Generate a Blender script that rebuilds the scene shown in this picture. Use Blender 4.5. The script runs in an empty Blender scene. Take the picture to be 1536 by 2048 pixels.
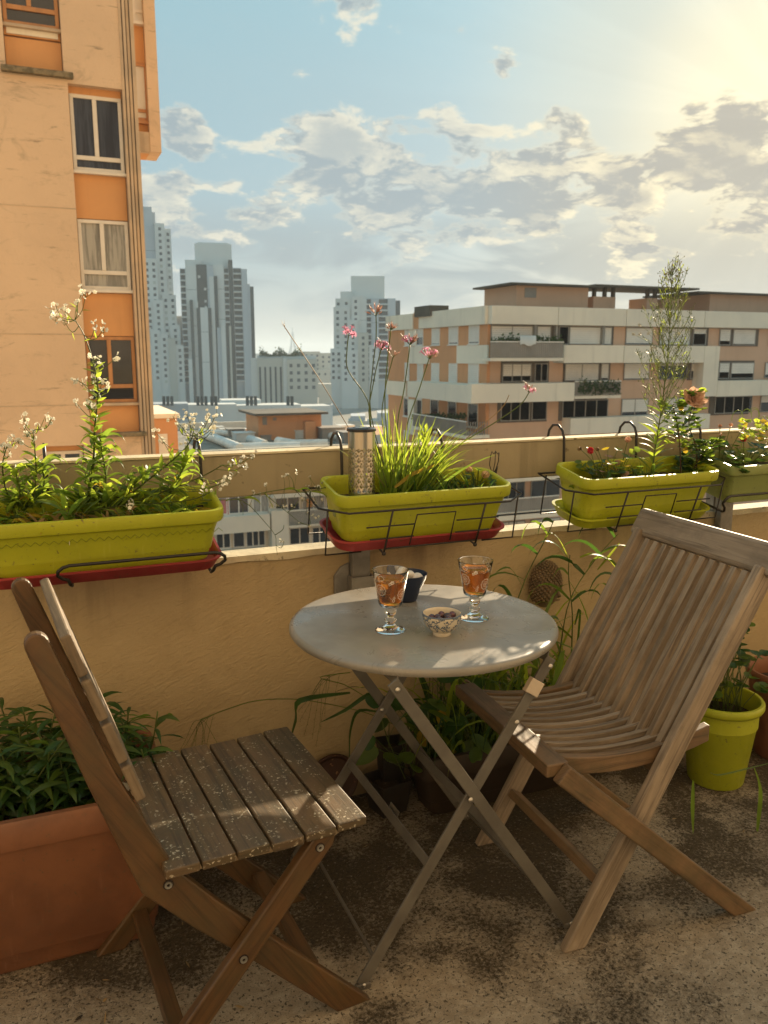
import bpy, math, random
from mathutils import Vector, Matrix, noise as mnoise
sc = bpy.context.scene
R = math.radians
rnd = random.Random(7)

# ------------------------------------------------------------------ camera
F_PX, HOR, HCAM, DCAM = 1650.0, 710.0, 1.32, 2.165
PITCH = math.atan((1024 - HOR) / F_PX)
YAW = R(22.8)
cam_d = bpy.data.cameras.new('camera')
cam = bpy.data.objects.new('camera', cam_d)
sc.collection.objects.link(cam)
cam.location = (0, -DCAM, HCAM)
cam.rotation_euler = (math.pi / 2 - PITCH, 0, -YAW)
cam_d.sensor_fit = 'VERTICAL'
cam_d.sensor_height = 36.0
cam_d.lens = F_PX / 2048 * 36.0
cam_d.clip_start = 0.05
cam_d.clip_end = 9000
cam_d.dof.use_dof = True
cam_d.dof.focus_distance = 1.9
cam_d.dof.aperture_fstop = 9.0
sc.camera = cam
sc.view_settings.view_transform = 'Standard'
sc.view_settings.look = 'None'
sc.view_settings.gamma = 1.0
sc.view_settings.use_curve_mapping = False
sc.view_settings.exposure = EXPOSURE = 1.22
sc.cycles.use_denoising = True
sc.cycles.max_bounces = 10
sc.cycles.diffuse_bounces = 4
sc.cycles.transmission_bounces = 10
sc.cycles.transparent_max_bounces = 12
sc.cycles.volume_bounces = 1
sc.cycles.sample_clamp_indirect = 6.0

# ------------------------------------------------------------------ sun and sky
SUN_AZ, SUN_EL = R(49.5), R(18.0)          # azimuth from +Y towards +X
SUNV = Vector((math.sin(SUN_AZ) * math.cos(SUN_EL), math.cos(SUN_AZ) * math.cos(SUN_EL), math.sin(SUN_EL)))
sl = bpy.data.lights.new('sun', 'SUN')
sl.energy = 5.0
sl.angle = R(0.5)
sl.color = (1.0, 0.80, 0.54)
so = bpy.data.objects.new('sun', sl)
sc.collection.objects.link(so)
so.rotation_euler = SUNV.to_track_quat('Z', 'Y').to_euler()
so.location = (3, 3, 6)


class NT:
    """small helper to write node graphs"""
    def __init__(s, tree):
        s.t = tree; s.n = tree.nodes; s.l = tree.links
    def node(s, typ, **kw):
        n = s.n.new(typ)
        for k, v in kw.items(): setattr(n, k, v)
        return n
    def put(s, sock, v):
        if v is None: return
        if isinstance(v, bpy.types.NodeSocket): s.l.new(v, sock)
        elif isinstance(v, (tuple, list)):
            try:
                n = len(sock.default_value)
                v = tuple(v)
                sock.default_value = (v + (1.0,))[:n] if len(v) < n else v[:n]
            except TypeError: sock.default_value = v[0]
        else:
            try: sock.default_value = v
            except Exception: sock.default_value = (v, v, v)
    def math(s, op, a, b=None, c=None, clamp=False):
        n = s.node('ShaderNodeMath', operation=op, use_clamp=clamp)
        s.put(n.inputs[0], a); s.put(n.inputs[1], b); s.put(n.inputs[2], c)
        return n.outputs[0]
    def vmath(s, op, a, b=None, scale=None):
        n = s.node('ShaderNodeVectorMath', operation=op)
        s.put(n.inputs[0], a); s.put(n.inputs[1], b)
        if scale is not None: s.put(n.inputs['Scale'], scale)
        return n.outputs['Value'] if op in ('DOT_PRODUCT', 'LENGTH') else n.outputs[0]
    def mix(s, fac, a, b, mode='MIX'):
        n = s.node('ShaderNodeMix', data_type='RGBA', blend_type=mode)
        s.put(n.inputs[0], fac); s.put(n.inputs[6], a); s.put(n.inputs[7], b)
        return n.outputs[2]
    def ramp(s, v, lo, hi, a=0.0, b=1.0, smooth=True):
        n = s.node('ShaderNodeMapRange', interpolation_type='SMOOTHSTEP' if smooth else 'LINEAR')
        s.put(n.inputs[0], v)
        for i, x in enumerate((lo, hi, a, b)): s.put(n.inputs[1 + i], x)
        return n.outputs[0]
    def noise(s, vec, scale, detail=3, rough=0.55, dist=0.0, out=0):
        n = s.node('ShaderNodeTexNoise')
        s.put(n.inputs['Vector'], vec); s.put(n.inputs['Scale'], scale); s.put(n.inputs['Detail'], detail)
        s.put(n.inputs['Roughness'], rough); s.put(n.inputs['Distortion'], dist)
        return n.outputs[out]
    def sep(s, v):
        n = s.node('ShaderNodeSeparateXYZ'); s.put(n.inputs[0], v); return n.outputs
    def comb(s, x, y, z):
        n = s.node('ShaderNodeCombineXYZ')
        s.put(n.inputs[0], x); s.put(n.inputs[1], y); s.put(n.inputs[2], z); return n.outputs[0]


def ray(px, py):
    a = (px - 768) / F_PX; b = (1024 - py) / F_PX
    up = b * math.cos(PITCH) - math.sin(PITCH); f = math.cos(PITCH) + b * math.sin(PITCH)
    return Vector((a * math.cos(YAW) + f * math.sin(YAW), -a * math.sin(YAW) + f * math.cos(YAW), up))
CAMP = Vector((0, -DCAM, HCAM))
def P(px, py, ax, v):
    """the place where the line of sight through a pixel of the photo meets the plane ax = v"""
    r = ray(px, py); i = 'XYZ'.index(ax)
    return CAMP + r * ((v - CAMP[i]) / r[i])
def PD(px, py, d):
    return CAMP + ray(px, py) * d

world = bpy.data.worlds.new('World')
sc.world = world
world.use_nodes = True
g = NT(world.node_tree)
for n in list(g.n): g.n.remove(n)
wout = g.node('ShaderNodeOutputWorld')
bg = g.node('ShaderNodeBackground')
sky = g.node('ShaderNodeTexSky', sky_type='NISHITA', sun_disc=False)
sky.sun_elevation = SUN_EL
sky.sun_rotation = SUN_AZ
sky.air_density = 1.0
sky.dust_density = 2.2
sky.ozone_density = 1.6
sky.altitude = 100
geo = g.node('ShaderNodeTexCoord').outputs['Generated']
dirv = g.vmath('NORMALIZE', geo)
dx, dy, dz = g.sep(dirv)
zc = g.math('MAXIMUM', dz, 0.0)
# clouds lie on a far curved layer: project the direction on it
den = g.math('ADD', zc, 0.34)
cx = g.math('DIVIDE', dx, den); cyy = g.math('DIVIDE', dy, den)
cv = g.comb(cx, cyy, g.math('MULTIPLY', zc, 2.0))
sun_xy = SUNV.xy.normalized()
off = Vector((sun_xy.x * 0.03, sun_xy.y * 0.03, 0.035))
def dens(vec):
    a = g.noise(vec, 7.5, 12, 0.60, 0.25)
    b = g.noise(vec, 2.6, 4, 0.6, 0.3)
    return g.math('ADD', g.math('MULTIPLY', g.math('SUBTRACT', a, 0.5), 1.75), g.math('MULTIPLY', g.math('SUBTRACT', b, 0.5), 1.05))
d0 = dens(cv)
d1 = dens(g.vmath('ADD', cv, tuple(off)))
# where the clouds gather (directions) and where the sky is clear
def dirpx(px, py):
    v = ray(px, py); v.normalize(); return v
# height bands: thin cover overhead, more towards the horizon
bias = g.math('ADD', g.ramp(dz, 0.225, 0.30, -0.04, -0.30), g.ramp(dz, 0.04, 0.13, -0.16, 0.0))
for px, py, w, s in ((1400, 300, .42, 2.3), (720, 280, .24, 2.4), (820, 365, .26, 1.8), (1130, 290, .22, 2.2), (1080, 385, .30, 2.2), (600, 400, .16, 2.4), (1500, 400, .26, 3.0), (1240, 420, .16, 2.4),
                     (370, 255, .38, 1.5), (985, 138, .34, 1.1), (1020, 132, .30, .8), (330, 420, .30, 1.9), (500, 385, .14, 1.6), (700, 75, .26, .7), (640, 5, .34, 1.4), (720, 0, .30, 1.2), (1490, 205, .32, 1.3), (530, 470, .14, 1.8), (950, 320, .20, 3.2), (760, 410, .17, 2.6), (1000, 440, .16, 3.0), (1280, 370, .16, 2.4), (640, 320, .12, 2.5),
                     (1300, 480, .14, 2.2), (1060, 450, .14, 2.4), (800, 450, .10, 2.0), (480, 190, -.22, 2.2), (1000, 200, -.22, 2.2), (700, 580, -.24, 3.4), (520, 560, -.10, 2.6), (1000, 560, -.20, 3.4), (1400, 560, -.10, 3.0)):
    dv = dirpx(px, py)
    dt = g.vmath('DOT_PRODUCT', dirv, tuple(dv))
    t = g.ramp(dt, math.cos(R(s * 1.5)), 1.0, 0.0, w)
    bias = t if bias is None else g.math('ADD', bias, t)
D = g.math('ADD', d0, bias)
D1 = g.math('ADD', d1, bias)
alpha = g.ramp(D, 0.02, 0.22)
thick = g.ramp(D, 0.14, 0.60)
lit = g.ramp(g.math('SUBTRACT', D, D1), -0.04, 0.22)
glow_dir = dirpx(1625, 250)
gdot = g.vmath('DOT_PRODUCT', dirv, tuple(glow_dir))
near = g.ramp(gdot, math.cos(R(22)), 1.0)
core = g.ramp(gdot, math.cos(R(12)), 1.0)
edge_c = g.mix(near, (6.3, 5.9, 4.7), (9.0, 7.7, 4.9))
core_c = g.mix(near, (2.45, 2.95, 3.2), (3.1, 2.95, 2.65))
sh = g.math('MULTIPLY', lit, g.math('SUBTRACT', 1.0, g.math('MULTIPLY', thick, 0.72)))
sh = g.math('MAXIMUM', sh, g.math('MULTIPLY', g.ramp(D, 0.24, 0.06), 0.80))
cloud_c = g.mix(sh, core_c, edge_c)
# clear sky: Nishita, evened towards the pale turquoise of a humid evening
hz = g.ramp(dz, 0.0, 0.40)
pale = g.mix(g.ramp(dz, 0.0, 0.16), (2.6, 3.15, 3.45), (2.2, 3.35, 3.8))
pale = g.mix(g.ramp(dz, 0.12, 0.42), pale, (2.1, 3.85, 4.35))
base_sky = g.mix(0.86, sky.outputs[0], pale)
warm = g.mix(g.math('MULTIPLY', near, 0.60), base_sky, (5.0, 4.8, 3.6))
warm = g.mix(g.math('MULTIPLY', core, 0.75), warm, (8.6, 7.7, 5.2))
# low sheet of blue grey cloud under the cumulus, broken, with slanting sunbeams
sheet = g.math('MULTIPLY', g.ramp(dz, 0.015, 0.07), g.ramp(dz, 0.20, 0.10))
sheet = g.math('MULTIPLY', sheet, g.ramp(g.math('ADD', g.noise(g.vmath('MULTIPLY', cv, (1, 1, 3.2)), 2.3, 6, 0.55, 0.8), g.math('MULTIPLY', near, .12)), 0.38, 0.58, 0.15, 0.85))
warm = g.mix(sheet, warm, g.mix(near, (2.25, 2.75, 3.0), (3.8, 3.6, 3.05)))
t1 = glow_dir.cross(Vector((0, 0, 1))).normalized(); t2 = glow_dir.cross(t1)
ang = g.math('ARCTAN2', g.vmath('DOT_PRODUCT', dirv, tuple(t2)), g.vmath('DOT_PRODUCT', dirv, tuple(t1)))
beam = g.noise(g.comb(g.math('MULTIPLY', ang, 5.0), 0.0, 0.0), 1.0, 4, 0.6)
beam = g.math('MULTIPLY', g.ramp(beam, 0.42, 0.62, -1.0, 1.0), g.ramp(gdot, math.cos(R(34)), math.cos(R(8)), 0.0, 0.022))
# thin veil of high haze
veil = g.ramp(g.noise(g.vmath('MULTIPLY', cv, (0.6, 0.6, 0.6)), 0.9, 5, 0.6, 1.0), 0.40, 0.75, 0.0, 0.22)
warm = g.mix(veil, warm, g.mix(near, (3.2, 3.7, 3.75), (5.2, 4.7, 3.5)))
final = g.mix(g.math('MULTIPLY', alpha, 0.85), warm, cloud_c)
bm = g.math('ADD', 1.0, beam)
final = g.vmath('SCALE', final, scale=bm)
# below the horizon: dull ground haze
final = g.mix(g.ramp(dz, -0.06, -0.005), (1.6, 1.5, 1.35), final)
g.put(bg.inputs['Color'], final)
bg.inputs['Strength'].default_value = 0.0615
g.l.new(bg.outputs[0], wout.inputs[0])
world.cycles.sampling_method = 'AUTOMATIC'

# ------------------------------------------------------------------ helpers
def tag(o, label=None, cat=None, group=None, kind=None):
    if label: o['label'] = label
    if cat: o['category'] = cat
    if group: o['group'] = group
    if kind: o['kind'] = kind
    return o
def thing(name, label, cat, loc=(0, 0, 0), group=None):
    o = bpy.data.objects.new(name, None)
    o.empty_display_size = 0.05
    sc.collection.objects.link(o)
    o.location = loc
    return tag(o, label, cat, group)
def dup(o, parent=None):
    c = o.copy(); sc.collection.objects.link(c)
    c.parent = parent
    for ch in list(o.children): dup(ch, c)
    return c
def wloc(o):
    v = Vector((0, 0, 0))
    while o is not None: v += Vector(o.location); o = o.parent
    return v

class MB:
    def __init__(s): s.v = []; s.f = []; s.uv = {}
    def add(s, vs, fs, uvs=None):
        b = len(s.v); s.v += [tuple(x) for x in vs]
        for i, f in enumerate(fs):
            if uvs is not None: s.uv[len(s.f)] = [uvs[k] if not isinstance(uvs[0], list) else uvs[i][k2] for k2, k in enumerate(f)]
            s.f.append([b + k for k in f])
    def obox(s, c, ax, h):
        """oriented box; ax = three unit vectors, the first is the grain direction"""
        c = Vector(c); a = [Vector(x) for x in ax]
        vs = []; loc = []
        for i in (-1, 1):
            for j in (-1, 1):
                for k in (-1, 1):
                    vs.append(c + a[0] * h[0] * i + a[1] * h[1] * j + a[2] * h[2] * k); loc.append((h[0] * i, h[1] * j, h[2] * k))
        fs = [(0, 1, 3, 2), (4, 6, 7, 5), (0, 4, 5, 1), (2, 3, 7, 6), (0, 2, 6, 4), (1, 5, 7, 3)]
        nrm = (0, 0, 1, 1, 2, 2)
        uvs = []
        for f, n in zip(fs, nrm):
            if n == 0: uvs.append([(loc[k][1], loc[k][2]) for k in f])
            elif n == 1: uvs.append([(loc[k][0], loc[k][2] + .3) for k in f])
            else: uvs.append([(loc[k][0], loc[k][1]) for k in f])
        s.add(vs, fs, uvs); return s
    def box(s, x0, x1, y0, y1, z0, z1, grain='X'):
        c = ((x0 + x1) / 2, (y0 + y1) / 2, (z0 + z1) / 2)
        h = (abs(x1 - x0) / 2, abs(y1 - y0) / 2, abs(z1 - z0) / 2)
        X, Y, Z = (1, 0, 0), (0, 1, 0), (0, 0, 1)
        if grain == 'X': return s.obox(c, (X, Y, Z), h)
        if grain == 'Y': return s.obox(c, (Y, Z, X), (h[1], h[2], h[0]))
        return s.obox(c, (Z, X, Y), (h[2], h[0], h[1]))
    def beam(s, p, q, w, t, side=(0, 1, 0)):
        """bar from p to q; t = size along side, w = size across"""
        p, q = Vector(p), Vector(q); d = (q - p); L = d.length; d.normalize()
        sd = Vector(side); sd = (sd - d * sd.dot(d)).normalized(); u = d.cross(sd)
        return s.obox((p + q) / 2, (d, u, sd), (L / 2, w / 2, t / 2))
    def tube(s, pts, r, n=6, closed=False, caps=True):
        pts = [Vector(p) for p in pts]; m = len(pts)
        rr = r if isinstance(r, (list, tuple)) else [r] * m
        ref = Vector((0.13, 0.31, 0.94)).normalized()
        rings = []
        prev = None
        for i in range(m):
            a = pts[(i - 1) % m] if (closed or i > 0) else pts[i]
            b = pts[(i + 1) % m] if (closed or i < m - 1) else pts[i]
            d = (b - a)
            if d.length < 1e-9: d = Vector((0, 0, 1))
            d.normalize()
            if prev is None:
                u = d.cross(ref)
                if u.length < 1e-3: u = d.cross(Vector((1, 0, 0)))
            else: u = prev - d * prev.dot(d)
            u.normalize(); prev = u; w = d.cross(u)
            rings.append([pts[i] + (u * math.cos(2 * math.pi * k / n) + w * math.sin(2 * math.pi * k / n)) * rr[i] for k in range(n)])
        vs = [v for rg in rings for v in rg]; fs = []
        for i in range(m if closed else m - 1):
            for k in range(n):
                j = (i + 1) % m
                fs.append((i * n + k, i * n + (k + 1) % n, j * n + (k + 1) % n, j * n + k))
        if caps and not closed:
            fs.append(tuple(range(n))[::-1]); fs.append(tuple((m - 1) * n + k for k in range(n)))
        s.add(vs, fs); return s
    def lathe(s, prof, c=(0, 0, 0), n=32, close=False, rot=None, caps=False):
        """prof: list of (r, z)"""
        vs = []; fs = []; c = Vector(c)
        for r, z in prof:
            for k in range(n):
                a = 2 * math.pi * k / n
                v = Vector((r * math.cos(a), r * math.sin(a), z))
                if rot is not None: v = rot @ v
                vs.append(c + v)
        m = len(prof)
        for i in range(m if close else m - 1):
            j = (i + 1) % m
            for k in range(n):
                fs.append((i * n + k, i * n + (k + 1) % n, j * n + (k + 1) % n, j * n + k))
        if not close and caps:
            if prof[0][0] > 1e-6: fs.append(tuple(range(n))[::-1])
            if prof[-1][0] > 1e-6: fs.append(tuple((m - 1) * n + k for k in range(n)))
        s.add(vs, fs); return s
    def prism(s, poly, ax, a0, a1, grain=0.0):
        """poly in the two other axes (in order X,Y,Z without ax), extruded a0..a1 along ax"""
        def mk(u, v, a):
            return {'X': (a, u, v), 'Y': (u, a, v), 'Z': (u, v, a)}[ax]
        n = len(poly); cg, sg = math.cos(grain), math.sin(grain)
        vs = [mk(u, v, a0) for u, v in poly] + [mk(u, v, a1) for u, v in poly]
        fs = [tuple(range(n)), tuple(range(2 * n - 1, n - 1, -1))] + [(i, (i + 1) % n + 0, (i + 1) % n + n, i + n) for i in range(n)]
        fs = [fs[0][::-1], fs[1][::-1]] + fs[2:]
        q = [(u * cg + v * sg, -u * sg + v * cg) for u, v in poly]
        uvs = []
        for f in fs:
            if len(f) == n and n != 4 or f in (fs[0], fs[1]): uvs.append([q[k % n] for k in f])
            else: uvs.append([(q[k % n][0], q[k % n][1] + (0.03 if k >= n else 0)) for k in f])
        s.add(vs, fs, uvs); return s
    def strap(s, pts, ws, side, fold=0.25):
        """leaf blade along pts with half widths ws, folded along its mid rib"""
        pts = [Vector(p) for p in pts]; m = len(pts); vs = []
        sd = Vector(side)
        for i in range(m):
            d = (pts[min(i + 1, m - 1)] - pts[max(i - 1, 0)]).normalized()
            u = sd - d * sd.dot(d)
            if u.length < 1e-4: u = d.orthogonal()
            u.normalize(); nn = d.cross(u)
            w = ws[i]
            vs += [pts[i] - u * w + nn * w * fold, pts[i], pts[i] + u * w + nn * w * fold]
        fs = []
        for i in range(m - 1):
            a = i * 3; b = a + 3
            fs += [(a, a + 1, b + 1, b), (a + 1, a + 2, b + 2, b + 1)]
        s.add(vs, fs); return s
    def ball(s, c, r, n=8, m=5, sc3=(1, 1, 1)):
        c = Vector(c); vs = []; fs = []
        for i in range(m + 1):
            th = math.pi * i / m
            for k in range(n):
                a = 2 * math.pi * k / n
                vs.append(c + Vector((math.sin(th) * math.cos(a) * r * sc3[0], math.sin(th) * math.sin(a) * r * sc3[1], math.cos(th) * r * sc3[2])))
        for i in range(m):
            for k in range(n):
                fs.append((i * n + k, (i + 1) * n + k, (i + 1) * n + (k + 1) % n, i * n + (k + 1) % n))
        s.add(vs, fs); return s
    def build(s, name, mat, parent=None, smooth=False, bevel=0.0, kind=None, autos=None):
        off = wloc(parent) if parent is not None else Vector((0, 0, 0))
        me = bpy.data.meshes.new(name)
        vs = [(x - off.x, y - off.y, z - off.z) for x, y, z in s.v] if parent is not None else s.v
        me.from_pydata(vs, [], s.f)
        if s.uv:
            ul = me.uv_layers.new(name='UVMap')
            for p in me.polygons:
                u = s.uv.get(p.index)
                if u:
                    for li, q in zip(p.loop_indices, u): ul.data[li].uv = q
        if smooth:
            for p in me.polygons: p.use_smooth = True
            if autos:
                me.set_sharp_from_angle(angle=R(autos))
        me.materials.append(mat)
        me.update()
        o = bpy.data.objects.new(name, me)
        sc.collection.objects.link(o)
        o.parent = parent
        if bevel > 0:
            b = o.modifiers.new('bevel', 'BEVEL'); b.width = bevel; b.segments = 2; b.limit_method = 'ANGLE'; b.angle_limit = R(40)
        if kind: o['kind'] = kind
        return o

# ------------------------------------------------------------------ materials
def newmat(name):
    m = bpy.data.materials.new(name); m.use_nodes = True
    t = NT(m.node_tree)
    for n in list(t.n): t.n.remove(n)
    out = t.node('ShaderNodeOutputMaterial')
    return m, t, out
def coords(t, kind, jitter=True, stretch=(1, 1, 1)):
    tc = t.node('ShaderNodeTexCoord')
    v = tc.outputs['UV' if kind == 'UV' else 'Object']
    rn = t.node('ShaderNodeObjectInfo').outputs['Random']
    v = t.vmath('MULTIPLY', v, stretch)
    if jitter: v = t.vmath('ADD', v, t.vmath('SCALE', (13.0, 7.0, 5.0), scale=t.math('MULTIPLY', rn, 9.0)))
    return v, rn
def M(name, col, col2=None, rough=0.6, scale=4.0, detail=5, bump=0.0, bscale=60.0, metal=0.0, kind='Object', stretch=(1, 1, 1), jitter=True, hv=0.0,
      spec=0.5, lo=0.35, hi=0.65, rough2=None, coat=0.0, specks=None, trans=0.0, ior=1.45, streaks=0.0):
    m, t, out = newmat(name)
    b = t.node('ShaderNodeBsdfPrincipled')
    v, rn = coords(t, kind, jitter, stretch)
    n1 = t.noise(v, scale, detail, 0.6, 0.3)
    f1 = t.ramp(n1, lo, hi)
    c = t.mix(f1, col, col2 if col2 else tuple(x * 0.75 for x in col))
    if streaks:
        sv = t.vmath('MULTIPLY', v, (3.0, 3.0, 0.22))
        c = t.mix(t.ramp(t.noise(sv, scale * 1.5, 4, 0.65), 0.52, 0.75, 0.0, streaks), c, tuple(x * 0.45 for x in col))
    if hv:
        hs = t.node('ShaderNodeHueSaturation'); t.put(hs.inputs['Color'], c)
        t.put(hs.inputs['Value'], t.math('ADD', 1.0 - hv, t.math('MULTIPLY', rn, 2 * hv)))
        t.put(hs.inputs['Fac'], 1.0)
        c = hs.outputs[0]
    if specks:
        for sc_, lo_, hi_, colr in specks:
            c = t.mix(t.ramp(t.noise(v, sc_, 3, 0.6, 0.2), lo_, hi_), c, colr)
    t.put(b.inputs['Base Color'], c)
    b.inputs['Metallic'].default_value = metal
    if rough2 is None: b.inputs['Roughness'].default_value = rough
    else: t.put(b.inputs['Roughness'], t.ramp(t.noise(v, scale * 2.3, 4, 0.6), 0.35, 0.65, rough, rough2))
    b.inputs['Specular IOR Level'].default_value = spec
    if coat: b.inputs['Coat Weight'].default_value = coat; b.inputs['Coat Roughness'].default_value = 0.15
    if trans: b.inputs['Transmission Weight'].default_value = trans
    b.inputs['IOR'].default_value = ior
    if bump:
        bp = t.node('ShaderNodeBump'); bp.inputs['Strength'].default_value = min(1.0, bump)
        bp.inputs['Distance'].default_value = 0.004 * max(1.0, bump)
        t.put(bp.inputs['Height'], t.noise(v, bscale, 5, 0.65, 0.2))
        t.put(b.inputs['Normal'], bp.outputs[0])
    t.l.new(b.outputs[0], out.inputs[0])
    return m
def leafmat(name, col, tcol, col2=None, trans=0.45, rough=0.45, scale=9.0):
    m, t, out = newmat(name)
    v, rn = coords(t, 'Object')
    n = t.ramp(t.noise(v, scale, 3, 0.6), 0.35, 0.65)
    c = t.mix(n, col, col2 if col2 else tuple(x * 0.6 for x in col))
    b = t.node('ShaderNodeBsdfPrincipled'); t.put(b.inputs['Base Color'], c); b.inputs['Roughness'].default_value = rough
    b.inputs['Specular IOR Level'].default_value = 0.35
    tr = t.node('ShaderNodeBsdfTranslucent'); t.put(tr.inputs['Color'], t.mix(n, tcol, tuple(x * 0.7 for x in tcol)))
    mx = t.node('ShaderNodeMixShader'); mx.inputs[0].default_value = trans
    t.l.new(b.outputs[0], mx.inputs[1]); t.l.new(tr.outputs[0], mx.inputs[2]); t.l.new(mx.outputs[0], out.inputs[0])
    return m
def woodmat(name, col, col2, dark, rough=0.62, gs=1.0, lichen=0.0, hv=0.12, bump=0.5, algae=0.0):
    m, t, out = newmat(name)
    v, rn = coords(t, 'UV')
    vg = t.vmath('MULTIPLY', v, (3.0 * gs, 70.0 * gs, 1.0))
    grain = t.noise(vg, 1.0, 6, 0.7, 0.6)
    vg2 = t.vmath('MULTIPLY', v, (2.0, 14.0, 1.0))
    c = t.mix(t.ramp(t.noise(vg2, 1.0, 3, 0.6, 1.2), 0.35, 0.65), col, col2)
    c = t.mix(t.ramp(grain, 0.46, 0.68, 0.0, 0.8), c, dark)
    wear = t.ramp(t.noise(v, 9.0, 5, 0.65), 0.45, 0.70, 0.0, 0.5)
    c = t.mix(wear, c, tuple(x * 0.55 for x in col2))
    if algae: c = t.mix(t.ramp(t.noise(v, 12.0, 6, 0.7), 0.42, 0.6, 0.0, algae), c, (0.055, 0.062, 0.028))
    hs = t.node('ShaderNodeHueSaturation'); t.put(hs.inputs['Color'], c)
    t.put(hs.inputs['Value'], t.math('ADD', 1.0 - hv, t.math('MULTIPLY', rn, 2 * hv)))
    c = hs.outputs[0]
    if lichen:
        vo = t.node('ShaderNodeTexVoronoi'); vo.inputs['Scale'].default_value = 120.0; vo.inputs['Randomness'].default_value = 1.0
        t.put(vo.inputs['Vector'], t.vmath('ADD', v, t.vmath('SCALE', t.noise(v, 90, 2, out=1), scale=0.02)))
        r1 = t.math('MULTIPLY', t.ramp(vo.outputs['Distance'], 0.36, 0.20), t.ramp(t.noise(v, 24, 5, .7), 0.46, 0.62))
        c = t.mix(t.math('MULTIPLY', r1, 0.85), c, (0.50, 0.45, 0.34))
        vo2 = t.node('ShaderNodeTexVoronoi'); vo2.inputs['Scale'].default_value = 11.0
        t.put(vo2.inputs['Vector'], t.vmath('ADD', v, t.vmath('SCALE', t.noise(v, 40, 3, out=1), scale=0.03)))
        r2 = t.math('MULTIPLY', t.ramp(vo2.outputs['Distance'], 0.17, 0.13), t.ramp(vo2.outputs['Color'], 0.78, 0.80))
        c = t.mix(t.math('MULTIPLY', r2, t.ramp(t.noise(v, 120, 3), .3, .55)), c, (0.50, 0.47, 0.38))
    b = t.node('ShaderNodeBsdfPrincipled'); t.put(b.inputs['Base Color'], c)
    b.inputs['Roughness'].default_value = rough
    bp = t.node('ShaderNodeBump'); bp.inputs['Strength'].default_value = bump; bp.inputs['Distance'].default_value = 0.002
    t.put(bp.inputs['Height'], grain); t.put(b.inputs['Normal'], bp.outputs[0])
    t.l.new(b.outputs[0], out.inputs[0])
    return m

# ------------------------------------------------------------------ balcony shell
def floor_material():
    m, t, out = newmat('weathered_concrete')
    tc = t.node('ShaderNodeTexCoord'); v = tc.outputs['Object']
    x, y, z = t.sep(v)
    base = t.mix(t.ramp(t.noise(v, 2.2, 6, 0.6, 0.4), 0.35, 0.65), (0.37, 0.31, 0.225), (0.26, 0.215, 0.155))
    base = t.mix(t.ramp(t.noise(v, 30, 7, 0.75, 0.1), 0.42, 0.62, 0.0, 0.55), base, (0.55, 0.48, 0.37))
    # dirt and moss gather near the wall and in broad patches
    walld = t.ramp(y, -1.15, -0.25)
    patch = t.noise(v, 2.4, 5, 0.6, 0.2)
    amt = t.math('ADD', t.math('MULTIPLY', walld, 0.19), t.math('MULTIPLY', t.ramp(patch, .35, .65), 0.25))
    fine = t.noise(v, 95, 9, 0.78, 0.15)
    mid = t.noise(v, 15, 9, 0.78, 0.15)
    f = t.math('ADD', t.math('ADD', t.math('MULTIPLY', fine, 0.72), t.math('MULTIPLY', mid, 0.34)), amt)
    moss = t.ramp(f, 0.70, 0.88)
    c = t.mix(t.math('MULTIPLY', moss, 0.90), base, (0.050, 0.036, 0.018))
    pit = t.ramp(t.math('ADD', t.noise(v, 120, 4, 0.7, 0.3), t.math('MULTIPLY', moss, .04)), 0.54, 0.62)
    c = t.mix(t.math('MULTIPLY', pit, 0.85), c, (0.045, 0.036, 0.024))
    c = t.mix(t.ramp(t.noise(v, 105, 4, 0.65), 0.58, 0.70, 0.0, 0.45), c, (0.58, 0.51, 0.40))
    b = t.node('ShaderNodeBsdfPrincipled'); t.put(b.inputs['Base Color'], c); b.inputs['Roughness'].default_value = 0.9
    b.inputs['Specular IOR Level'].default_value = 0.25
    bp = t.node('ShaderNodeBump'); bp.inputs['Strength'].default_value = 1.0; bp.inputs['Distance'].default_value = 0.009
    t.put(bp.inputs['Height'], t.math('SUBTRACT', t.noise(v, 90, 8, 0.75), t.math('MULTIPLY', moss, 0.25)))
    t.put(b.inputs['Normal'], bp.outputs[0])
    t.l.new(b.outputs[0], out.inputs[0])
    return m
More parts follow.
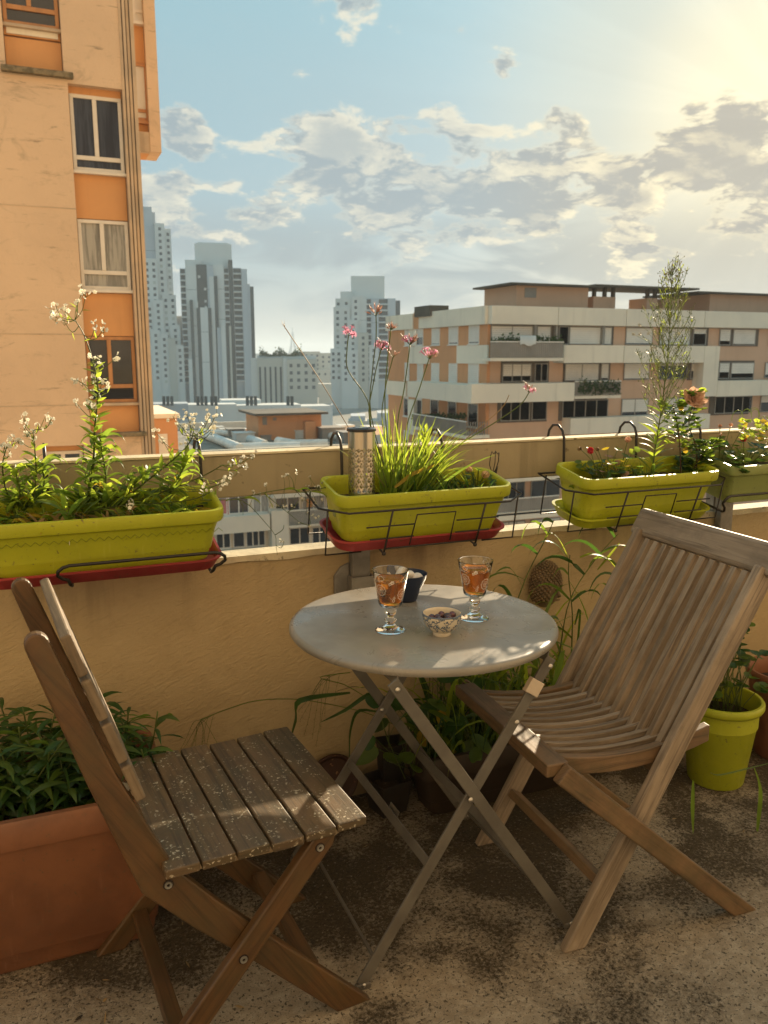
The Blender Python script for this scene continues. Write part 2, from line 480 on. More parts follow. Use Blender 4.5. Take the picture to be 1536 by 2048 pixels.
def stucco_material(name, ca, cb, grime=0.5, sc_=1.0):
    m, t, out = newmat(name)
    tc = t.node('ShaderNodeTexCoord'); v = tc.outputs['Object']
    x, y, z = t.sep(v)
    c = t.mix(t.ramp(t.noise(v, 1.7 * sc_, 5, 0.6, 0.3), 0.35, 0.65), ca, cb)
    c = t.mix(t.ramp(t.noise(v, 14 * sc_, 6, 0.7), 0.5, 0.75, 0.0, 0.35), c, tuple(q * 0.7 for q in cb))
    st = t.noise(t.vmath('MULTIPLY', v, (7, 7, 0.6)), 1.0 * sc_, 5, 0.65)
    top = t.ramp(z, 0.55, 0.78)
    c = t.mix(t.math('MULTIPLY', t.ramp(st, 0.50, 0.72), t.math('MULTIPLY', top, grime)), c, (0.10, 0.075, 0.045))
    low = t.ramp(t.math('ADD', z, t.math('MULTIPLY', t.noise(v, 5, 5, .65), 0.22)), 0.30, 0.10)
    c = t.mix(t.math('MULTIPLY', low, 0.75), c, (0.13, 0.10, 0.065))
    b = t.node('ShaderNodeBsdfPrincipled'); t.put(b.inputs['Base Color'], c); b.inputs['Roughness'].default_value = 0.85
    b.inputs['Specular IOR Level'].default_value = 0.3
    # trowelled render: short slanting ridges
    rv = t.node('ShaderNodeMapping'); t.put(rv.inputs['Vector'], v); rv.inputs['Rotation'].default_value = (0, R(25), 0)
    vv = t.vmath('MULTIPLY', rv.outputs[0], (28, 28, 75))
    h = t.math('ADD', t.noise(vv, 1.0, 5, 0.6, 1.2), t.math('MULTIPLY', t.noise(v, 9, 3, 0.5), 0.8))
    bp = t.node('ShaderNodeBump'); bp.inputs['Strength'].default_value = 0.75; bp.inputs['Distance'].default_value = 0.006
    t.put(bp.inputs['Height'], h); t.put(b.inputs['Normal'], bp.outputs[0])
    t.l.new(b.outputs[0], out.inputs[0])
    return m

MAT_FLOOR = floor_material()
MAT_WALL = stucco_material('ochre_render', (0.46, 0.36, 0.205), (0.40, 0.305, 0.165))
MAT_COPING = M('pale_coping', (0.62, 0.55, 0.38), (0.48, 0.42, 0.29), rough=0.85, scale=9, bump=0.6, bscale=70, specks=[(40, .62, .72, (0.2, 0.17, 0.11))])
MAT_RAIL = M('painted_beam', (0.34, 0.29, 0.185), (0.29, 0.25, 0.165), rough=0.75, scale=3, bump=0.25, bscale=120, streaks=0.45, specks=[(25, .66, .76, (0.14, 0.11, 0.07))])
MAT_GALV = M('weathered_metal', (0.30, 0.29, 0.26), (0.20, 0.19, 0.17), rough=0.55, scale=14, metal=0.35, bump=0.3)

fl = MB().box(-3.2, 6.0, -3.4, 0.0, -0.16, 0.0)
tag(fl.build('balcony_floor', MAT_FLOOR), 'weathered concrete balcony floor mottled with dark moss', kind='structure')

w = thing('balcony_wall', 'low ochre rendered balcony wall running behind the table under the planters', 'wall', (1.4, 0.0, 0))
N = 260
mb = MB()
# wall body with a slightly uneven inner top arris
x0, x1 = -3.2, 6.0
vs = []; fs = []
for i in range(N + 1):
    x = x0 + (x1 - x0) * i / N
    e = 0.004 * mnoise.noise(Vector((x * 9, 0, 0))) + 0.003 * mnoise.noise(Vector((x * 31, 3, 0)))
    vs += [(x, 0, 0), (x, 0, 0.752), (x, 0.006 + e * .4, 0.766 + e), (x, 0.075, 0.768), (x, 0.075, -0.16)]
for i in range(N):
    for k in range(4):
        a = i * 5 + k; fs.append((a, a + 1, a + 6, a + 5))
mb.add(vs, fs)
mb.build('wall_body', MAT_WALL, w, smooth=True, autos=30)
mb = MB(); vs = []; fs = []
for i in range(N + 1):
    x = x0 + (x1 - x0) * i / N
    e = 0.005 * mnoise.noise(Vector((x * 9, 7, 0))) + 0.003 * mnoise.noise(Vector((x * 37, 9, 0)))
    vs += [(x, -0.002, 0.764 + e), (x, 0.001, 0.782), (x, 0.074, 0.783), (x, 0.078, 0.764)]
for i in range(N):
    for k in range(3):
        a = i * 4 + k; fs.append((a, a + 1, a + 5, a + 4))
mb.add(vs, fs)
mb.build('coping', MAT_COPING, w)

rb = thing('guard_rail', 'pale greenish beige beam rail carried on posts above the low wall', 'railing', (1.4, 0.03, 0.94))
MB().box(-3.2, 6.0, 0.0, 0.058, 0.945, 1.058).build('rail_beam', MAT_RAIL, rb, bevel=0.004)
MB().box(-3.2, 6.0, -0.003, 0.061, 1.0585, 1.064).build('rail_top', MAT_COPING, rb)
for xx, lab in ((0.827, 'grey metal rail post with a bolted bracket, behind the table under the middle planter'),
                (2.19, 'grey metal rail post bolted to the wall behind the right chair'),
                (-0.55, 'grey metal rail post left of the long planter'), (3.6, 'grey metal rail post far along the wall')):
    if xx in (-0.55, 3.6) : pass
    p = thing('rail_post', lab, 'post', (xx, -0.02, 0.6), 'posts carrying the guard rail')
    MB().box(xx - .028, xx + .028, -0.032, -0.002, 0.66, 0.90, 'Z').box(xx - .024, xx + .024, 0.0, 0.0, 0.9, 0.9).build('post', MAT_GALV, p, bevel=0.004)
    MB().box(xx - .022, xx + .022, 0.012, 0.048, 0.784, 0.9445, 'Z').build('upright', MAT_GALV, p)
    mbk = MB()
    pl = [(-.075, .60), (-.075, .70), (-.055, .725), (-.03, .735), (-.03, .70), (.035, .70), (.035, .60), (.02, .585), (-.06, .585)]
    mbk.prism([(xx + a, b) for a, b in pl], 'Y', -0.012, -0.001)
    mbk.box(xx - .036, xx - .029, -0.045, -0.012, 0.60, 0.70); mbk.box(xx + .029, xx + .036, -0.045, -0.012, 0.60, 0.70)
    mbk.box(xx - .036, xx + .036, -0.050, -0.045, 0.60, 0.70)
    mbk.build('bracket', MAT_GALV, p, bevel=0.002)
    MB().lathe([(0, -.010), (.008, -.010), (.014, -.004), (.016, 0)], (xx - .055, -0.012, 0.655), 12, rot=Matrix.Rotation(R(90), 3, 'X')).build('bolt', MAT_GALV, p, smooth=True)

# the home facade behind the camera and the slab above: they shade and warm the balcony
MAT_HOME = M('home_facade', (0.52, 0.42, 0.31), (0.47, 0.38, 0.28), rough=0.85, scale=2, bump=0.3)
hf = thing('home_facade', 'ochre wall of the flat behind the balcony with a glazed door', 'facade', (1.4, -3.4, 0))
mb = MB(); mb.box(-3.2, 0.4, -3.62, -3.4, 0, 2.7); mb.box(2.6, 6.0, -3.62, -3.4, 0, 2.7); mb.box(0.4, 2.6, -3.62, -3.4, 2.25, 2.7)
mb.build('wall', MAT_HOME, hf)
hb_ = thing('home_building', 'tall sunlit ochre front of the home building behind the balcony', 'building', (5, -3.7, -24))
mb = MB()
for a, b, za, zb in ((-34, 46, -24, -.2), (-34, -3.25, -.2, 2.8), (6.05, 46, -.2, 2.8), (-34, 46, 2.8, 24)): mb.box(a, b, -9.0, -3.64, za, zb)
mb.build('wall', MAT_HOME, hb_)
MAT_DGLASS = M('door_glass', (0.10, 0.11, 0.11), (0.08, 0.09, 0.09), rough=0.05, spec=0.8)
MAT_WHITEPVC = M('white_frame', (0.72, 0.70, 0.66), (0.66, 0.64, 0.60), rough=0.4, scale=2)
df = MB(); 
for a in (0.4, 1.46, 2.54): df.box(a, a + .06, -3.48, -3.42, 0, 2.25)
df.box(0.46, 1.46, -3.478, -3.422, 2.19, 2.25); df.box(1.52, 2.54, -3.478, -3.422, 2.19, 2.25)
df.build('door_frame', MAT_WHITEPVC, hf)
MB().box(0.46, 1.46, -3.46, -3.45, 0.03, 2.19).build('pane', MAT_DGLASS, hf)
MB().box(1.52, 2.54, -3.46, -3.45, 0.03, 2.19).build('pane', MAT_DGLASS, hf)

# ------------------------------------------------------------------ ground of the city
GZ = -24.0
gm = M('city_ground', (0.26, 0.25, 0.23), (0.18, 0.18, 0.16), rough=0.95, scale=0.02, lo=.4, hi=.6)
mb = MB(); mb.add([(-6000, 2, GZ), (6000, 2, GZ), (6000, 7000, GZ), (-6000, 7000, GZ)], [(0, 1, 2, 3)])
mb.add([(-6000, -2000, GZ), (6000, -2000, GZ), (6000, 2, GZ), (-6000, 2, GZ)], [(0, 1, 2, 3)])
tag(mb.build('city_ground', gm), 'grey city ground far below the balcony', kind='structure')

# ------------------------------------------------------------------ buildings
MAT_PEACH = stucco_material('peach_render', (0.66, 0.46, 0.27), (0.58, 0.40, 0.23), grime=0.0, sc_=0.35)
def peach_material():
    m, t, out = newmat('stained_peach_concrete')
    tc = t.node('ShaderNodeTexCoord'); v = tc.outputs['Object']
    c = t.mix(t.ramp(t.noise(v, .5, 5, 0.6, .5), .35, .65), (0.72, 0.52, 0.345), (0.65, 0.47, 0.315))
    gr = t.ramp(t.noise(t.vmath('MULTIPLY', v, (1, 1, 1.7)), .9, 9, 0.74, 1.0), .52, .70, 0, .55)
    c = t.mix(gr, c, (0.34, 0.26, 0.17))
    band = t.noise(t.vmath('MULTIPLY', v, (.8, .8, 6)), 1.0, 9, 0.75, .6)
    c = t.mix(t.ramp(band, .57, .69, 0, .85), c, (0.22, 0.17, 0.12))
    c = t.mix(t.ramp(t.noise(v, 9, 6, .7), .55, .75, 0, .3), c, (0.42, 0.31, 0.2))
    b = t.node('ShaderNodeBsdfPrincipled'); t.put(b.inputs['Base Color'], c); b.inputs['Roughness'].default_value = .9
    b.inputs['Specular IOR Level'].default_value = .2
    bp = t.node('ShaderNodeBump'); bp.inputs['Strength'].default_value = .5; bp.inputs['Distance'].default_value = .02
    t.put(bp.inputs['Height'], t.noise(v, 14, 6, .7)); t.put(b.inputs['Normal'], bp.outputs[0])
    t.l.new(b.outputs[0], out.inputs[0]); return m
MAT_PEACHC = peach_material()
MAT_PIL = M('fluted_edge', (0.60, 0.44, 0.29), (0.44, 0.34, 0.24), rough=.9, scale=1.2, streaks=.5, bump=.5, bscale=25)
MAT_ORANGE = M('orange_panel', (0.66, 0.33, 0.13), (0.60, 0.30, 0.12), rough=.75, scale=.8, streaks=.15)
MAT_ORANGE2 = M('orange_facade', (0.62, 0.31, 0.15), (0.56, 0.28, 0.135), rough=.85, scale=.3, streaks=.2)
MAT_PINKISH = M('dusty_pink_facade', (0.60, 0.39, 0.265), (0.54, 0.355, 0.24), rough=.85, scale=.3, streaks=.15)
MAT_BAND = M('pale_band', (0.78, 0.71, 0.58), (0.71, 0.65, 0.54), rough=.85, scale=.3, streaks=.3)
MAT_SHUT = M('roller_shutter', (0.72, 0.68, 0.61), (0.66, 0.63, 0.57), rough=.6, scale=1)
MAT_PVC = M('white_joinery', (0.74, 0.68, 0.60), (0.68, 0.62, 0.54), rough=.45, scale=3)
MAT_WOODFR = M('varnished_joinery', (0.52, 0.24, 0.09), (0.40, 0.18, 0.07), rough=.45, scale=5, stretch=(1, 1, .2))
MAT_PANE = M('dark_pane', (0.035, 0.042, 0.055), (0.02, 0.025, 0.035), rough=.06, spec=.7, scale=.6)
MAT_CURT = M('net_curtain', (0.36, 0.35, 0.32), (0.17, 0.17, 0.16), rough=.55, scale=9, stretch=(1.6, 1.6, .12), lo=.4, hi=.6, coat=.5)
MAT_DARKCURT = M('blue_curtain', (0.05, 0.065, 0.10), (0.02, 0.028, 0.05), rough=.4, scale=6, stretch=(1.6, 1.6, .1), lo=.4, hi=.6, coat=.15, spec=.25)
MAT_GREYRAIL = M('grey_balustrade', (0.30, 0.28, 0.25), (0.25, 0.235, 0.21), rough=.7, scale=.6, streaks=.2)
MAT_ROOFDK = M('dark_roofing', (0.11, 0.095, 0.075), (0.08, 0.07, 0.055), rough=.8, scale=.4)
MAT_GRAVEL = M('roof_gravel', (0.30, 0.27, 0.22), (0.20, 0.18, 0.15), rough=.95, scale=.35, specks=[(2.0, .5, .6, (.14, .13, .11))])
MAT_DUCT = M('white_duct', (0.70, 0.69, 0.65), (0.55, 0.54, 0.50), rough=.5, scale=.6)
MAT_GREEN = leafmat('shrub_leaf', (0.06, 0.10, 0.03), (0.10, 0.18, 0.04))

def rect_box(mb, a, b, z0, z1, front, back, ax='Y'):
    """slab between a and b along the facade; front/back are the values on the facade's normal axis"""
    if ax == 'Y': mb.box(min(a, b), max(a, b), min(front, back), max(front, back), min(z0, z1), max(z0, z1))
    else: mb.box(min(front, back), max(front, back), min(a, b), max(a, b), min(z0, z1), max(z0, z1))
    return mb

class Face:
    """a facade plane; pixel extents are turned into metres on that plane once, and all geometry is real and in world space"""
    def __init__(s, ax, v, root): s.ax = ax; s.v = v; s.root = root
    def ext(s, px0, px1, py0, py1, at=None, v=None):
        v = s.v if v is None else v
        pm = (py0 + py1) / 2; at = px0 if at is None else at
        i = 0 if s.ax == 'Y' else 1
        a = P(px0, pm, s.ax, v)[i]; b = P(px1, pm, s.ax, v)[i]
        z1 = P(at, py0, s.ax, v).z; z0 = P(at, py1, s.ax, v).z
        return a, b, z0, z1
    def slab(s, name, mat, px0, px1, py0, py1, out=0.0, thick=0.2, at=None, bevel=0, parent=None, mb=None):
        v = s.v - out
        a, b, z0, z1 = s.ext(px0, px1, py0, py1, at, v)
        m = mb if mb is not None else MB()
        rect_box(m, a, b, z0, z1, v, v + thick, s.ax)
        return m if mb is not None else m.build(name, mat, parent or s.root, bevel=bevel)
    def window(s, px0, px1, py0, py1, at=None, cols=2, frame=MAT_PVC, pane=MAT_PANE, shutter=0.0, fw=0.06, out=0.02, sill=True, low=0.0, curtain=None):
        """frame ring + mullions, panes set behind, optional roller shutter lowered by a fraction and a low fixed light"""
        v = s.v - out
        a, b, z0, z1 = s.ext(px0, px1, py0, py1, at, v)
        if a > b: a, b = b, a
        m = MB(); d = 0.07
        rect_box(m, a, b, z1 - fw, z1, v, v + d, s.ax); rect_box(m, a, b, z0, z0 + fw, v, v + d, s.ax)
        zi0, zi1 = z0 + fw, z1 - fw
        rect_box(m, a, a + fw, zi0, zi1, v, v + d, s.ax); rect_box(m, b - fw, b, zi0, zi1, v, v + d, s.ax)
        lz = zi0
        if low:
            lz = zi0 + (zi1 - zi0) * low
            rect_box(m, a + fw, b - fw, lz - fw * .9, lz, v + .002, v + d, s.ax)
        xs = [a + fw + (b - a - 2 * fw) * k / cols for k in range(cols + 1)]
        for k in range(1, cols): rect_box(m, xs[k] - fw * .55, xs[k] + fw * .55, lz, zi1, v - .003, v + d, s.ax)
        fr = m.build('window', frame, s.root)
        if sill:
            sm = MB(); rect_box(sm, a - .05, b + .05, z0 - .07, z0 - .002, v - .10, v + .05, s.ax); sm.build('sill', frame, fr)
        sh_z = zi1
        if shutter:
            sh_z = zi1 - (zi1 - zi0) * shutter
            sm = MB(); n = max(4, int((zi1 - sh_z) / .14))
            for k in range(n):
                za = sh_z + (zi1 - sh_z) * k / n; zb = sh_z + (zi1 - sh_z) * (k + 1) / n - .012
                rect_box(sm, a + fw, b - fw, za, zb, v + .012, v + .035, s.ax)
            sm.build('shutter', MAT_SHUT, fr)
        if sh_z > zi0 + .02:
            for k in range(cols):
                pmb = MB(); rect_box(pmb, xs[k], xs[k + 1], lz, sh_z, v + .045, v + .055, s.ax); pmb.build('pane', curtain or pane, fr)
            if low:
                pmb = MB(); rect_box(pmb, a + fw, b - fw, zi0, lz - fw * .9, v + .045, v + .055, s.ax); pmb.build('pane', curtain or pane, fr)
        return fr

# ---- left tower of flats, close by
cpt = PD(290, 500, 18.7)
XL, YL = cpt.x, cpt.y
lb = thing('apartment_building', 'tall peach concrete apartment block at the left edge with orange panels under its windows', 'building', (XL - 4, YL, GZ))
FB = Face('Y', YL, lb)
ZT = 22.0
def LZ(px, py, v=YL): return P(px, py, 'Y', v).z
def LX(px, py, v=YL): return P(px, py, 'Y', v).x
REC = 0.22
# bays: column 1 (upper left) and column 2; the wall stands proud round them
c2a, c2b = LX(137, 190), LX(245, 190)
c1a, c1b = LX(6, 60), LX(122, 60)
XE = LX(267, 0); 
z2t, z2b = LZ(137, 166), LZ(205, 868)
z1b = LZ(5, 133)
c3a, c3b = LX(88, 900), LX(168, 900)
z3t = LZ(95, 893)
XLL = XL - 14
T = 0.5
wall = MB()
def W(x0, x1, z0, z1): wall.box(x0, x1, YL, YL + T, z0, z1)
W(XLL, c1a, GZ, ZT)                         # left of column 1
W(c1a, c1b, z3t, z1b)
W(c1a, c3a, GZ, z3t); 
W(c3b, c1b, GZ, z3t) if c1b > c3b else None
W(c3a, c3b, GZ, z3t - 2.2)
W(c1b, c2a, GZ, ZT)
W(c2a, c2b, z2t, ZT); W(c2a, c2b, GZ, z2b)
wall.build('wall', MAT_PEACHC, lb)
pil = MB(); pw = (XL - c2b)
for k in range(4):
    xa = c2b + pw * k / 4; xb = c2b + pw * (k + 1) / 4
    pil.box(xa, xb - (0.02 if k < 3 else 0), YL - (0.05 if k % 2 else 0.02), YL + T, GZ, ZT)
pil.build('fluted_pilaster', MAT_PIL, lb)
for pyj in (152, 412, 668, 812):
    zj = LZ(60, pyj)
    for xa_, xb_ in ((XLL, c2a), ):
        if zj < z1b or True: MB().box(max(xa_, c1b) if zj > z1b else xa_, xb_, YL - .006, YL - .001, zj - .012, zj + .012).build('render_joint', MAT_PIL, lb)
# recessed back of the bays
for nm, a, b, za, zb in (('bay_back', c2a, c2b, z2b, z2t), ('bay_back', c1a, c1b, z1b, ZT), ('bay_back', c3a, c3b, z3t - 2.2, z3t)):
    MB().box(a, b, YL + REC + .10, YL + T - .01, za, zb).build(nm, MAT_PIL, lb)
FR = Face('Y', YL + REC, lb)
def panel(px0, px1, py0, py1, at=None):
    FR.slab('spandrel_panel', MAT_ORANGE, px0, px1, py0, py1, out=0, thick=.09, at=at)
X0, X1 = c2a, c2b
def bay(pya, pyb, x0, x1, kind, ref):
    """one element in a bay between two heights read off the photo at pixel column ref"""
    zb, za = LZ(ref, pya, YL + REC), LZ(ref, pyb, YL + REC)
    if kind == 'panel':
        MB().box(x0 + .01, x1 - .01, YL + REC, YL + REC + .09, za, zb).build('spandrel_panel', MAT_ORANGE, lb, bevel=.01)
        return
    fr, pn, low = {'white': (MAT_PVC, MAT_DARKCURT, .10), 'curtain': (MAT_PVC, MAT_CURT, .17), 'wood': (MAT_WOODFR, MAT_PANE, .17)}[kind]
    v = YL + REC - .03; fw = .075; d = .10
    m = MB(); a, b = x0 + .02, x1 - .02
    m.box(a, b, v, v + d, zb - fw, zb); m.box(a, b, v, v + d, za, za + fw)
    m.box(a, a + fw, v, v + d, za + fw, zb - fw); m.box(b - fw, b, v, v + d, za + fw, zb - fw)
    lz = za + fw + (zb - za) * low
    m.box(a + fw, b - fw, v + .003, v + d, lz, lz + .09)
    mid = (a + b) / 2 - .03
    m.box(mid - .045, mid + .045, v - .006, v + d, lz + .09, zb - fw)
    f = m.build('window', fr, lb, bevel=.006)
    for p0, p1, q0, q1 in ((a + fw, mid - .045, lz + .09, zb - fw), (mid + .045, b - fw, lz + .09, zb - fw), (a + fw, b - fw, za + fw, lz)):
        MB().box(p0, p1, v + .05, v + .06, q0, q1).build('pane', pn, f)
    MB().box(a - .03, b + .03, v - .10, v + .02, za - .07, za - .003).build('sill', fr if kind != 'wood' else MAT_PIL, f, bevel=.01)
bay(166, 187, X0, X1, 'panel', 137)
bay(187, 340, X0, X1, 'white', 140)
bay(346, 436, X0, X1, 'panel', 148)
bay(438, 578, X0, X1, 'curtain', 154)
bay(585, 672, X0, X1, 'panel', 165)
bay(673, 806, X0, X1, 'wood', 175)
bay(812, 872, X0, X1, 'panel', 200)
bay(-90, 47, c1a, c1b, 'wood', 10)
bay(50, 68, c1a, c1b, 'panel', 10)
MB().box(c1a + .06, c1b - .06, YL + REC - .04, YL + REC + .05, LZ(12, 66, YL + REC), LZ(12, 52, YL + REC)).build('pale_strip', MAT_BAND, lb)
bay(72, 134, c1a, c1b, 'panel', 12)
bay(893, 903, c3a, c3b, 'panel', 95)
bay(903, 990, c3a, c3b, 'white', 95)
MAT_LEDGE = M('mossy_ledge', (0.26, 0.20, 0.12), (0.12, 0.10, 0.06), rough=.95, scale=9, bump=1.0, bscale=30)
MB().box(c1a - .1, c1b + .18, YL - .13, YL + .1, z1b - .10, z1b + .02).build('ledge', MAT_LEDGE, lb, bevel=.02)
MB().box(c2a - .05, c2b + .12, YL - .13, YL + .1, z2b - .07, z2b + .03).build('ledge', MAT_LEDGE, lb, bevel=.02)
# projecting wing to the right, above the street
YW = YL + 2.2
def WX(px, py): return P(px, py, 'Y', YW).x
def WZ(px, py): return P(px, py, 'Y', YW).z
wx1 = WX(323, 300); wxp = WX(299, 260); wz0 = WZ(300, 303)
wg = MB(); wg.box(XL + .02, wxp - .002, YW + .25, YW + 1.0, wz0, ZT); wg.build('wing', MAT_ORANGE, lb)
MB().box(wxp, wx1, YW, YW + 1.0, wz0, ZT).build('wing_pilaster', MAT_PEACHC, lb)
MB().box(XL - 3, XL + .018, YW + .02, YW + 5, GZ, ZT).build('wall', MAT_PEACHC, lb)
MB().box(XL + .02, wxp - .002, YW + .02, YW + .246, wz0, wz0 + .45).build('wing_ledge', MAT_PIL, lb)
FW = Face('Y', YW + .22, lb)
for py0, py1, fr in ((-80, 45, MAT_PVC), (125, 242, MAT_WOODFR)):
    FW.window(262, 297 if py0 > 0 else 293, py0, py1, at=280, cols=1, frame=fr, pane=MAT_SHUT, low=.17, fw=.08, out=.02)
# small orange corner house below
ob = thing('annex', 'small orange annex with a cream window, beside the foot of the peach block', 'building', (P(335, 880, 'Y', YL + 3).x, YL + 3, GZ))
ax0, ax1 = P(300, 880, 'Y', YL + 3).x, P(356, 880, 'Y', YL + 3).x
az = P(340, 836, 'Y', YL + 3).z
MB().box(ax0, ax1, YL + 3, YL + 7, GZ, az).build('wall', MAT_ORANGE2, ob)
MB().box(ax0, ax1 + .06, YL + 2.94, YL + 7.06, az + .002, az + .12).build('coping', MAT_BAND, ob)
Face('Y', YL + 3, ob).window(318, 336, 868, 920, cols=1, frame=MAT_PVC, pane=MAT_CURT, fw=.12)

# ---- right block with balconies
c = PD(978, 712, 60.0)
XR, YR = c.x, c.y
rb2 = thing('apartment_building', 'long orange and white apartment block with balconies and rooftop huts, at right', 'building', (XR + 15, YR + 5, GZ))
zr = P(978, 611, 'Y', YR).z; zp = P(978, 648, 'Y', YR).z
YFAR = P(776, 712, 'X', XR).y
XFAR = XR + 60
MB().box(XR + .3, XFAR, YR + .3, YFAR, GZ, zp - .02).build('wall', MAT_PINKISH, rb2)
MB().box(XR + .02, XR + .298, YR + .32, YFAR - .02, GZ, zp - .02).build('side_wall', MAT_ORANGE2, rb2)
MB().box(XR + .5, XFAR, YR + .5, YFAR, zp - .018, zr - .35).build('roof', MAT_GRAVEL, rb2)
FF = Face('Y', YR, rb2); FS = Face('X', XR, rb2)
def zf(py, px=978, out=0.0): return P(px, py, 'Y', YR - out).z
def fx(px, py=712, out=0.0): return P(px, py, 'Y', YR - out).x
def sy(px, py=712, out=0.0): return P(px, py, 'X', XR - out).y
# parapet, in cast sections
secs = [978, 1110, 1245, 1400, 1600, 1850]
for a, b in zip(secs[:-1], secs[1:]):
    MB().box(fx(a) + .02, fx(b) - .02, YR - .25, YR + .298, zp, zr).build('parapet_section', MAT_BAND, rb2, bevel=.02)
for a, b in ((978, 842), (830, 776)):
    MB().box(XR - .25, XR + .018, sy(a) + .3 if a == 978 else sy(a), sy(b), zp, zr).build('parapet_section', MAT_BAND, rb2)
MB().box(XR - .15, XR + .018, sy(842) + .02, sy(830) - .02, zp, zr + .1).build('orange_infill', MAT_ORANGE2, rb2)
def fbox(name, mat, px0, px1, py0, py1, out=.2, back=.29, ref=None, par=None):
    za, zb = P(ref or px0, py1, 'Y', YR - out).z, P(ref or px0, py0, 'Y', YR - out).z
    return MB().box(P(px0, 712, 'Y', YR - out).x, P(px1, 712, 'Y', YR - out).x, YR - out, YR + back, za, zb).build(name, mat, par or rb2)
# orange wall strips between the windows of the front are the base wall; dark panels coloured like recess shade, and shutters, are set on it
def front_row(items, y0, y1, ref):
    for px0, px1, sh, cols in items:
        FF.v = YR + .19
        FF.window(px0, px1, y0, y1, at=ref, cols=cols, frame=MAT_GREYRAIL, shutter=sh, fw=.07, out=.0, sill=False)
    FF.v = YR
front_row([(982, 1066, 1.0, 2), (1074, 1102, 1.0, 1), (1118, 1138, 0.0, 1), (1139, 1202, 1.0, 1), (1206, 1224, 1.0, 1), (1252, 1306, .95, 1), (1320, 1381, 1.0, 1), (1387, 1413, .3, 1), (1440, 1462, .75, 1), (1467, 1512, .95, 1), (1540, 1600, 1, 1)], 650, 688, 978)
front_row([(1005, 1063, .70, 3), (1070, 1096, 0.0, 2), (1130, 1198, 1.0, 2), (1202, 1218, .9, 1), (1248, 1299, .95, 1), (1318, 1375, 0.15, 2), (1382, 1409, .5, 1), (1438, 1459, .6, 1), (1462, 1508, .7, 1), (1530, 1600, .8, 2)], 727, 764, 1000)
front_row([(1002, 1060, 0, 3), (1064, 1094, 0, 1), (1125, 1216, 0, 4), (1243, 1296, .75, 2), (1330, 1380, .8, 1), (1429, 1503, 0, 4), (1520, 1600, 0.4, 2)], 804, 843, 1000)
front_row([(1000, 1060, .4, 3), (1080, 1110, 0, 1), (1130, 1210, .3, 3), (1243, 1296, .75, 2), (1330, 1380, .8, 1), (1429, 1503, 0, 4)], 885, 922, 1000)
front_row([(1000, 1050, 0, 3), (1062, 1120, 0, 2), (1135, 1210, .3, 3)], 966, 1000, 1000)
front_row([(1000, 1050, 0.6, 3), (1062, 1120, 0.2, 2)], 1045, 1080, 1000)
def shade_panel(px0, px1, y0, y1, ref):
    fbox('loggia_shade_panel', MAT_LOGGIASHADE, px0, px1, y0, y1, out=-.235, back=.295, ref=ref)  # flat dark panel; the shade of a recess is put in its colour
MAT_LOGGIASHADE = M('loggia_shade_tone', (.13, .105, .08), (.09, .075, .06), rough=.8, scale=.5)
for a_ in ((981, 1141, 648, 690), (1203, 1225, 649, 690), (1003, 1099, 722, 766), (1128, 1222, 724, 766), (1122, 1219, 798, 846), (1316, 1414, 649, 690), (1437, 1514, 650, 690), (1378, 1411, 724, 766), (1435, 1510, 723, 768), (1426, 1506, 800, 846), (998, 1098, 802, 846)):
    shade_panel(a_[0], a_[1], a_[2], a_[3], 978 if a_[2] < 700 else 1000)
for px in (1068, 1204, 1110):
    fbox('window_pier', MAT_GREYRAIL, px, px + 4, 648, 690, out=.05)
# pale bands and balconies
fbox('pale_band', MAT_BAND, 1128, 1247, 690, 726, out=1.1); fbox('pale_band', MAT_BAND, 1248, 1408.5, 691, 726, out=.9)
fbox('pale_pier', MAT_BAND, 1409, 1439, 692, 793, out=.9)
fbox('pale_band', MAT_BAND, 1439.5, 1620, 762, 793, out=.9)
fbox('pale_band', MAT_BAND, 976, 1152, 768, 806, out=1.5)
fbox('pale_band', MAT_BAND, 1147, 1429, 837, 869, out=.9)
fbox('pale_band', MAT_BAND, 1000, 1500, 918, 951, out=.9)
fbox('pale_band', MAT_BAND, 985, 1130, 950, 967, out=1.3)
fbox('balcony_slab', MAT_BAND, 985, 1130, 1030, 1044, out=1.6)
def balustrade(px0, px1, py0, py1, out, ref, face='Y'):
    """grey ribbed balcony front: slab, handrail and single upright bars"""
    v = YR - out
    a, b = P(px0, 712, 'Y', v).x, P(px1, 712, 'Y', v).x
    z0, z1 = P(ref, py1, 'Y', v).z, P(ref, py0, 'Y', v).z
    root = MB().box(a, b, v, YR + .29, z0 - .22, z0 - .003).build('balcony', MAT_BAND, rb2)
    MB().box(a, b, v, v + .08, z1 - .08, z1).build('handrail', MAT_SHUT, root)
    m = MB(); n = int((b - a) / .16)
    for k in range(n): x = a + (b - a) * (k + .5) / n; m.box(x - .03, x + .03, v + .02, v + .05, z0, z1 - .082)
    m.box(a, b, v + .055, v + .07, z0 + .06, z1 - .12)
    o = m.build('bars', MAT_GREYRAIL, root); o['kind'] = 'stuff'
    return root
balustrade(981, 1127, 682, 716, 1.7, 981)
balustrade(1153, 1246, 762, 792, 1.3, 1153)
balustrade(985, 1130, 1000, 1028, 1.6, 985)
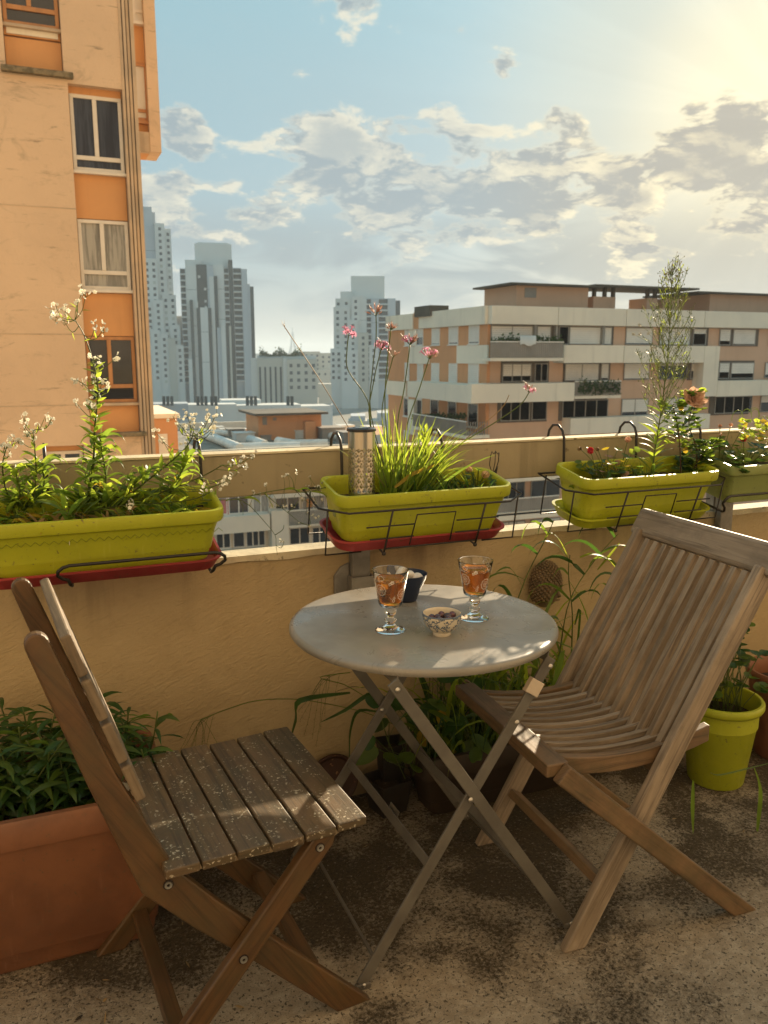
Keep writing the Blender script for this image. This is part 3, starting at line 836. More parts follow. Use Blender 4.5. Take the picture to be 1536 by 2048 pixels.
# towel and plants on the balconies
tw = thing('towel', 'white towel hung over the grey balcony front of the apartment block', 'towel', tuple(P(1055, 680, 'Y', YR - 1.75)))
m = MB(); ta, tb = P(1040, 690, 'Y', YR - 1.76), P(1072, 672, 'Y', YR - 1.76)
tn = 8; vs = []
for k in range(tn + 1):
    x = ta.x + (tb.x - ta.x) * k / tn; w_ = .03 * math.sin(k * 2.1)
    vs += [(x, YR - 1.55, tb.z + .02), (x, YR - 1.74 + w_ * .5, tb.z + .03), (x, YR - 1.78 + w_, ta.z + .08 * math.sin(k))]
m.add(vs, [(k * 3 + q, k * 3 + 3 + q, k * 3 + 4 + q, k * 3 + 1 + q) for k in range(tn) for q in (0, 1)])
m.build('cloth', MAT_DUCT, tw, smooth=True)
def far_foliage(name, label, px0, px1, py, v, h, n, ax='Y', sag=0.3):
    a, b = P(px0, py, ax, v), P(px1, py, ax, v)
    o = thing(name, label, 'plant', tuple((a + b) / 2))
    m = MB()
    for k in range(n):
        t = rnd.random(); p = a.lerp(b, t) + Vector((rnd.uniform(-.15, .15), rnd.uniform(-.15, .15), rnd.gauss(0, h * .4) - rnd.random() * sag * h))
        d = Vector((rnd.gauss(0, 1), rnd.gauss(0, 1), rnd.gauss(0, 1))).normalized(); s_ = rnd.uniform(.06, .14)
        u = d.orthogonal().normalized(); w2 = d.cross(u)
        m.add([p - u * s_, p + w2 * s_ * .6, p + u * s_, p - w2 * s_ * .6], [(0, 1, 2, 3)])
    m.build('foliage', MAT_GREEN, o, kind='stuff')
far_foliage('balcony_plants', 'dark shrubs growing along the top grey balcony of the apartment block', 984, 1125, 680, YR - 1.4, .4, 900)
far_foliage('balcony_plants', 'green plant trailing over the second balcony front of the apartment block', 1158, 1240, 764, YR - 1.35, .35, 700, sag=2.2)
far_foliage('balcony_plants', 'pots of red and green plants on the side balcony of the apartment block', 826, 930, 832, XR - 1.3, .3, 700, ax='X')
# side face: balcony bands and windows
def sbox(name, mat, px0, px1, py0, py1, out=.2, ref=None, back=.01):
    v = XR - out
    za, zb = P(ref or px1, py1, 'X', v).z, P(ref or px1, py0, 'X', v).z
    ya, yb = P(px0, 712, 'X', v).y, P(px1, 712, 'X', v).y
    return MB().box(v, XR + back, min(ya, yb), max(ya, yb), za, zb).build(name, mat, rb2)
def side_row(items, y0, y1, ref):
    for px0, px1, sh in items:
        FS.v = XR + .01
        FS.window(px0, px1, y0, y1, at=ref, cols=1, frame=MAT_SHUT, shutter=sh, fw=.07, out=.05, sill=True)
    FS.v = XR
side_row([(809, 818, 1), (833, 846, .5), (863, 879, .95), (897, 916, .92), (937, 958, .92)], 650, 688, 960)
side_row([(809, 818, 1), (834, 846, 1), (862, 878, 1), (897, 914, 1), (936, 957, 1)], 728, 770, 960)
side_row([(807, 816, .1), (831, 843, .1), (860, 876, .0), (895, 912, .0), (935, 955, .0)], 808, 856, 955)
side_row([(807, 816, .5), (831, 843, .5), (860, 876, .3), (895, 912, .6), (935, 955, .0)], 890, 935, 955)
sbox('pale_panel', MAT_BAND, 817, 857, 692, 728, out=.12, ref=857); sbox('pale_panel', MAT_BAND, 913, 974, 690, 728, out=.12, ref=974)
sbox('pale_panel', MAT_BAND, 818, 832, 648, 691.5, out=.10, ref=832)
sbox('pale_band', MAT_BAND, 773, 812, 764, 793, out=.12, ref=812)
sbox('pale_band', MAT_BAND, 815, 938, 771, 807, out=2.2, ref=938)
sbox('pale_pier', MAT_BAND, 816, 828, 800, 870, out=.35, ref=828)
MB().box(P(938, 780, 'X', XR - 2.2).x - .02, XR + 2, YR - 1.52, YR - .9, P(976, 806, 'Y', YR - 1.5).z, P(976, 768, 'Y', YR - 1.5).z).build('pale_band', MAT_BAND, rb2)
sb_ = XR - 2.0
ya, yb = P(826, 712, 'X', sb_).y, P(934, 712, 'X', sb_).y
z0, z1 = P(934, 872, 'X', sb_).z, P(934, 845, 'X', sb_).z
root = MB().box(sb_, XR, yb, ya, z0 - .25, z0 - .003).build('balcony', MAT_BAND, rb2)
m = MB(); n = int((ya - yb) / .17)
for k in range(n): y = yb + (ya - yb) * (k + .5) / n; m.box(sb_, sb_ + .04, y - .035, y + .035, z0, z1)
m.box(sb_ + .05, sb_ + .07, yb, ya, z0 + .05, z1 - .05)
for k in range(9): x = sb_ + .2 + k * .2; m.box(x - .03, x + .03, yb, yb + .04, z0, z1)
m.build('bars', MAT_GREYRAIL, root)['kind'] = 'stuff'
MB().box(sb_ - .02, sb_ + .08, yb - .02, ya, z1 + .002, z1 + .08).build('handrail', MAT_SHUT, root)
# rooftop huts
def hut(px0, px1, py_top, py_eave, y0, depth, over, mat, label, vent=None, gap=None):
    a, b = P(px0, 600, 'Y', YR + y0).x, P(px1, 600, 'Y', YR + y0).x
    zt = P((px0 + px1) / 2, py_eave, 'Y', YR + y0).z
    zb_ = zr - .36
    if gap is None:
        MB().box(a, b, YR + y0, YR + y0 + depth, zb_, zt).build('hut_wall', mat, rb2)
    oa, ob_ = P(px0 - over[0], 600, 'Y', YR + y0).x, P(px1 + over[1], 600, 'Y', YR + y0).x
    MB().box(oa, ob_, YR + y0 - .7, YR + y0 + depth + .4, zt + .002, zt + .15).build('hut_roof', MAT_ROOFDK, rb2)
    if vent: MB().box(P(vent[0], 590, 'Y', YR + y0).x, P(vent[1], 590, 'Y', YR + y0).x, YR + y0 - .05, YR + y0 - .002, P(vent[0], vent[3], 'Y', YR + y0).z, P(vent[0], vent[2], 'Y', YR + y0).z).build('vent', MAT_GREYRAIL, rb2)
    return zt, zb_
hut(1032, 1176, 566, 573, 4, 5, (20, 20), MAT_PINKISH, '', vent=(1049, 1072, 575, 595))
zt, zb_ = hut(1190, 1370, 568, 577, 4, 4, (10, 16), MAT_PINKISH, '', gap=1)
for a, b in ((1190, 1234), (1297, 1318), (1330, 1362)):
    MB().box(fx(a, 600, -4), fx(b, 600, -4), YR + 4.2, YR + 6.5, zb_, zb_ + (zt - zb_) * .68).build('hut_wall', MAT_PINKISH, rb2)
for a in (1192, 1213, 1230, 1299, 1314, 1360):
    MB().box(fx(a, 600, -4), fx(a + 4, 600, -4), YR + 4.25, YR + 4.6, zb_ + (zt - zb_) * .68 + .002, zt).build('hut_pillar', MAT_ROOFDK, rb2)
hut(1420, 1640, 586, 592, 4, 6, (36, 20), MAT_PINKISH, '')
MB().box(fx(893, 620, -6), fx(932, 620, -6), YR + 9, YR + 12, zr - .35, zr + .5).build('hut_roof', MAT_ROOFDK, rb2)

# ---- low block between: flat roof with ducts
rl = thing('low_building', 'lower beige block with a flat gravel roof crossed by white ducts', 'building', (20, 75, GZ))
YN = P(600, 905, 'Y', 0).y; YN = 64.0
zn = P(560, 912, 'Y', YN).z
YB = P(560, 853, 'Z', zn).y
xa = P(352, 905, 'Y', YN).x; xb = XR - 1
MB().box(xa, xb, YN + .3, YB, GZ, zn).build('wall', MAT_BAND, rl)
MB().box(xa + .4, xb - .4, YN + .8, YB - .4, zn + .002, zn + .05).build('roof', MAT_GRAVEL, rl)
for b_ in ((xa, xb, YB - .35, YB, zn + .002, zn + .75), (xa, xa + .35, YN + .6, YB - .36, zn + .002, zn + .75), (xa, xb, YN + .2, YN + .55, zn + .002, zn + .7)):
    MB().box(*b_).build('parapet', MAT_BAND, rl)
FN = Face('Y', YN, rl)
def nx(px, v=YN): return P(px, 1040, 'Y', v).x
def nz(py, px=550, v=YN): return P(px, py, 'Y', v).z
FN.v = YN + .19
for px0, px1, y0, y1, cols, cu, at in ((436, 455, 992, 1030, 1, MAT_CURT, 440), (457, 498, 992, 1028, 2, MAT_PANE, 470), (505, 538, 990, 1026, 2, MAT_CURT, 510), (550, 600, 988, 1024, 2, MAT_PANE, 555), (604, 650, 988, 1022, 2, MAT_CURT, 610), (652, 700, 986, 1020, 2, MAT_PANE, 655),
                                     (432, 462, 1066, 1098, 2, MAT_PANE, 440), (466, 490, 1064, 1096, 1, MAT_PANE, 470), (492, 531, 1062, 1094, 3, MAT_PANE, 500), (579, 620, 1056, 1090, 2, MAT_PANE, 585), (624, 668, 1054, 1092, 3, MAT_PANE, 630), (670, 700, 1054, 1090, 1, MAT_PANE, 672), (1010, 1050, 970, 1000, 2, MAT_PANE, 1012)):
    FN.window(px0, px1, y0, y1, at=at, cols=cols, frame=MAT_SHUT, pane=cu, fw=.09, sill=True)
FN.v = YN
def nbox(name, mat, px0, px1, py0, py1, out, at):
    v = YN - out
    return MB().box(P(px0, 1040, 'Y', v).x, P(px1, 1040, 'Y', v).x, v, YN + .298, P(at, py1, 'Y', v).z, P(at, py0, 'Y', v).z).build(name, mat, rl)
nbox('pale_band', MAT_BAND, 400, 540, 1031, 1064, 1.0, 500)
nbox('pale_pier', MAT_BAND, 543, 578, 1022, 1130, .9, 550)
nbox('pale_band', MAT_BAND, 548, 760, 984, 994, 1.0, 600)
nbox('pale_band', MAT_BAND, 400, 530, 1100, 1135, 1.0, 500)
v = YN - 1.1
a, b = P(578, 1040, 'Y', v).x, P(760, 1040, 'Y', v).x
z0, z1 = P(600, 1050, 'Y', v).z, P(600, 1022, 'Y', v).z
root = MB().box(a, b, v, YN + .298, z0 - .2, z0 - .003).build('balcony', MAT_BAND, rl)
m = MB()
for k in range(70): x = a + (b - a) * (k + .5) / 70; m.box(x - .03, x + .03, v, v + .04, z0, z1)
m.build('bars', MAT_GREYRAIL, root)['kind'] = 'stuff'
MB().box(a, b, v - .02, v + .08, z1 + .002, z1 + .1).build('handrail', MAT_BAND, root)
MAT_PINKC = M('pink_curtain', (0.55, 0.20, 0.19), (0.45, 0.15, 0.15), rough=.8)
MB().box(nx(444), nx(460), YN + .20, YN + .22, nz(1029), nz(992)).build('curtain', MAT_PINKC, rl)
MB().box(nx(615), nx(631), YN + .20, YN + .22, nz(1020), nz(1003)).build('blind', MAT_ORANGE, rl)
# orange roof hut with overhanging roof
hb = thing('roof_hut', 'orange rendered plant room with a dark overhanging roof standing on the flat roof', 'hut', tuple(P(580, 880, 'Z', zn + .05)))
pz = P(545, 880, 'Z', zn + .05); HY = pz.y
hx0, hx1 = P(517, 860, 'Y', HY).x, P(643, 860, 'Y', HY).x
hz = P(580, 829, 'Y', HY).z
MB().box(hx0, hx1, HY, HY + 5, zn + .05, hz).build('wall', MAT_ORANGE2, hb)
MB().box(P(505, 830, 'Y', HY).x, P(650, 830, 'Y', HY).x, HY - 1, HY + 6, hz + .002, hz + .22).build('roof', MAT_ROOFDK, hb)
MB().box(P(525, 850, 'Y', HY).x, P(534, 850, 'Y', HY).x, HY - .04, HY - .002, P(520, 850, 'Y', HY).z, P(520, 834, 'Y', HY).z).build('vent', MAT_GREYRAIL, hb)
MB().box(P(546, 850, 'Y', HY).x, P(553, 850, 'Y', HY).x, HY - .04, HY - .002, P(550, 841, 'Y', HY).z, P(550, 835, 'Y', HY).z).build('vent', MAT_GREYRAIL, hb)
MB().box(P(606, 850, 'Y', HY).x, P(626, 850, 'Y', HY).x, HY - .8, HY - .002, zn + .05, P(606, 842, 'Y', HY).z).build('bay', MAT_ORANGE2, hb)
# ducts and boxes on the roof
def duct(label, pts, r=0.42):
    w = [P(px, py, 'Z', zn + .5) for px, py in pts]
    for k, q in enumerate(w): q.z = zn + .05 + r
    o = tag(MB().tube(w, r, 10).build('roof_duct', MAT_DUCT, smooth=True, autos=50), label, 'duct', 'white ducts on the flat roof')
duct('long white duct slanting across the left of the gravel roof', [(404, 866), (440, 880), (480, 896)])
duct('white duct running along the front left of the roof', [(470, 895), (535, 894), (600, 893)])
duct('short white duct in front of the orange plant room', [(500, 878), (530, 889)])
duct('white duct below the orange plant room', [(556, 882), (590, 888), (655, 887)])
duct('white duct along the back left edge of the roof', [(400, 860), (460, 864), (515, 868)], .3)
duct('white duct right of the plant room', [(650, 868), (690, 872), (740, 878)], .35)
VL = ['pale square vent box beside the long slanting duct', 'small pale vent box at the left of the roof', 'pale vent box in front of the slanting duct', 'grey vent box at the front left of the plant room', 'pale vent box in front of the orange plant room', 'pale vent box at the right front corner of the plant room', 'grey vent box just right of the plant room', 'pale vent box at the far right back of the roof', 'smallest pale vent box, leftmost on the roof', 'grey vent box at the right front of the roof', 'small pale vent box behind the short duct', 'pale vent box farthest right on the gravel roof']
for k, (px, py, s_) in enumerate(((470, 872, .8), (452, 868, .6), (487, 882, .9), (530, 880, .5), (603, 876, .9), (632, 874, 1.0), (660, 876, 1.2), (690, 864, .8), (437, 862, .5), (702, 884, 1.1), (500, 868, .6), (745, 868, .9))):
    q = P(px, py, 'Z', zn + .05)
    col = MB().box(q.x - s_, q.x + s_, q.y - s_, q.y + s_, zn + .052, zn + .052 + s_ * .9).box(q.x - s_ * 1.1, q.x + s_ * 1.1, q.y - s_ * 1.1, q.y + s_ * 1.1, zn + .054 + s_ * .9, zn + .12 + s_ * .9)
    tag(col.build('roof_vent_box', MAT_DUCT if k % 3 else MAT_GREYRAIL), VL[k], 'vent', 'vent boxes on the flat roof')

# ---- towers and slabs of the skyline
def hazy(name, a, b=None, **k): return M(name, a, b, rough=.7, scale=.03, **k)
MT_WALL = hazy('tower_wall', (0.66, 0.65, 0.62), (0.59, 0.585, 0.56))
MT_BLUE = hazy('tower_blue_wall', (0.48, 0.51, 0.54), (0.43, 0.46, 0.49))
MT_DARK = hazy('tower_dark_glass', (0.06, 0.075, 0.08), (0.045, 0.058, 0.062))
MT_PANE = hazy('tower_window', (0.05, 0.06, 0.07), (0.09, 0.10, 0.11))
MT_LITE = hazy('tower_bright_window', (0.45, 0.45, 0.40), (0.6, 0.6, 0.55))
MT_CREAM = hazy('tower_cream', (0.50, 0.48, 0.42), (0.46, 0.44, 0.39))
def tower(name, label, D, blocks, base_py=840, cat='building'):
    q = PD((blocks[0][0] + blocks[0][1]) / 2, 712, D)
    # rows face the balcony: local frame along the view of this tower
    f = Vector((q.x - CAMP.x, q.y - CAMP.y, 0)).normalized()
    r_ = Vector((f.y, -f.x, 0))
    o = thing(name, label, cat, (q.x, q.y, GZ))
    def pt(px, py, off):
        rr = ray(px, py); s_ = (q - CAMP).dot(f) - off
        return CAMP + rr * (s_ / rr.dot(f))
    for px0, px1, py, off, kind in blocks:
        a = pt(px0, 712, off); b = pt(px1, 712, off); zt_ = pt((px0 + px1) / 2, py, off).z
        wd = (b - a).dot(r_); cc = (a + b) / 2
        mat = {'w': MT_WALL, 'b': MT_BLUE, 'd': MT_DARK, 'g': MT_WALL, 'c': MT_CREAM, 'k': MT_BLUE, 'o': MT_WALL, 'n': MT_CREAM, 's': MT_CREAM}[kind[0]]
        dep = 9.0
        cx_ = Vector((cc.x, cc.y, 0)) + f * (dep / 2)
        H = (zt_ - GZ) / 2
        part = MB().obox((cx_.x, cx_.y, GZ + H), (Vector((0, 0, 1)), r_, f), (H, wd / 2, dep / 2)).build('tower_bay', mat, o)
        ph = D * (kind[1] if len(kind) > 1 and isinstance(kind, tuple) else 11.6) / F_PX
        if kind[0] in 'gn':
            m1, m2 = MB(), MB(); ncol = max(1, round(wd / 3.4)); z = zt_ - ph * .9
            while z > GZ + 12:
                for k in range(ncol):
                    u = -wd / 2 + wd * (k + .5) / ncol
                    c_ = Vector((cc.x, cc.y, z)) + r_ * u
                    (m2 if rnd.random() < .05 else m1).obox(c_, (r_, Vector((0, 0, 1)), f), (.62, .68, .06))
                z -= ph
            m1.build('windows', MT_PANE, part, kind='stuff')
            if m2.v: m2.build('bright_windows', MT_LITE, part, kind='stuff')
        elif kind[0] == 'k':
            m1, m2 = MB(), MB(); z = zt_ - ph
            while z > GZ + 12:
                c_ = Vector((cc.x, cc.y, z))
                m1.obox(c_ + Vector((0, 0, ph * .55)), (r_, Vector((0, 0, 1)), f), (wd / 2 - .25, ph * .34, .05))
                m2.obox(c_ - f * .6 + Vector((0, 0, .0)), (r_, Vector((0, 0, 1)), f), (wd / 2, .22, .6))
                z -= ph
            m1.build('windows', MT_DARK, part, kind='stuff'); m2.build('balcony_slabs', MT_WALL, part, kind='stuff')
        elif kind[0] == 'd':
            m2 = MB(); z = zt_ - ph
            while z > GZ + 12:
                for k in range(max(1, round(wd / 2.6))):
                    if rnd.random() < .30:
                        u = -wd / 2 + 2.6 * (k + .5)
                        if u < wd / 2 - .8: m2.obox(Vector((cc.x, cc.y, z)) + r_ * u, (r_, Vector((0, 0, 1)), f), (.55, .6, .05))
                z -= ph
            if m2.v: m2.build('bright_windows', MT_WALL, part, kind='stuff')
        elif kind[0] == 's':
            m1 = MB(); n_ = max(2, round(wd / 2.2))
            for k in range(n_):
                u = -wd / 2 + wd * (k + .5) / n_
                m1.obox(Vector((cc.x, cc.y, (zt_ + GZ) / 2 - 1.5)) + r_ * u, (r_, Vector((0, 0, 1)), f), (.38, (zt_ - GZ) / 2 - 2, .08))
            m1.build('windows', MT_PANE, part, kind='stuff')
        if kind[0] in 'wb' and wd > 3:
            m1 = MB(); z = zt_ - ph * 4
            while z > GZ + 12:
                m1.obox(Vector((cc.x, cc.y, z)), (r_, Vector((0, 0, 1)), f), (wd / 2, .07, .03)); z -= ph * 5
            if m1.v: m1.build('panel_joint', MT_DARK, part, kind='stuff')
    return o
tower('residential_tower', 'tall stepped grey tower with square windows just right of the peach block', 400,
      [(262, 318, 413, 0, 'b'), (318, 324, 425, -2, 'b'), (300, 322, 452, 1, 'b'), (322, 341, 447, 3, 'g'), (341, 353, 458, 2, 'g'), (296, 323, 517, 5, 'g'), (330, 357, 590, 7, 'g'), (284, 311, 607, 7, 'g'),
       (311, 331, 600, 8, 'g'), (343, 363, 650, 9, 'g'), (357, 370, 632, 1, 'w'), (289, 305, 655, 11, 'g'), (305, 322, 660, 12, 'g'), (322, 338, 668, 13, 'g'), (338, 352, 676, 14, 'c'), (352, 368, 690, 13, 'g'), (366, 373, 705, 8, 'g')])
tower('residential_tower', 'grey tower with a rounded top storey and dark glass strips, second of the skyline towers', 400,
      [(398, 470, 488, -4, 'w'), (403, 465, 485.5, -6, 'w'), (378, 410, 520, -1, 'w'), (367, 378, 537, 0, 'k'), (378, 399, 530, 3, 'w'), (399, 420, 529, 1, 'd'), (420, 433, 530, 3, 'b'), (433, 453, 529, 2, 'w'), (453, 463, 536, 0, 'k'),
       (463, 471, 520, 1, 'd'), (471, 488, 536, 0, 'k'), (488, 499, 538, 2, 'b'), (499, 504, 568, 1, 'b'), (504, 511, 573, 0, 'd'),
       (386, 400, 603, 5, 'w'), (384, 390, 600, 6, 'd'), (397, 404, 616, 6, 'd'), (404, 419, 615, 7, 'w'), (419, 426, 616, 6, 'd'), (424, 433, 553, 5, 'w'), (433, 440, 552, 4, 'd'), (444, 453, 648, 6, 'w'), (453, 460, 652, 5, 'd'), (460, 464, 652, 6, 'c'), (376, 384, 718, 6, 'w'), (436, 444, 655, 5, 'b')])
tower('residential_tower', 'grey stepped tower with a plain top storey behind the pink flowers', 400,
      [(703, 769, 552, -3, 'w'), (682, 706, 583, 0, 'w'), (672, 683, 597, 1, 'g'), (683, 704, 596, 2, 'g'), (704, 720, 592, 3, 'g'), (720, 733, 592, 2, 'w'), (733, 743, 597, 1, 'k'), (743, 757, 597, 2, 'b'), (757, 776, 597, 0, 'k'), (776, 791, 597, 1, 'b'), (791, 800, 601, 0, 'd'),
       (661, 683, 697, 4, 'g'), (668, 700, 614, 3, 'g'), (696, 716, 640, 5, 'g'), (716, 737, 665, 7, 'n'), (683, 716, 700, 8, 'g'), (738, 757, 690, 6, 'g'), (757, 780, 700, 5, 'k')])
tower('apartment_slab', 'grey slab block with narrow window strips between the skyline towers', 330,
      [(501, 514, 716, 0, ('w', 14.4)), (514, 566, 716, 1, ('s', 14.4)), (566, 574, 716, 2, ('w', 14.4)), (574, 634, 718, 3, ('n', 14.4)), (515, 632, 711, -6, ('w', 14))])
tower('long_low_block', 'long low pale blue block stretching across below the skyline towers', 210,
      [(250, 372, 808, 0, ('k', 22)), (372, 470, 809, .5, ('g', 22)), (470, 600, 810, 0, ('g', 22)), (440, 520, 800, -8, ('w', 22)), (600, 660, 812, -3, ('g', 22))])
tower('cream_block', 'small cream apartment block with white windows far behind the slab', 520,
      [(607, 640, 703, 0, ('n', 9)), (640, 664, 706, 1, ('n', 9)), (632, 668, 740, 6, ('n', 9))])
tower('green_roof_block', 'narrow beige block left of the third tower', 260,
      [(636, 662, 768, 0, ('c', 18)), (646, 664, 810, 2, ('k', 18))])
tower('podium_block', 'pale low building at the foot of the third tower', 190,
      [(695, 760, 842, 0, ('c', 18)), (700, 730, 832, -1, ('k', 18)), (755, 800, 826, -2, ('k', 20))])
# roof plants on the slab
q = [PD(520, 712, 333), PD(606, 712, 333)]
m = MB()
for k in range(900):
    p = q[0].lerp(q[1], rnd.random()) + Vector((0, rnd.uniform(-2, 2), 0)); p.z = PD(560, 712, 333).z + abs(rnd.gauss(0, .9)) * (1 + .8 * math.sin(p.x * .9))
    d = Vector((rnd.gauss(0, 1), rnd.gauss(0, 1), rnd.gauss(0, 1))).normalized(); u = d.orthogonal().normalized(); w_ = d.cross(u)
    m.add([p - u * .45, p + w_ * .3, p + u * .45, p - w_ * .3], [(0, 1, 2, 3)])
tag(m.build('roof_garden', MAT_GREEN), 'dark shrubs growing on the roof of the grey slab block', 'plants', kind='stuff')
# chimneys row on the long block
for k, px in enumerate((328, 336, 344, 396, 404, 412, 424, 432, 495, 503, 511, 576, 584)):
    a = PD(px, 808, 212)
    tag(MB().box(a.x - .35, a.x + .35, a.y - .35, a.y + .35, a.z - .4, a.z + 2.0).build('chimney', MT_DARK), 'slim dark flue on the roof of the long low block', 'chimney', 'flues on the long low block')
# far lattice tower on the horizon
E_ = PD(586, 712, 2300.0)
et = thing('lattice_tower', 'faint tall lattice tower far away on the horizon', 'tower', (E_.x, E_.y, GZ))
prof = [(30, 0), (21, 40), (14, 75), (10, 105), (5.5, 165), (3.3, 220), (1.8, 270), (1.3, 285)]
hs_ = (P(586, 655, 'Y', E_.y).z - GZ) / 325.0
m = MB()
for i in range(len(prof) - 1):
    (r0, h0), (r1, h1) = prof[i], prof[i + 1]
    for sx in (-1, 1):
        for sy_ in (-1, 1):
            m.beam((E_.x + sx * r0 * .8, E_.y + sy_ * r0 * .8, GZ + h0 * hs_), (E_.x + sx * r1 * .8, E_.y + sy_ * r1 * .8, GZ + h1 * hs_), 3.2 if i < 4 else 2.2, 3.2 if i < 4 else 2.2)
m.build('legs', MT_BLUE, et)
MB().box(E_.x - 15, E_.x + 15, E_.y - 15, E_.y + 15, GZ + 57 * hs_, GZ + 62 * hs_).box(E_.x - 9, E_.x + 9, E_.y - 9, E_.y + 9, GZ + 115 * hs_, GZ + 119 * hs_).build('platform', MT_BLUE, et)
MB().beam((E_.x, E_.y, GZ + 280 * hs_), (E_.x, E_.y, GZ + 325 * hs_), 1.4, 1.4).build('mast', MT_BLUE, et)
# far band of city roofs on the horizon
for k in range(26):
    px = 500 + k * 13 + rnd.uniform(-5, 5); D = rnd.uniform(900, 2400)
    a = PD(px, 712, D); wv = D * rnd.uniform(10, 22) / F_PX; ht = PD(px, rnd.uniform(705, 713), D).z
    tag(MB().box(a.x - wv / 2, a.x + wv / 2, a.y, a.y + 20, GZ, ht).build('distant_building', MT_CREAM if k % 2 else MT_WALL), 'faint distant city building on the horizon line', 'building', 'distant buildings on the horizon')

# ------------------------------------------------------------------ furniture
WOOD_SEAT = woodmat('lichened_board', (0.14, 0.088, 0.042), (0.10, 0.068, 0.036), (0.035, 0.025, 0.015), rough=.5, lichen=1, hv=.15, algae=.22)
WOOD_OIL = woodmat('oiled_wood', (0.125, 0.064, 0.024), (0.088, 0.047, 0.019), (0.040, 0.023, 0.011), rough=.42, hv=.10, bump=.25, algae=.2)
WOOD_BACK = woodmat('weathered_board', (0.22, 0.165, 0.105), (0.16, 0.115, 0.07), (0.07, 0.05, 0.03), rough=.6, hv=.12, bump=.6)
WOOD_TEAK = woodmat('grey_teak', (0.32, 0.255, 0.185), (0.22, 0.170, 0.117), (0.085, 0.060, 0.040), rough=.6, hv=.12, bump=.6)
WOOD_TEAK2 = woodmat('brown_teak', (0.21, 0.13, 0.065), (0.15, 0.09, 0.046), (0.06, 0.038, 0.02), rough=.55, hv=.12, bump=.5, algae=.3)
WOOD_PALE = woodmat('pale_rail_wood', (0.40, 0.30, 0.185), (0.33, 0.24, 0.14), (0.16, 0.11, 0.06), rough=.6, hv=.08)
MAT_STEEL = M('steel_screw', (0.55, 0.53, 0.48), (0.42, 0.40, 0.36), rough=.35, metal=.9, scale=40)
MAT_IRON = M('dark_screw_well', (0.03, 0.02, 0.015), rough=.8)

def bolt(parent, x, y, z, s=1, side=-1):
    """screw set in a dark well on a leg, facing +-Y"""
    r3 = Matrix.Rotation(R(90) * (1 if side < 0 else -1), 3, 'X')
    b = MB().lathe([(0.0095, 0.0), (0.0095, 0.0012), (0.007, 0.0012)], (x, y, z), 16, rot=r3, caps=True).build('screw_well', MAT_IRON, parent)
    MB().lathe([(0.0030, 0.0012), (0.0030, 0.0030), (0.0068, 0.0034), (0.0072, 0.0012)], (x, y, z), 14, rot=r3, caps=False).build('screw', MAT_STEEL, parent, smooth=True, autos=40)

def outline(path, widths):
    """closed outline of a bent plank: path = centre line points (x,z), widths per point; rounded start"""
    L, Rr = [], []
    n = len(path)
    for i, (x, z) in enumerate(path):
        a = Vector(path[max(i - 1, 0)]); b = Vector(path[min(i + 1, n - 1)])
        d = (b - a).normalized(); nn = Vector((-d.y, d.x)); w = widths[i] / 2
        L.append((x + nn.x * w, z + nn.y * w)); Rr.append((x - nn.x * w, z - nn.y * w))
    return L, Rr
def plank(path, w, y0, y1, round_start=True, flat_end=True):
    ws = w if isinstance(w, list) else [w] * len(path); w = ws[0]
    p0 = Vector(path[0]); p1 = Vector(path[1]); d = (p0 - p1).normalized(); nn = Vector((-d.y, d.x))
    L, Rr = outline(path, ws)
    if round_start:
        cap = [tuple(p0 + (nn * -math.cos(t) + d * math.sin(t)) * w / 2 * .98) for t in [math.pi * k / 8 for k in range(1, 8)]]
        cap = cap[::-1]
    else: cap = []
    if flat_end:                                            # foot cut level with the floor
        q, pq = Vector(path[-1]), Vector(path[-2]); d = (q - pq).normalized()
        def cut(p): t = -p[1] / d.y; return (p[0] + d.x * t, 0.0)
        L[-1] = cut(L[-1]); Rr[-1] = cut(Rr[-1])
    poly = L[::1] + Rr[::-1] + cap
    # orientation: make it counter clockwise
    ar = sum(poly[i][0] * poly[(i + 1) % len(poly)][1] - poly[(i + 1) % len(poly)][0] * poly[i][1] for i in range(len(poly)))
    if ar < 0: poly = poly[::-1]
    dd = Vector(path[-1]) - Vector(path[0])
    m = MB(); m.prism(poly, 'Y', y0, y1, grain=math.atan2(dd.y, dd.x)); return m

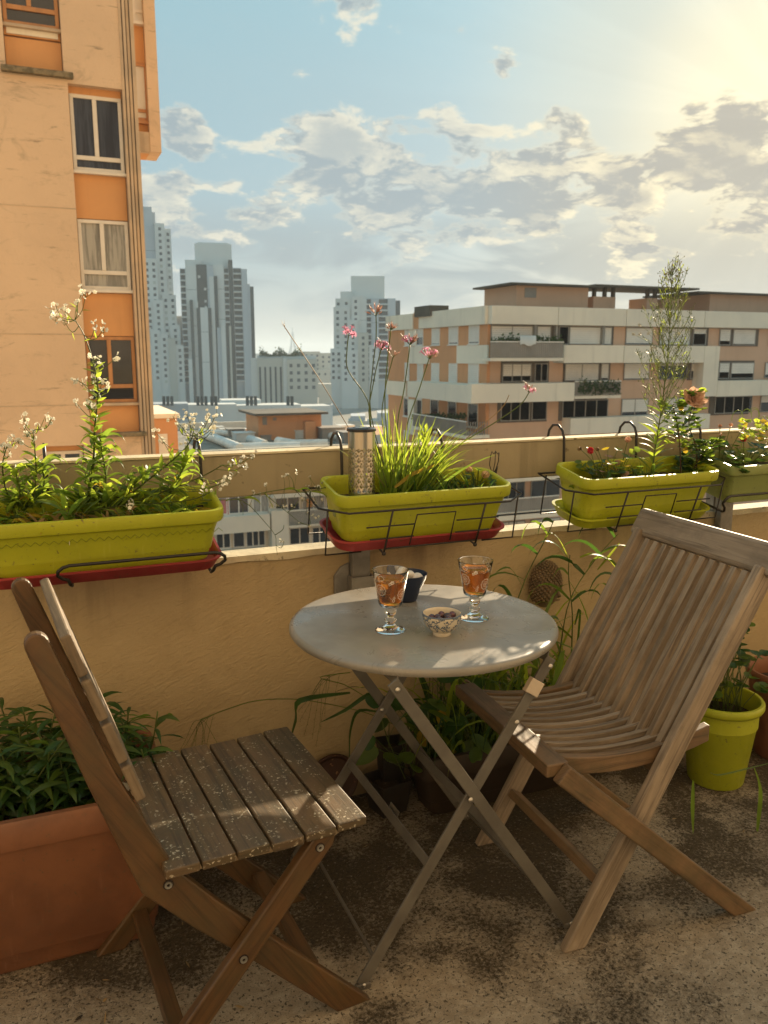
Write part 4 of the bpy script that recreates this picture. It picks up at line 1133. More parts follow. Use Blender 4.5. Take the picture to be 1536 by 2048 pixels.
# ---- left chair: six boards on an X of bent planks
def left_chair():
    t = thing('garden_chair', 'brown folding garden chair with six lichen spotted boards, left of the table', 'chair')
    A = [(-.338, .872), (-.300, .76), (-.172, .405), (-.150, .375), (-.02, .212), (.205, -.02)]
    A = [(-.345, .872), (-.262, .62), (-.178, .405), (-.10, .315), (.01, .20), (.20, 0.0)]
    Bp = [(.128, .412), (-.03, .225), (-.225, 0.0)]
    for s in (-1, 1):
        y = s * .180
        leg = plank(A, [.037, .047, .068, .062, .055, .055], y - .011, y + .011).build('back_leg', WOOD_OIL, t, bevel=.004)
        bolt(leg, -.163, y + s * .0112, .395, side=s); 
        yb = s * .204
        leg = plank(Bp, .046, yb - .011, yb + .011).build('front_leg', WOOD_OIL, t, bevel=.004)
        bolt(leg, .118, yb + s * .0112, .40, side=s); bolt(leg, -.038, yb + s * .0112, .216, side=s)
        ys = s * .157
        poly = [(-.165, .392), (.165, .378), (.200, .395), (.208, .425), (-.165, .425)]
        r_ = MB().prism(poly[::1], 'Y', ys - .010, ys + .010).build('seat_rail', WOOD_PALE, t, bevel=.004)
        bolt(r_, .02, ys + s * .0103, .402, side=s)
    # seat boards run from side to side
    xs = -.172; bw = .0605
    for k in range(6):
        x = xs + k * (bw + .0045)
        dz = -.004 * math.sin(math.pi * (k + .5) / 6)
        yy = rnd.uniform(-.004, .004)
        MB().beam((x + bw / 2, -.222 + yy, .4345 + dz), (x + bw / 2, .222 + yy, .4345 + dz), bw, .0185, side=(0, 0, 1)).build('seat_board', WOOD_SEAT, t, bevel=.003)
    # back boards on the front of the uprights
    d = Vector((.262 - .345, 0, .62 - .872)); d = Vector((-.083, 0, .252)).normalized(); n_ = Vector((d.z, 0, -d.x))
    top = Vector((-.343, 0, .868)) + n_ * .042
    for k, (o0, hgt) in enumerate(((.0, .078), (.086, .078), (.172, .078), (.258, .072))):
        cc = top - d * (o0 + hgt / 2)
        MB().obox(cc, ((0, 1, 0), d, n_), (.192, hgt / 2, .009)).build('back_board', WOOD_BACK, t, bevel=.004)
    MB().beam((-.158, -.1925, .078), (-.158, .1925, .078), .032, .024, side=(0, 0, 1)).build('rear_stretcher', WOOD_OIL, t, bevel=.003)
    MB().beam((.115, -.1685, .105), (.115, .1685, .105), .032, .022, side=(0, 0, 1)).build('front_stretcher', WOOD_OIL, t, bevel=.003)
    MB().beam((-.215, .171, .425), (-.165, .168, .405), .016, .003, side=(0, 1, 0)).build('hinge', MAT_STEEL, t)
    return t
lc = left_chair()
lc.location = (0.306, -0.600, 0.0); lc.rotation_euler = (0, 0, R(4))

# ---- right chair: slatted back, slatted dished seat
def right_chair():
    t = thing('garden_chair', 'weathered teak folding chair with a tall slatted back, right of the table', 'chair')
    # local +x is forward (towards the table)
    foot = Vector((.196, 0)); top = Vector((-.268, .845)); dU = (top - foot).normalized()
    for s in (-1, 1):
        y = s * .218
        p = [(foot.x, 0), tuple(foot + dU * .5), tuple(top)]
        p = [tuple(top), tuple(foot + dU * .5), (foot.x + .0, -.0)]
        plank(p, .050, y - .0125, y + .0125, round_start=False).build('back_leg', WOOD_TEAK2 if 0 else WOOD_TEAK, t, bevel=.005)
        yd = s * .246
        pd = [(.262, .455), (.01, .235), (-.262, 0)]
        leg = plank(pd, .046, yd - .0125, yd + .0125, round_start=False).build('front_leg', WOOD_TEAK2, t, bevel=.004)
    # top rail
    nU = Vector((dU.y, 0, -dU.x)); d3 = Vector((dU.x, 0, dU.y))
    tc = Vector((top.x, 0, top.y)) + d3 * .022
    m = MB(); 
    m.obox(tc, ((0, 1, 0), d3, nU), (.262, .040, .014)); m.build('top_rail', WOOD_TEAK, t, bevel=.012)
    lowp = Vector((foot.x, 0, 0)) + d3 * .455
    MB().obox(lowp, ((0, 1, 0), d3, nU), (.2035, .020, .0115)).build('lower_back_rail', WOOD_TEAK2, t, bevel=.003)
    n = 11
    for k in range(n):
        y = -.177 + .354 * k / (n - 1)
        a = lowp + d3 * .021; b = tc - d3 * .041
        MB().beam((a.x, y, a.z), (b.x, y, b.z), .022, .0180, side=(0, 1, 0)).build('back_slat', WOOD_TEAK, t, bevel=.002)
    # seat: front rail across, side rails back, slats dished
    MB().beam((.262, -.232, .455), (.262, .232, .455), .054, .030, side=(0, 0, 1)).build('front_rail', WOOD_TEAK2, t, bevel=.004)
    def zdish(x): u = (x + .13) / .365; return .438 + .022 * (2 * u - 1) ** 2 - .006
    for s in (-1, 1):
        y = s * .186
        poly = []
        xs = [.234 - k * .040 for k in range(11)]
        poly = [(x, zdish(x) + .010) for x in xs] + [(x, zdish(x) - .030) for x in xs[::-1]]
        MB().prism(poly[::-1], 'Y', y - .011, y + .011).build('side_rail', WOOD_TEAK2, t, bevel=.003)
    n = 10
    for k in range(n):
        y = -.150 + .300 * k / (n - 1)
        xs = [.234 - j * .034 for j in range(11)]
        poly = [(x, zdish(x) + .009) for x in xs] + [(x, zdish(x) - .004) for x in xs[::-1]]
        MB().prism(poly[::-1], 'Y', y - .0068, y + .0068).build('seat_slat', WOOD_TEAK, t, bevel=.0015)
    MB().beam((-.10, -.174, .416), (-.10, .174, .416), .02, .022, side=(0, 0, 1)).build('seat_crossbar', WOOD_TEAK2, t)
    q = foot + dU * .16
    MB().beam((q.x, -.2035, q.y), (q.x, .2035, q.y), .034, .022, side=(dU.x, 0, dU.y)).build('rear_stretcher', WOOD_TEAK2, t, bevel=.003)
    MB().beam((-.075, -.2325, .150), (-.075, .2325, .150), .040, .022, side=(.75, 0, .65)).build('front_stretcher', WOOD_TEAK2, t, bevel=.003)
    return t
rc = right_chair()
rc.location = (1.240, -0.600, 0.0); rc.rotation_euler = (0, 0, R(180 - 3))

# ---- round folding table
def table_metal():
    m, t, out = newmat('grey_lacquered_steel')
    v = t.node('ShaderNodeTexCoord').outputs['Object']
    c = t.mix(t.ramp(t.noise(v, 9, 5, .65, .5), .35, .65), (0.27, 0.25, 0.215), (0.22, 0.205, 0.175))
    c = t.mix(t.ramp(t.noise(v, 60, 5, .7), .62, .75, 0, .35), c, (.17, .15, .12))
    b = t.node('ShaderNodeBsdfPrincipled'); t.put(b.inputs['Base Color'], c)
    t.put(b.inputs['Roughness'], t.ramp(t.noise(v, 6, 6, .7, .8), .3, .7, .22, .42))
    b.inputs['Metallic'].default_value = .0; b.inputs['Specular IOR Level'].default_value = .55
    bp = t.node('ShaderNodeBump'); bp.inputs['Strength'].default_value = .08; bp.inputs['Distance'].default_value = .002
    t.put(bp.inputs['Height'], t.noise(v, 18, 4, .6)); t.put(b.inputs['Normal'], bp.outputs[0])
    t.l.new(b.outputs[0], out.inputs[0]); return m
MAT_TABLE = table_metal()
MAT_TLEG = M('grey_steel_bar', (0.135, 0.125, 0.105), (0.10, 0.09, 0.075), rough=.42, scale=12, spec=.6, bump=.1)
TX, TY, TZ, TR = 0.803, -0.490, 0.71, 0.312
tb_ = thing('bistro_table', 'round grey metal folding bistro table with crossed flat bar legs', 'table', (TX, TY, 0))
MB().lathe([(0, TZ), (TR - .012, TZ), (TR - .004, TZ - .0015), (TR, TZ - .006), (TR + .0005, TZ - .013), (TR - .004, TZ - .019), (TR - .010, TZ - .018), (TR - .012, TZ - .010), (TR - .014, TZ - .004), (0, TZ - .003)], (TX, TY, 0), 128).build('table_top', MAT_TABLE, tb_, smooth=True, autos=50)
YN_, YF_ = -.745, -.245
legs = {}
def bar(name, p, q, w=.026, t_=.006, side=(0, 1, 0), mat=None): return MB().beam(p, q, w, t_, side).build(name, mat or MAT_TLEG, tb_, bevel=.0015)
for y, s in ((YN_, -1), (YF_, 1)):
    bar('leg', (.615, y, TZ - .028), (1.066, y, .012))                    # top left to right foot
    bar('leg', (.994, y + s * -.008, TZ - .035), (.548, y + s * -.008, .012))           # top right to left foot
    for x, yy in ((1.066, y), (.548, y + s * -.008)):
        MB().box(x - .013, x + .021, yy - .006, yy + .006, 0.0, .014).build('foot_pad', MAT_TLEG, tb_, bevel=.003)
        MB().lathe([(0, .003), (.004, .002), (.005, 0)], (x + .004, yy - .0062 if s < 0 else yy - .0062, .012), 10, rot=Matrix.Rotation(R(90), 3, 'X')).build('rivet', MAT_STEEL, tb_, smooth=True)
    for x, z in ((.796, .388), (.625, TZ - .045), (.985, TZ - .05), (.905, .545)):
        MB().lathe([(0, .004), (.004, .003), (.006, 0)], (x, y + (-.0045 if s < 0 else -.0125), z), 12, rot=Matrix.Rotation(R(90), 3, 'X')).build('rivet', MAT_STEEL, tb_, smooth=True)
cl = bar('clip', (.958, YN_ + .008 - .004, .630), (.940, YN_ + .008 - .004, .602), .036, .014, mat=M('bare_clip', (.62, .52, .40), rough=.5, metal=.2))
# cross ties
def lerp3(a, b, t_): return tuple(a[i] + (b[i] - a[i]) * t_ for i in range(3))
def tie(name, x, z, y0, y1, flat=False):
    if flat: MB().beam((x, y0, z), (x, y1, z), .022, .004, side=(1, 0, -.4)).build(name, MAT_TLEG, tb_, bevel=.001)
    else: MB().tube([(x, y0, z), (x, y1, z)], .0042, 8).build(name, MAT_TLEG, tb_, smooth=True, autos=50)
tie('tie_rod', .580, .060, YN_ + .008, YF_ - .008); tie('tie_rod', 1.035, .06, YN_, YF_)
tie('tie_bar', .702, .255, YN_ + .012, YF_ - .012, True); tie('tie_bar', .905, .240, YN_ + .004, YF_ - .004, True)
tie('tie_bar', .625, TZ - .026, YN_, YF_, True); tie('tie_bar', .985, TZ - .032, YN_ + .008, YF_ - .008, True)
# small maker plate without lettering detail, pale
MB().beam((.7155, -.55, .262), (.7155, -.50, .262), .013, .001, side=(.88, 0, -.42)).build('plate', MAT_STEEL, tb_)
# ---- things on the table
def glassmat(name, col=(1, 1, 1), rough=0.0, ior=1.46):
    m, t, out = newmat(name)
    b = t.node('ShaderNodeBsdfPrincipled'); b.inputs['Base Color'].default_value = (*col, 1)
    b.inputs['Transmission Weight'].default_value = 1.0; b.inputs['Roughness'].default_value = rough; b.inputs['IOR'].default_value = ior
    t.l.new(b.outputs[0], out.inputs[0]); return m
MAT_GLASS = glassmat('clear_glass', (.98, .98, .97))
def drinkmat():
    m, t, out = newmat('amber_drink')
    v = t.node('ShaderNodeTexCoord').outputs['Object']
    b = t.node('ShaderNodeBsdfPrincipled')
    t.put(b.inputs['Base Color'], (1.0, 0.40, 0.045))
    b.inputs['Transmission Weight'].default_value = .97; b.inputs['Roughness'].default_value = .04; b.inputs['IOR'].default_value = 1.34
    t.l.new(b.outputs[0], out.inputs[0]); return m
MAT_DRINK = drinkmat()
MAT_ENAMEL = M('white_print', (0.80, 0.74, 0.66), (0.74, 0.68, 0.60), rough=.5, scale=50)
def goblet(label, x, y, rot, seed):
    t = thing('stemmed_glass', label, 'glass', (x, y, TZ), 'glasses of amber drink')
    z = TZ
    o = [(0.0, .0005), (.0300, .0005), (.0318, .0018), (.0310, .0034), (.024, .0062), (.013, .0100), (.0082, .0150), (.0095, .0185), (.0125, .0215), (.0125, .0245), (.0085, .0275), (.0066, .0300),
         (.0085, .0330), (.0120, .0380), (.0126, .0430), (.0100, .0480), (.0080, .0500), (.0150, .0530), (.0225, .0555), (.0248, .0590), (.0268, .0700), (.0300, .0880), (.0338, .1080), (.0382, .1300), (.0384, .1310),
         (.0376, .1312), (.0370, .1300), (.0324, .1080), (.0286, .0880), (.0254, .0700), (.0232, .0600), (.0200, .0578), (.0, .0572)]
    MB().lathe([(r, zz) for r, zz in o], (x, y, z), 48).build('glass_body', MAT_GLASS, t, smooth=True, autos=80)
    liq = [(0, .0582), (.0196, .0587), (.0228, .0608), (.0250, .0702), (.0282, .0880), (.0318, .1075), (.0321, .1092), (.0315, .1085), (0, .1085)]
    MB().lathe(liq, (x, y, z), 48).build('drink', MAT_DRINK, t, smooth=True, autos=60)
    GS = 1.07
    def rad(h): return .0268 + (h - .070) * (.0382 - .0268) / .060 + .00025
    m = MB()
    def wrap(u, h):   # u in metres round the glass at mid radius
        a = rot + u / .033; r = rad(h); return (x + math.cos(a) * r, y + math.sin(a) * r, z + h)
    def ring(u0, h0, r0, r1, n=20, sc_=0.0, k=0):
        vs = []
        for i in range(n):
            a = 2 * math.pi * i / n; q = 1 + sc_ * math.cos(k * a)
            vs.append(wrap(u0 + math.cos(a) * r0 * q, h0 + math.sin(a) * r0 * q)); vs.append(wrap(u0 + math.cos(a) * r1 * q, h0 + math.sin(a) * r1 * q))
        m.add(vs, [(2 * i, 2 * i + 1, (2 * i + 3) % (2 * n), (2 * i + 2) % (2 * n)) for i in range(n)])
    def petal(u0, h0, a, r0, r1, w_):
        c, s_ = math.cos(a), math.sin(a); rm = (r0 + r1) / 2
        m.add([wrap(u0 + c * r0, h0 + s_ * r0), wrap(u0 + c * rm - s_ * w_, h0 + s_ * rm + c * w_), wrap(u0 + c * r1, h0 + s_ * r1), wrap(u0 + c * rm + s_ * w_, h0 + s_ * rm - c * w_)], [(0, 1, 2, 3)])
    def dot(u0, h0, r_): m.add([wrap(u0 + math.cos(2 * math.pi * i / 8) * r_, h0 + math.sin(2 * math.pi * i / 8) * r_) for i in range(8)], [tuple(range(8))])
    per = 2 * math.pi * .033
    for i in range(4):
        u = per * i / 4 + seed * .006; h = .085 + (.009 if i % 2 else -.001)
        ring(u, h, .0122, .0114, 60, .07, 10); ring(u, h, .0106, .0102, 60, .07, 10)
        ring(u, h, .0030, .0023, 14); dot(u, h, .0012)
        for k in range(12): petal(u, h, 2 * math.pi * k / 12, .0042, .0078, .0008)
        u2 = u + per / 8
        ring(u2, .112 if i % 2 else .106, .0036, .0026, 16, .08, 6)
        ring(u2 + .004, .072, .0034, .0023, 14)
        for k in range(5): petal(u2 - .007 + k * .0022, .1075 + k * .0012, R(75), 0, .0042, .0009); petal(u2 - .007 + k * .0022, .1075 + k * .0012, R(-50), 0, .0036, .0008)
        for k in range(9): dot(u2 - .006 + .0016 * k, .080 - .004 * math.sin(k * .5), .00055)
        for k in range(5): petal(u2 + .006, .078, 2 * math.pi * k / 5, .0006, .0032, .0009)
        # scalloped edge near the rim
        ring(u + .004, .120, .0056, .0049, 24, .07, 8)
        for k in range(10): dot(u - .012 + .0026 * k, .1135 + .002 * math.cos(k), .0006)
    m.build('printed_flowers', MAT_ENAMEL, t)
    t.scale = (1.08, 1.08, 1.08)
    return t
goblet('left stemmed glass of amber drink, printed with white flowers', .702, -.532, R(-62), 0)
goblet('right stemmed glass of amber drink, behind the small bowl', .918, -.530, R(-88), 1.5)
def ceramic_bowl():
    x, y = .797, -.600
    t = thing('patterned_bowl', 'small cream bowl with a blue vine pattern holding dark olives', 'bowl', (x, y, TZ))
    mC = M('cream_glaze', (0.64, 0.57, 0.44), (0.58, 0.51, 0.39), rough=.22, scale=12, coat=.4)
    prof = [(0, .004), (.0150, .004), (.0165, 0), (.0195, 0), (.0205, .0030), (.0195, .0075), (.0260, .0115), (.0350, .0210), (.0405, .0325), (.0430, .0440), (.0438, .0500), (.0430, .0506), (.0418, .0500), (.0408, .0430), (.0370, .0310), (.0300, .0200), (.0180, .0135), (0, .0120)]
    MB().lathe(prof, (x, y, TZ), 48).build('bowl_body', mC, t, smooth=True, autos=70)
    mB = M('blue_glaze_paint', (0.09, 0.12, 0.17), (0.13, 0.17, 0.22), rough=.25, scale=60)
    out = [(.0205, .0085), (.0260, .0115), (.0350, .0210), (.0405, .0325), (.0430, .0440), (.0438, .0500)]
    def on(a, h):
        for (r0, h0), (r1, h1) in zip(out[:-1], out[1:]):
            if h <= h1 or (r1, h1) == out[-1]:
                k = (h - h0) / (h1 - h0); r = r0 + (r1 - r0) * k + .0003; break
        return (x + math.cos(a) * r, y + math.sin(a) * r, TZ + h)
    m = MB(); rr = random.Random(5)
    def line(pts, w):
        vs = []
        for i, (a, h) in enumerate(pts):
            p0, p1 = pts[max(i - 1, 0)], pts[min(i + 1, len(pts) - 1)]
            d = Vector(((p1[0] - p0[0]) * .04, p1[1] - p0[1])).normalized(); nn = Vector((-d.y, d.x)) * w
            vs += [on(a + nn.x / .04, h + nn.y), on(a - nn.x / .04, h - nn.y)]
        m.add(vs, [(2 * i, 2 * i + 1, 2 * i + 3, 2 * i + 2) for i in range(len(pts) - 1)])
    def leaf(a, h, ang, L, w):
        c, s_ = math.cos(ang), math.sin(ang)
        pts = [(0, 0), (L * .35, w), (L * .7, w * .7), (L, 0), (L * .7, -w * .7), (L * .35, -w)]
        m.add([on(a + (c * u - s_ * v_) / .04, max(.009, min(.0485, h + s_ * u + c * v_))) for u, v_ in pts], [tuple(range(6))])
    nb = 12
    for b_ in range(nb):
        a0 = 2 * math.pi * b_ / nb
        st = [(a0 + .26 * math.sin(k * .55 + b_), .0105 + k * .0042) for k in range(10)]
        line(st, .00045)
        for k in range(1, 10):
            for s_ in (-1, 1):
                leaf(st[k][0], st[k][1], R(90) - s_ * R(rr.uniform(35, 75)), rr.uniform(.0045, .0075), .0014)
        for k in (3, 6, 8):
            s_ = 1 if k != 6 else -1
            br = [(st[k][0] + s_ * .045 * j, st[k][1] + .0022 * j - .0004 * j * j) for j in range(6)]
            line(br, .0004)
            for j in range(2, 6): leaf(br[j][0], min(br[j][1], .044), R(90 + 60 * s_ * rr.uniform(-1, 1)), .0052, .0014)
    m.lathe([(.0441, .0478), (.0443, .0500), (.0432, .0511), (.0420, .0504)], (x, y, TZ), 48)
    m.build('painted_vines', mB, t)
    mo = M('dark_olive', (0.045, 0.014, 0.020), (0.09, 0.025, 0.03), rough=.18, scale=30, hv=.4, coat=.5)
    base = MB().ball((0, 0, 0), .0085, 12, 8, (1.25, 1, 1)); 
    for k in range(16):
        a = rr.uniform(0, 6.28); r_ = .026 * math.sqrt(rr.random()); zz = .030 + (.010 if k > 7 else 0) + rr.uniform(-.002, .003)
        if k == 0: o = base.build('olive', mo, None, smooth=True); me0 = o.data
        else: o = bpy.data.objects.new('olive', me0); sc.collection.objects.link(o)
        o.location = (x + math.cos(a) * r_, y + math.sin(a) * r_, TZ + zz); o.rotation_euler = (rr.uniform(-.5, .5), rr.uniform(-.5, .5), rr.uniform(0, 3))
        tag(o, 'glossy dark olive lying in the small patterned bowl', 'olive', 'olives in the small bowl')
ceramic_bowl()
def blue_bowl():
    x, y = .832, -.335
    t = thing('blue_bowl', 'deep navy blue bowl of white pebbles behind the left glass', 'bowl', (x, y, TZ))
    mN = M('navy_glaze', (0.012, 0.020, 0.050), (0.018, 0.028, 0.06), rough=.35, scale=12)
    prof = [(0, 0), (.022, 0), (.024, .002), (.034, .028), (.047, .056), (.051, .069), (.0515, .071), (.0495, .071), (.0475, .066), (.043, .052), (.030, .025), (.018, .008), (0, .007)]
    MB().lathe(prof, (x, y, TZ), 40).build('bowl_body', mN, t, smooth=True, autos=60)
    mp = M('white_pebble', (0.62, 0.60, 0.56), (0.50, 0.48, 0.44), rough=.6, scale=30, hv=.12)
    rr = random.Random(3); base = MB().ball((0, 0, 0), .0135, 12, 8, (1.2, 1, .75)); me0 = None
    for k in range(15):
        a = rr.uniform(0, 6.28); r_ = .029 * math.sqrt(rr.random()); zz = .050 + (.014 if k > 7 else 0) + rr.uniform(0, .008)
        if me0 is None: o = base.build('pebble', mp, None, smooth=True); me0 = o.data
        else: o = bpy.data.objects.new('pebble', me0); sc.collection.objects.link(o)
        o.location = (x + math.cos(a) * r_, y + math.sin(a) * r_, TZ + zz); o.rotation_euler = (rr.uniform(-.6, .6), rr.uniform(-.6, .6), rr.uniform(0, 3))
        tag(o, 'smooth white pebble heaped in the navy blue bowl', 'pebble', 'pebbles in the blue bowl')
blue_bowl()

# ------------------------------------------------------------------ planters hung on the rail
def plasticmat(name, col, col2, grime=(0.12, 0.12, 0.03), tr=0.12, rough=.42):
    m, t, out = newmat(name)
    v = t.node('ShaderNodeTexCoord').outputs['Object']
    c = t.mix(t.ramp(t.noise(v, 6, 4, .6, .4), .35, .65), col, col2)
    c = t.mix(t.ramp(t.noise(v, 30, 6, .75, .5), .58, .78, 0, .45), c, grime)
    c = t.mix(t.ramp(t.noise(t.vmath('MULTIPLY', v, (9, 9, 2.5)), 3, 5, .7), .60, .75, 0, .35), c, grime)
    c = t.mix(t.ramp(t.noise(v, 95, 4, .7, .2), .61, .68, 0, .6), c, (.10, .085, .05))
    c = t.mix(t.ramp(t.noise(t.vmath('MULTIPLY', v, (22, 22, 2)), 2, 5, .7), .56, .74, 0, .35), c, tuple(min(1, q * 1.15 + .06) for q in col))
    b = t.node('ShaderNodeBsdfPrincipled'); t.put(b.inputs['Base Color'], c)
    t.put(b.inputs['Roughness'], t.ramp(t.noise(v, 20, 4, .6), .35, .65, rough - .06, rough + .12))
    bp = t.node('ShaderNodeBump'); bp.inputs['Strength'].default_value = .12; bp.inputs['Distance'].default_value = .002
    t.put(bp.inputs['Height'], t.noise(v, 40, 5, .65)); t.put(b.inputs['Normal'], bp.outputs[0])
    tl = t.node('ShaderNodeBsdfTranslucent'); t.put(tl.inputs['Color'], c)
    mx = t.node('ShaderNodeMixShader'); mx.inputs[0].default_value = tr
    t.l.new(b.outputs[0], mx.inputs[1]); t.l.new(tl.outputs[0], mx.inputs[2]); t.l.new(mx.outputs[0], out.inputs[0])
    return m
MAT_LIME = plasticmat('lime_plastic', (0.43, 0.47, 0.022), (0.37, 0.41, 0.018))
MAT_LIMEO = plasticmat('faded_green_plastic', (0.24, 0.29, 0.085), (0.20, 0.25, 0.075), tr=.05)
MAT_RED = plasticmat('raspberry_plastic', (0.36, 0.045, 0.05), (0.30, 0.035, 0.04), grime=(.12, .03, .03), tr=.08)
MAT_TERRA = plasticmat('terracotta_plastic', (0.25, 0.105, 0.050), (0.18, 0.075, 0.038), grime=(.16, .07, .035), tr=.0, rough=.5)
MAT_SOIL = M('potting_soil', (0.040, 0.026, 0.016), (0.022, 0.015, 0.010), rough=.95, scale=60, bump=1.0, bscale=90, specks=[(120, .62, .70, (.16, .11, .06))])
MAT_WIRE = M('black_wire', (0.014, 0.013, 0.012), (0.022, 0.018, 0.015), rough=.4, scale=40)

def rr_pts(hx, hy, r, n=6):
    pts = []
    for (sx, sy_, a0) in ((1, 1, 0), (-1, 1, 90), (-1, -1, 180), (1, -1, 270)):
        for k in range(n + 1):
            a = R(a0 + 90 * k / n)
            pts.append((sx * (hx - r) + r * math.cos(a), sy_ * (hy - r) + r * math.sin(a)))
    return pts
def stack(mb, c, rings, r=.03, n=6, cap0=False, cap1=False):
    """rings: (hx, hy, z[, r])"""
    vs = []; m = None
    for rg in rings:
        rad = rg[3] if len(rg) > 3 else r
        p = rr_pts(rg[0], rg[1], rad, n); m = len(p)
        vs += [(c[0] + a, c[1] + b, c[2] + rg[2]) for a, b in p]
    fs = []
    for i in range(len(rings) - 1):
        for k in range(m):
            fs.append((i * m + k, i * m + (k + 1) % m, (i + 1) * m + (k + 1) % m, (i + 1) * m + k))
    if cap0: fs.append(tuple(range(m))[::-1])
    if cap1: fs.append(tuple((len(rings) - 1) * m + k for k in range(m)))
    mb.add(vs, fs)
    return mb
def soil(name, parent, c, hx, hy, z, amp=.008, seed=0, nx_=60, ny_=22):
    vs = []; fs = []
    for j in range(ny_ + 1):
        for i in range(nx_ + 1):
            x = -hx + 2 * hx * i / nx_; y = -hy + 2 * hy * j / ny_
            h = amp * (mnoise.noise(Vector((x * 25, y * 25, seed))) + .5 * mnoise.noise(Vector((x * 80, y * 80, seed))))
            vs.append((c[0] + x, c[1] + y, z + h))
    for j in range(ny_):
        for i in range(nx_):
            a = j * (nx_ + 1) + i; fs.append((a, a + 1, a + nx_ + 2, a + nx_ + 1))
    m = MB(); m.add(vs, fs); return m.build(name, MAT_SOIL, parent, smooth=True)

def window_box(label, x0, x1, yc, zb, zt, mat, saucer=None, hy=.088, group='window boxes hung on the rail', angular=False):
    c = ((x0 + x1) / 2, yc, 0); hx = (x1 - x0) / 2; H = zt - zb
    t = thing('window_box', label, 'planter', (c[0], yc, zb), group)
    th = .003
    bx, by = hx - .035, hy - .022
    r0 = .012 if angular else .032
    rings = [(bx - .012, by - .012, zb, r0 * .8), (bx, by, zb + .006, r0), (bx + .003, by + .002, zb + .02, r0)]
    for zz in (.03, .034, .040, .046):       # faint moulded lines near the foot
        k = zz / H; o = .0008 if zz in (.034, .040) else 0
        rings.append((bx + (.018) * k + o, by + .012 * k + o, zb + zz, r0))
    rings += [(hx - .013, hy - .010, zt - .040, r0), (hx - .0115, hy - .0085, zt - .036, r0), (hx - .010, hy - .007, zt - .034, r0)]
    lip = [(hx - .002, hy - .001, zt - .030, r0 + .003), (hx, hy, zt - .026, r0 + .004), (hx, hy, zt - .006, r0 + .004), (hx - .002, hy - .002, zt, r0 + .003), (hx - .009, hy - .009, zt + .0005, r0), (hx - .013, hy - .012, zt - .004, r0), (hx - .014, hy - .012, zt - .03, r0)]
    inner = [(hx - .018, hy - .016, zt - .06, r0), (hx - .026, hy - .022, zb + .03, r0)]
    stack(MB(), c, [(a[0], a[1], a[2], a[3]) for a in rings] + lip[:1], cap0=True).build('tub', mat, t, smooth=True, autos=35)
    rim = stack(MB(), c, [(a[0], a[1], a[2], a[3]) for a in lip] + [(a[0], a[1], a[2], a[3]) for a in inner]).build('rim', mat, t, smooth=True, autos=50)
    soil('soil', t, c, hx - .024, hy - .020, zt - .048, seed=x0)
    if saucer:
        sx, sy_ = hx - .006, hy + .002
        MBs = stack(MB(), c, [(sx - .03, sy_ - .02, zb - .020), (sx - .012, sy_ - .010, zb - .016), (sx - .002, sy_ - .002, zb + .008), (sx + .003, sy_ + .003, zb + .012), (sx + .003, sy_ + .003, zb + .0155), (sx - .003, sy_ - .003, zb + .0155), (sx - .012, sy_ - .012, zb - .006), (sx - .03, sy_ - .02, zb - .010)], r=.045, cap0=True, cap1=True)
        MBs.build('saucer', saucer, t, smooth=True, autos=50)
    t.location.y = -.112; t.location.z += .008; t.rotation_euler = (TILT, 0, 0)
    return t
PLY = -.128
TILT = R(11)
wb1 = window_box('lime green window box with a raspberry saucer, full of wilting white flowers, at left', -.150, .404, PLY, .828, .968, MAT_LIME, MAT_RED, hy=.095)
wb2 = window_box('lime green window box with a raspberry saucer, above the table', .690, 1.213, PLY, .835, .975, MAT_LIME, MAT_RED)
wb3 = window_box('lime green window box with a green saucer, behind the right chair', 1.446, 1.968, PLY, .835, .975, MAT_LIME, MAT_LIME)
wb4 = window_box('faded dull green window box with straight sides at the right edge', 2.005, 2.59, PLY, .850, .985, MAT_LIMEO, None, angular=True)
# moulded herringbone marks under the rim of the left box
m = MB()
for k in range(26):
    x = -.10 + k * .0195
    for s in (-1, 1):
        m.beam((x, PLY - .0845, .928), (x + .010 * s, PLY - .0835, .918), .0012, .0012)
MARK = m; _o = m.build('moulded_marks', plasticmat('moulded_mark', (.26, .31, .015), (.22, .27, .012)), None, kind='stuff'); _o.parent = wb1; _o.location = (-wb1.location.x, -PLY, -wb1.location.z)
# small embossed stamp on the end of the middle box
st = MB().lathe([(0, .002), (.010, .0022), (.012, 0)], (.7095, PLY - .015, .915), 16, rot=Matrix.Rotation(R(-90), 3, 'Y')).build('stamp', MAT_LIMEO, None, smooth=True)
st.parent = wb2; st.location = (-wb2.location.x, -PLY, -wb2.location.z)

def settle(t):
    """lean the finished holder forward, as it hangs under the weight of its box"""
    t.location.y = -.112; t.location.z += .008; t.rotation_euler = (TILT, 0, 0)
    return (Matrix.Translation(t.location) @ Matrix.Rotation(TILT, 4, 'X')).inverted()
def hook_on(t, inv, x):
    mb = MB(); a = Vector((0, .098, .02)); ry = -.100 + .098 * math.cos(TILT) - .055 * math.sin(TILT)
    yb = min(-.010, ry)
    mb.tube([(x, -.030, .86), (x, -.022, .93), (x, -.018, 1.02), (x, -.016, 1.065), (x, -.006, 1.088), (x, .018, 1.104), (x, .046, 1.102), (x, .066, 1.085), (x, .073, 1.06), (x, .073, 1.03)], .0042, 8)
    o = mb.build('hook', MAT_WIRE, None, smooth=True); o.parent = t; o.matrix_parent_inverse = inv
def hook(mb, x, yb):
    """strap hook over the rail from the back of the holder"""
    pts = [(x, yb, .90), (x, yb, 1.02), (x, -.022, 1.055), (x, -.012, 1.085), (x, .012, 1.105), (x, .042, 1.103), (x, .066, 1.085), (x, .074, 1.06), (x, .074, 1.03)]
    mb.tube(pts, .0042, 8)
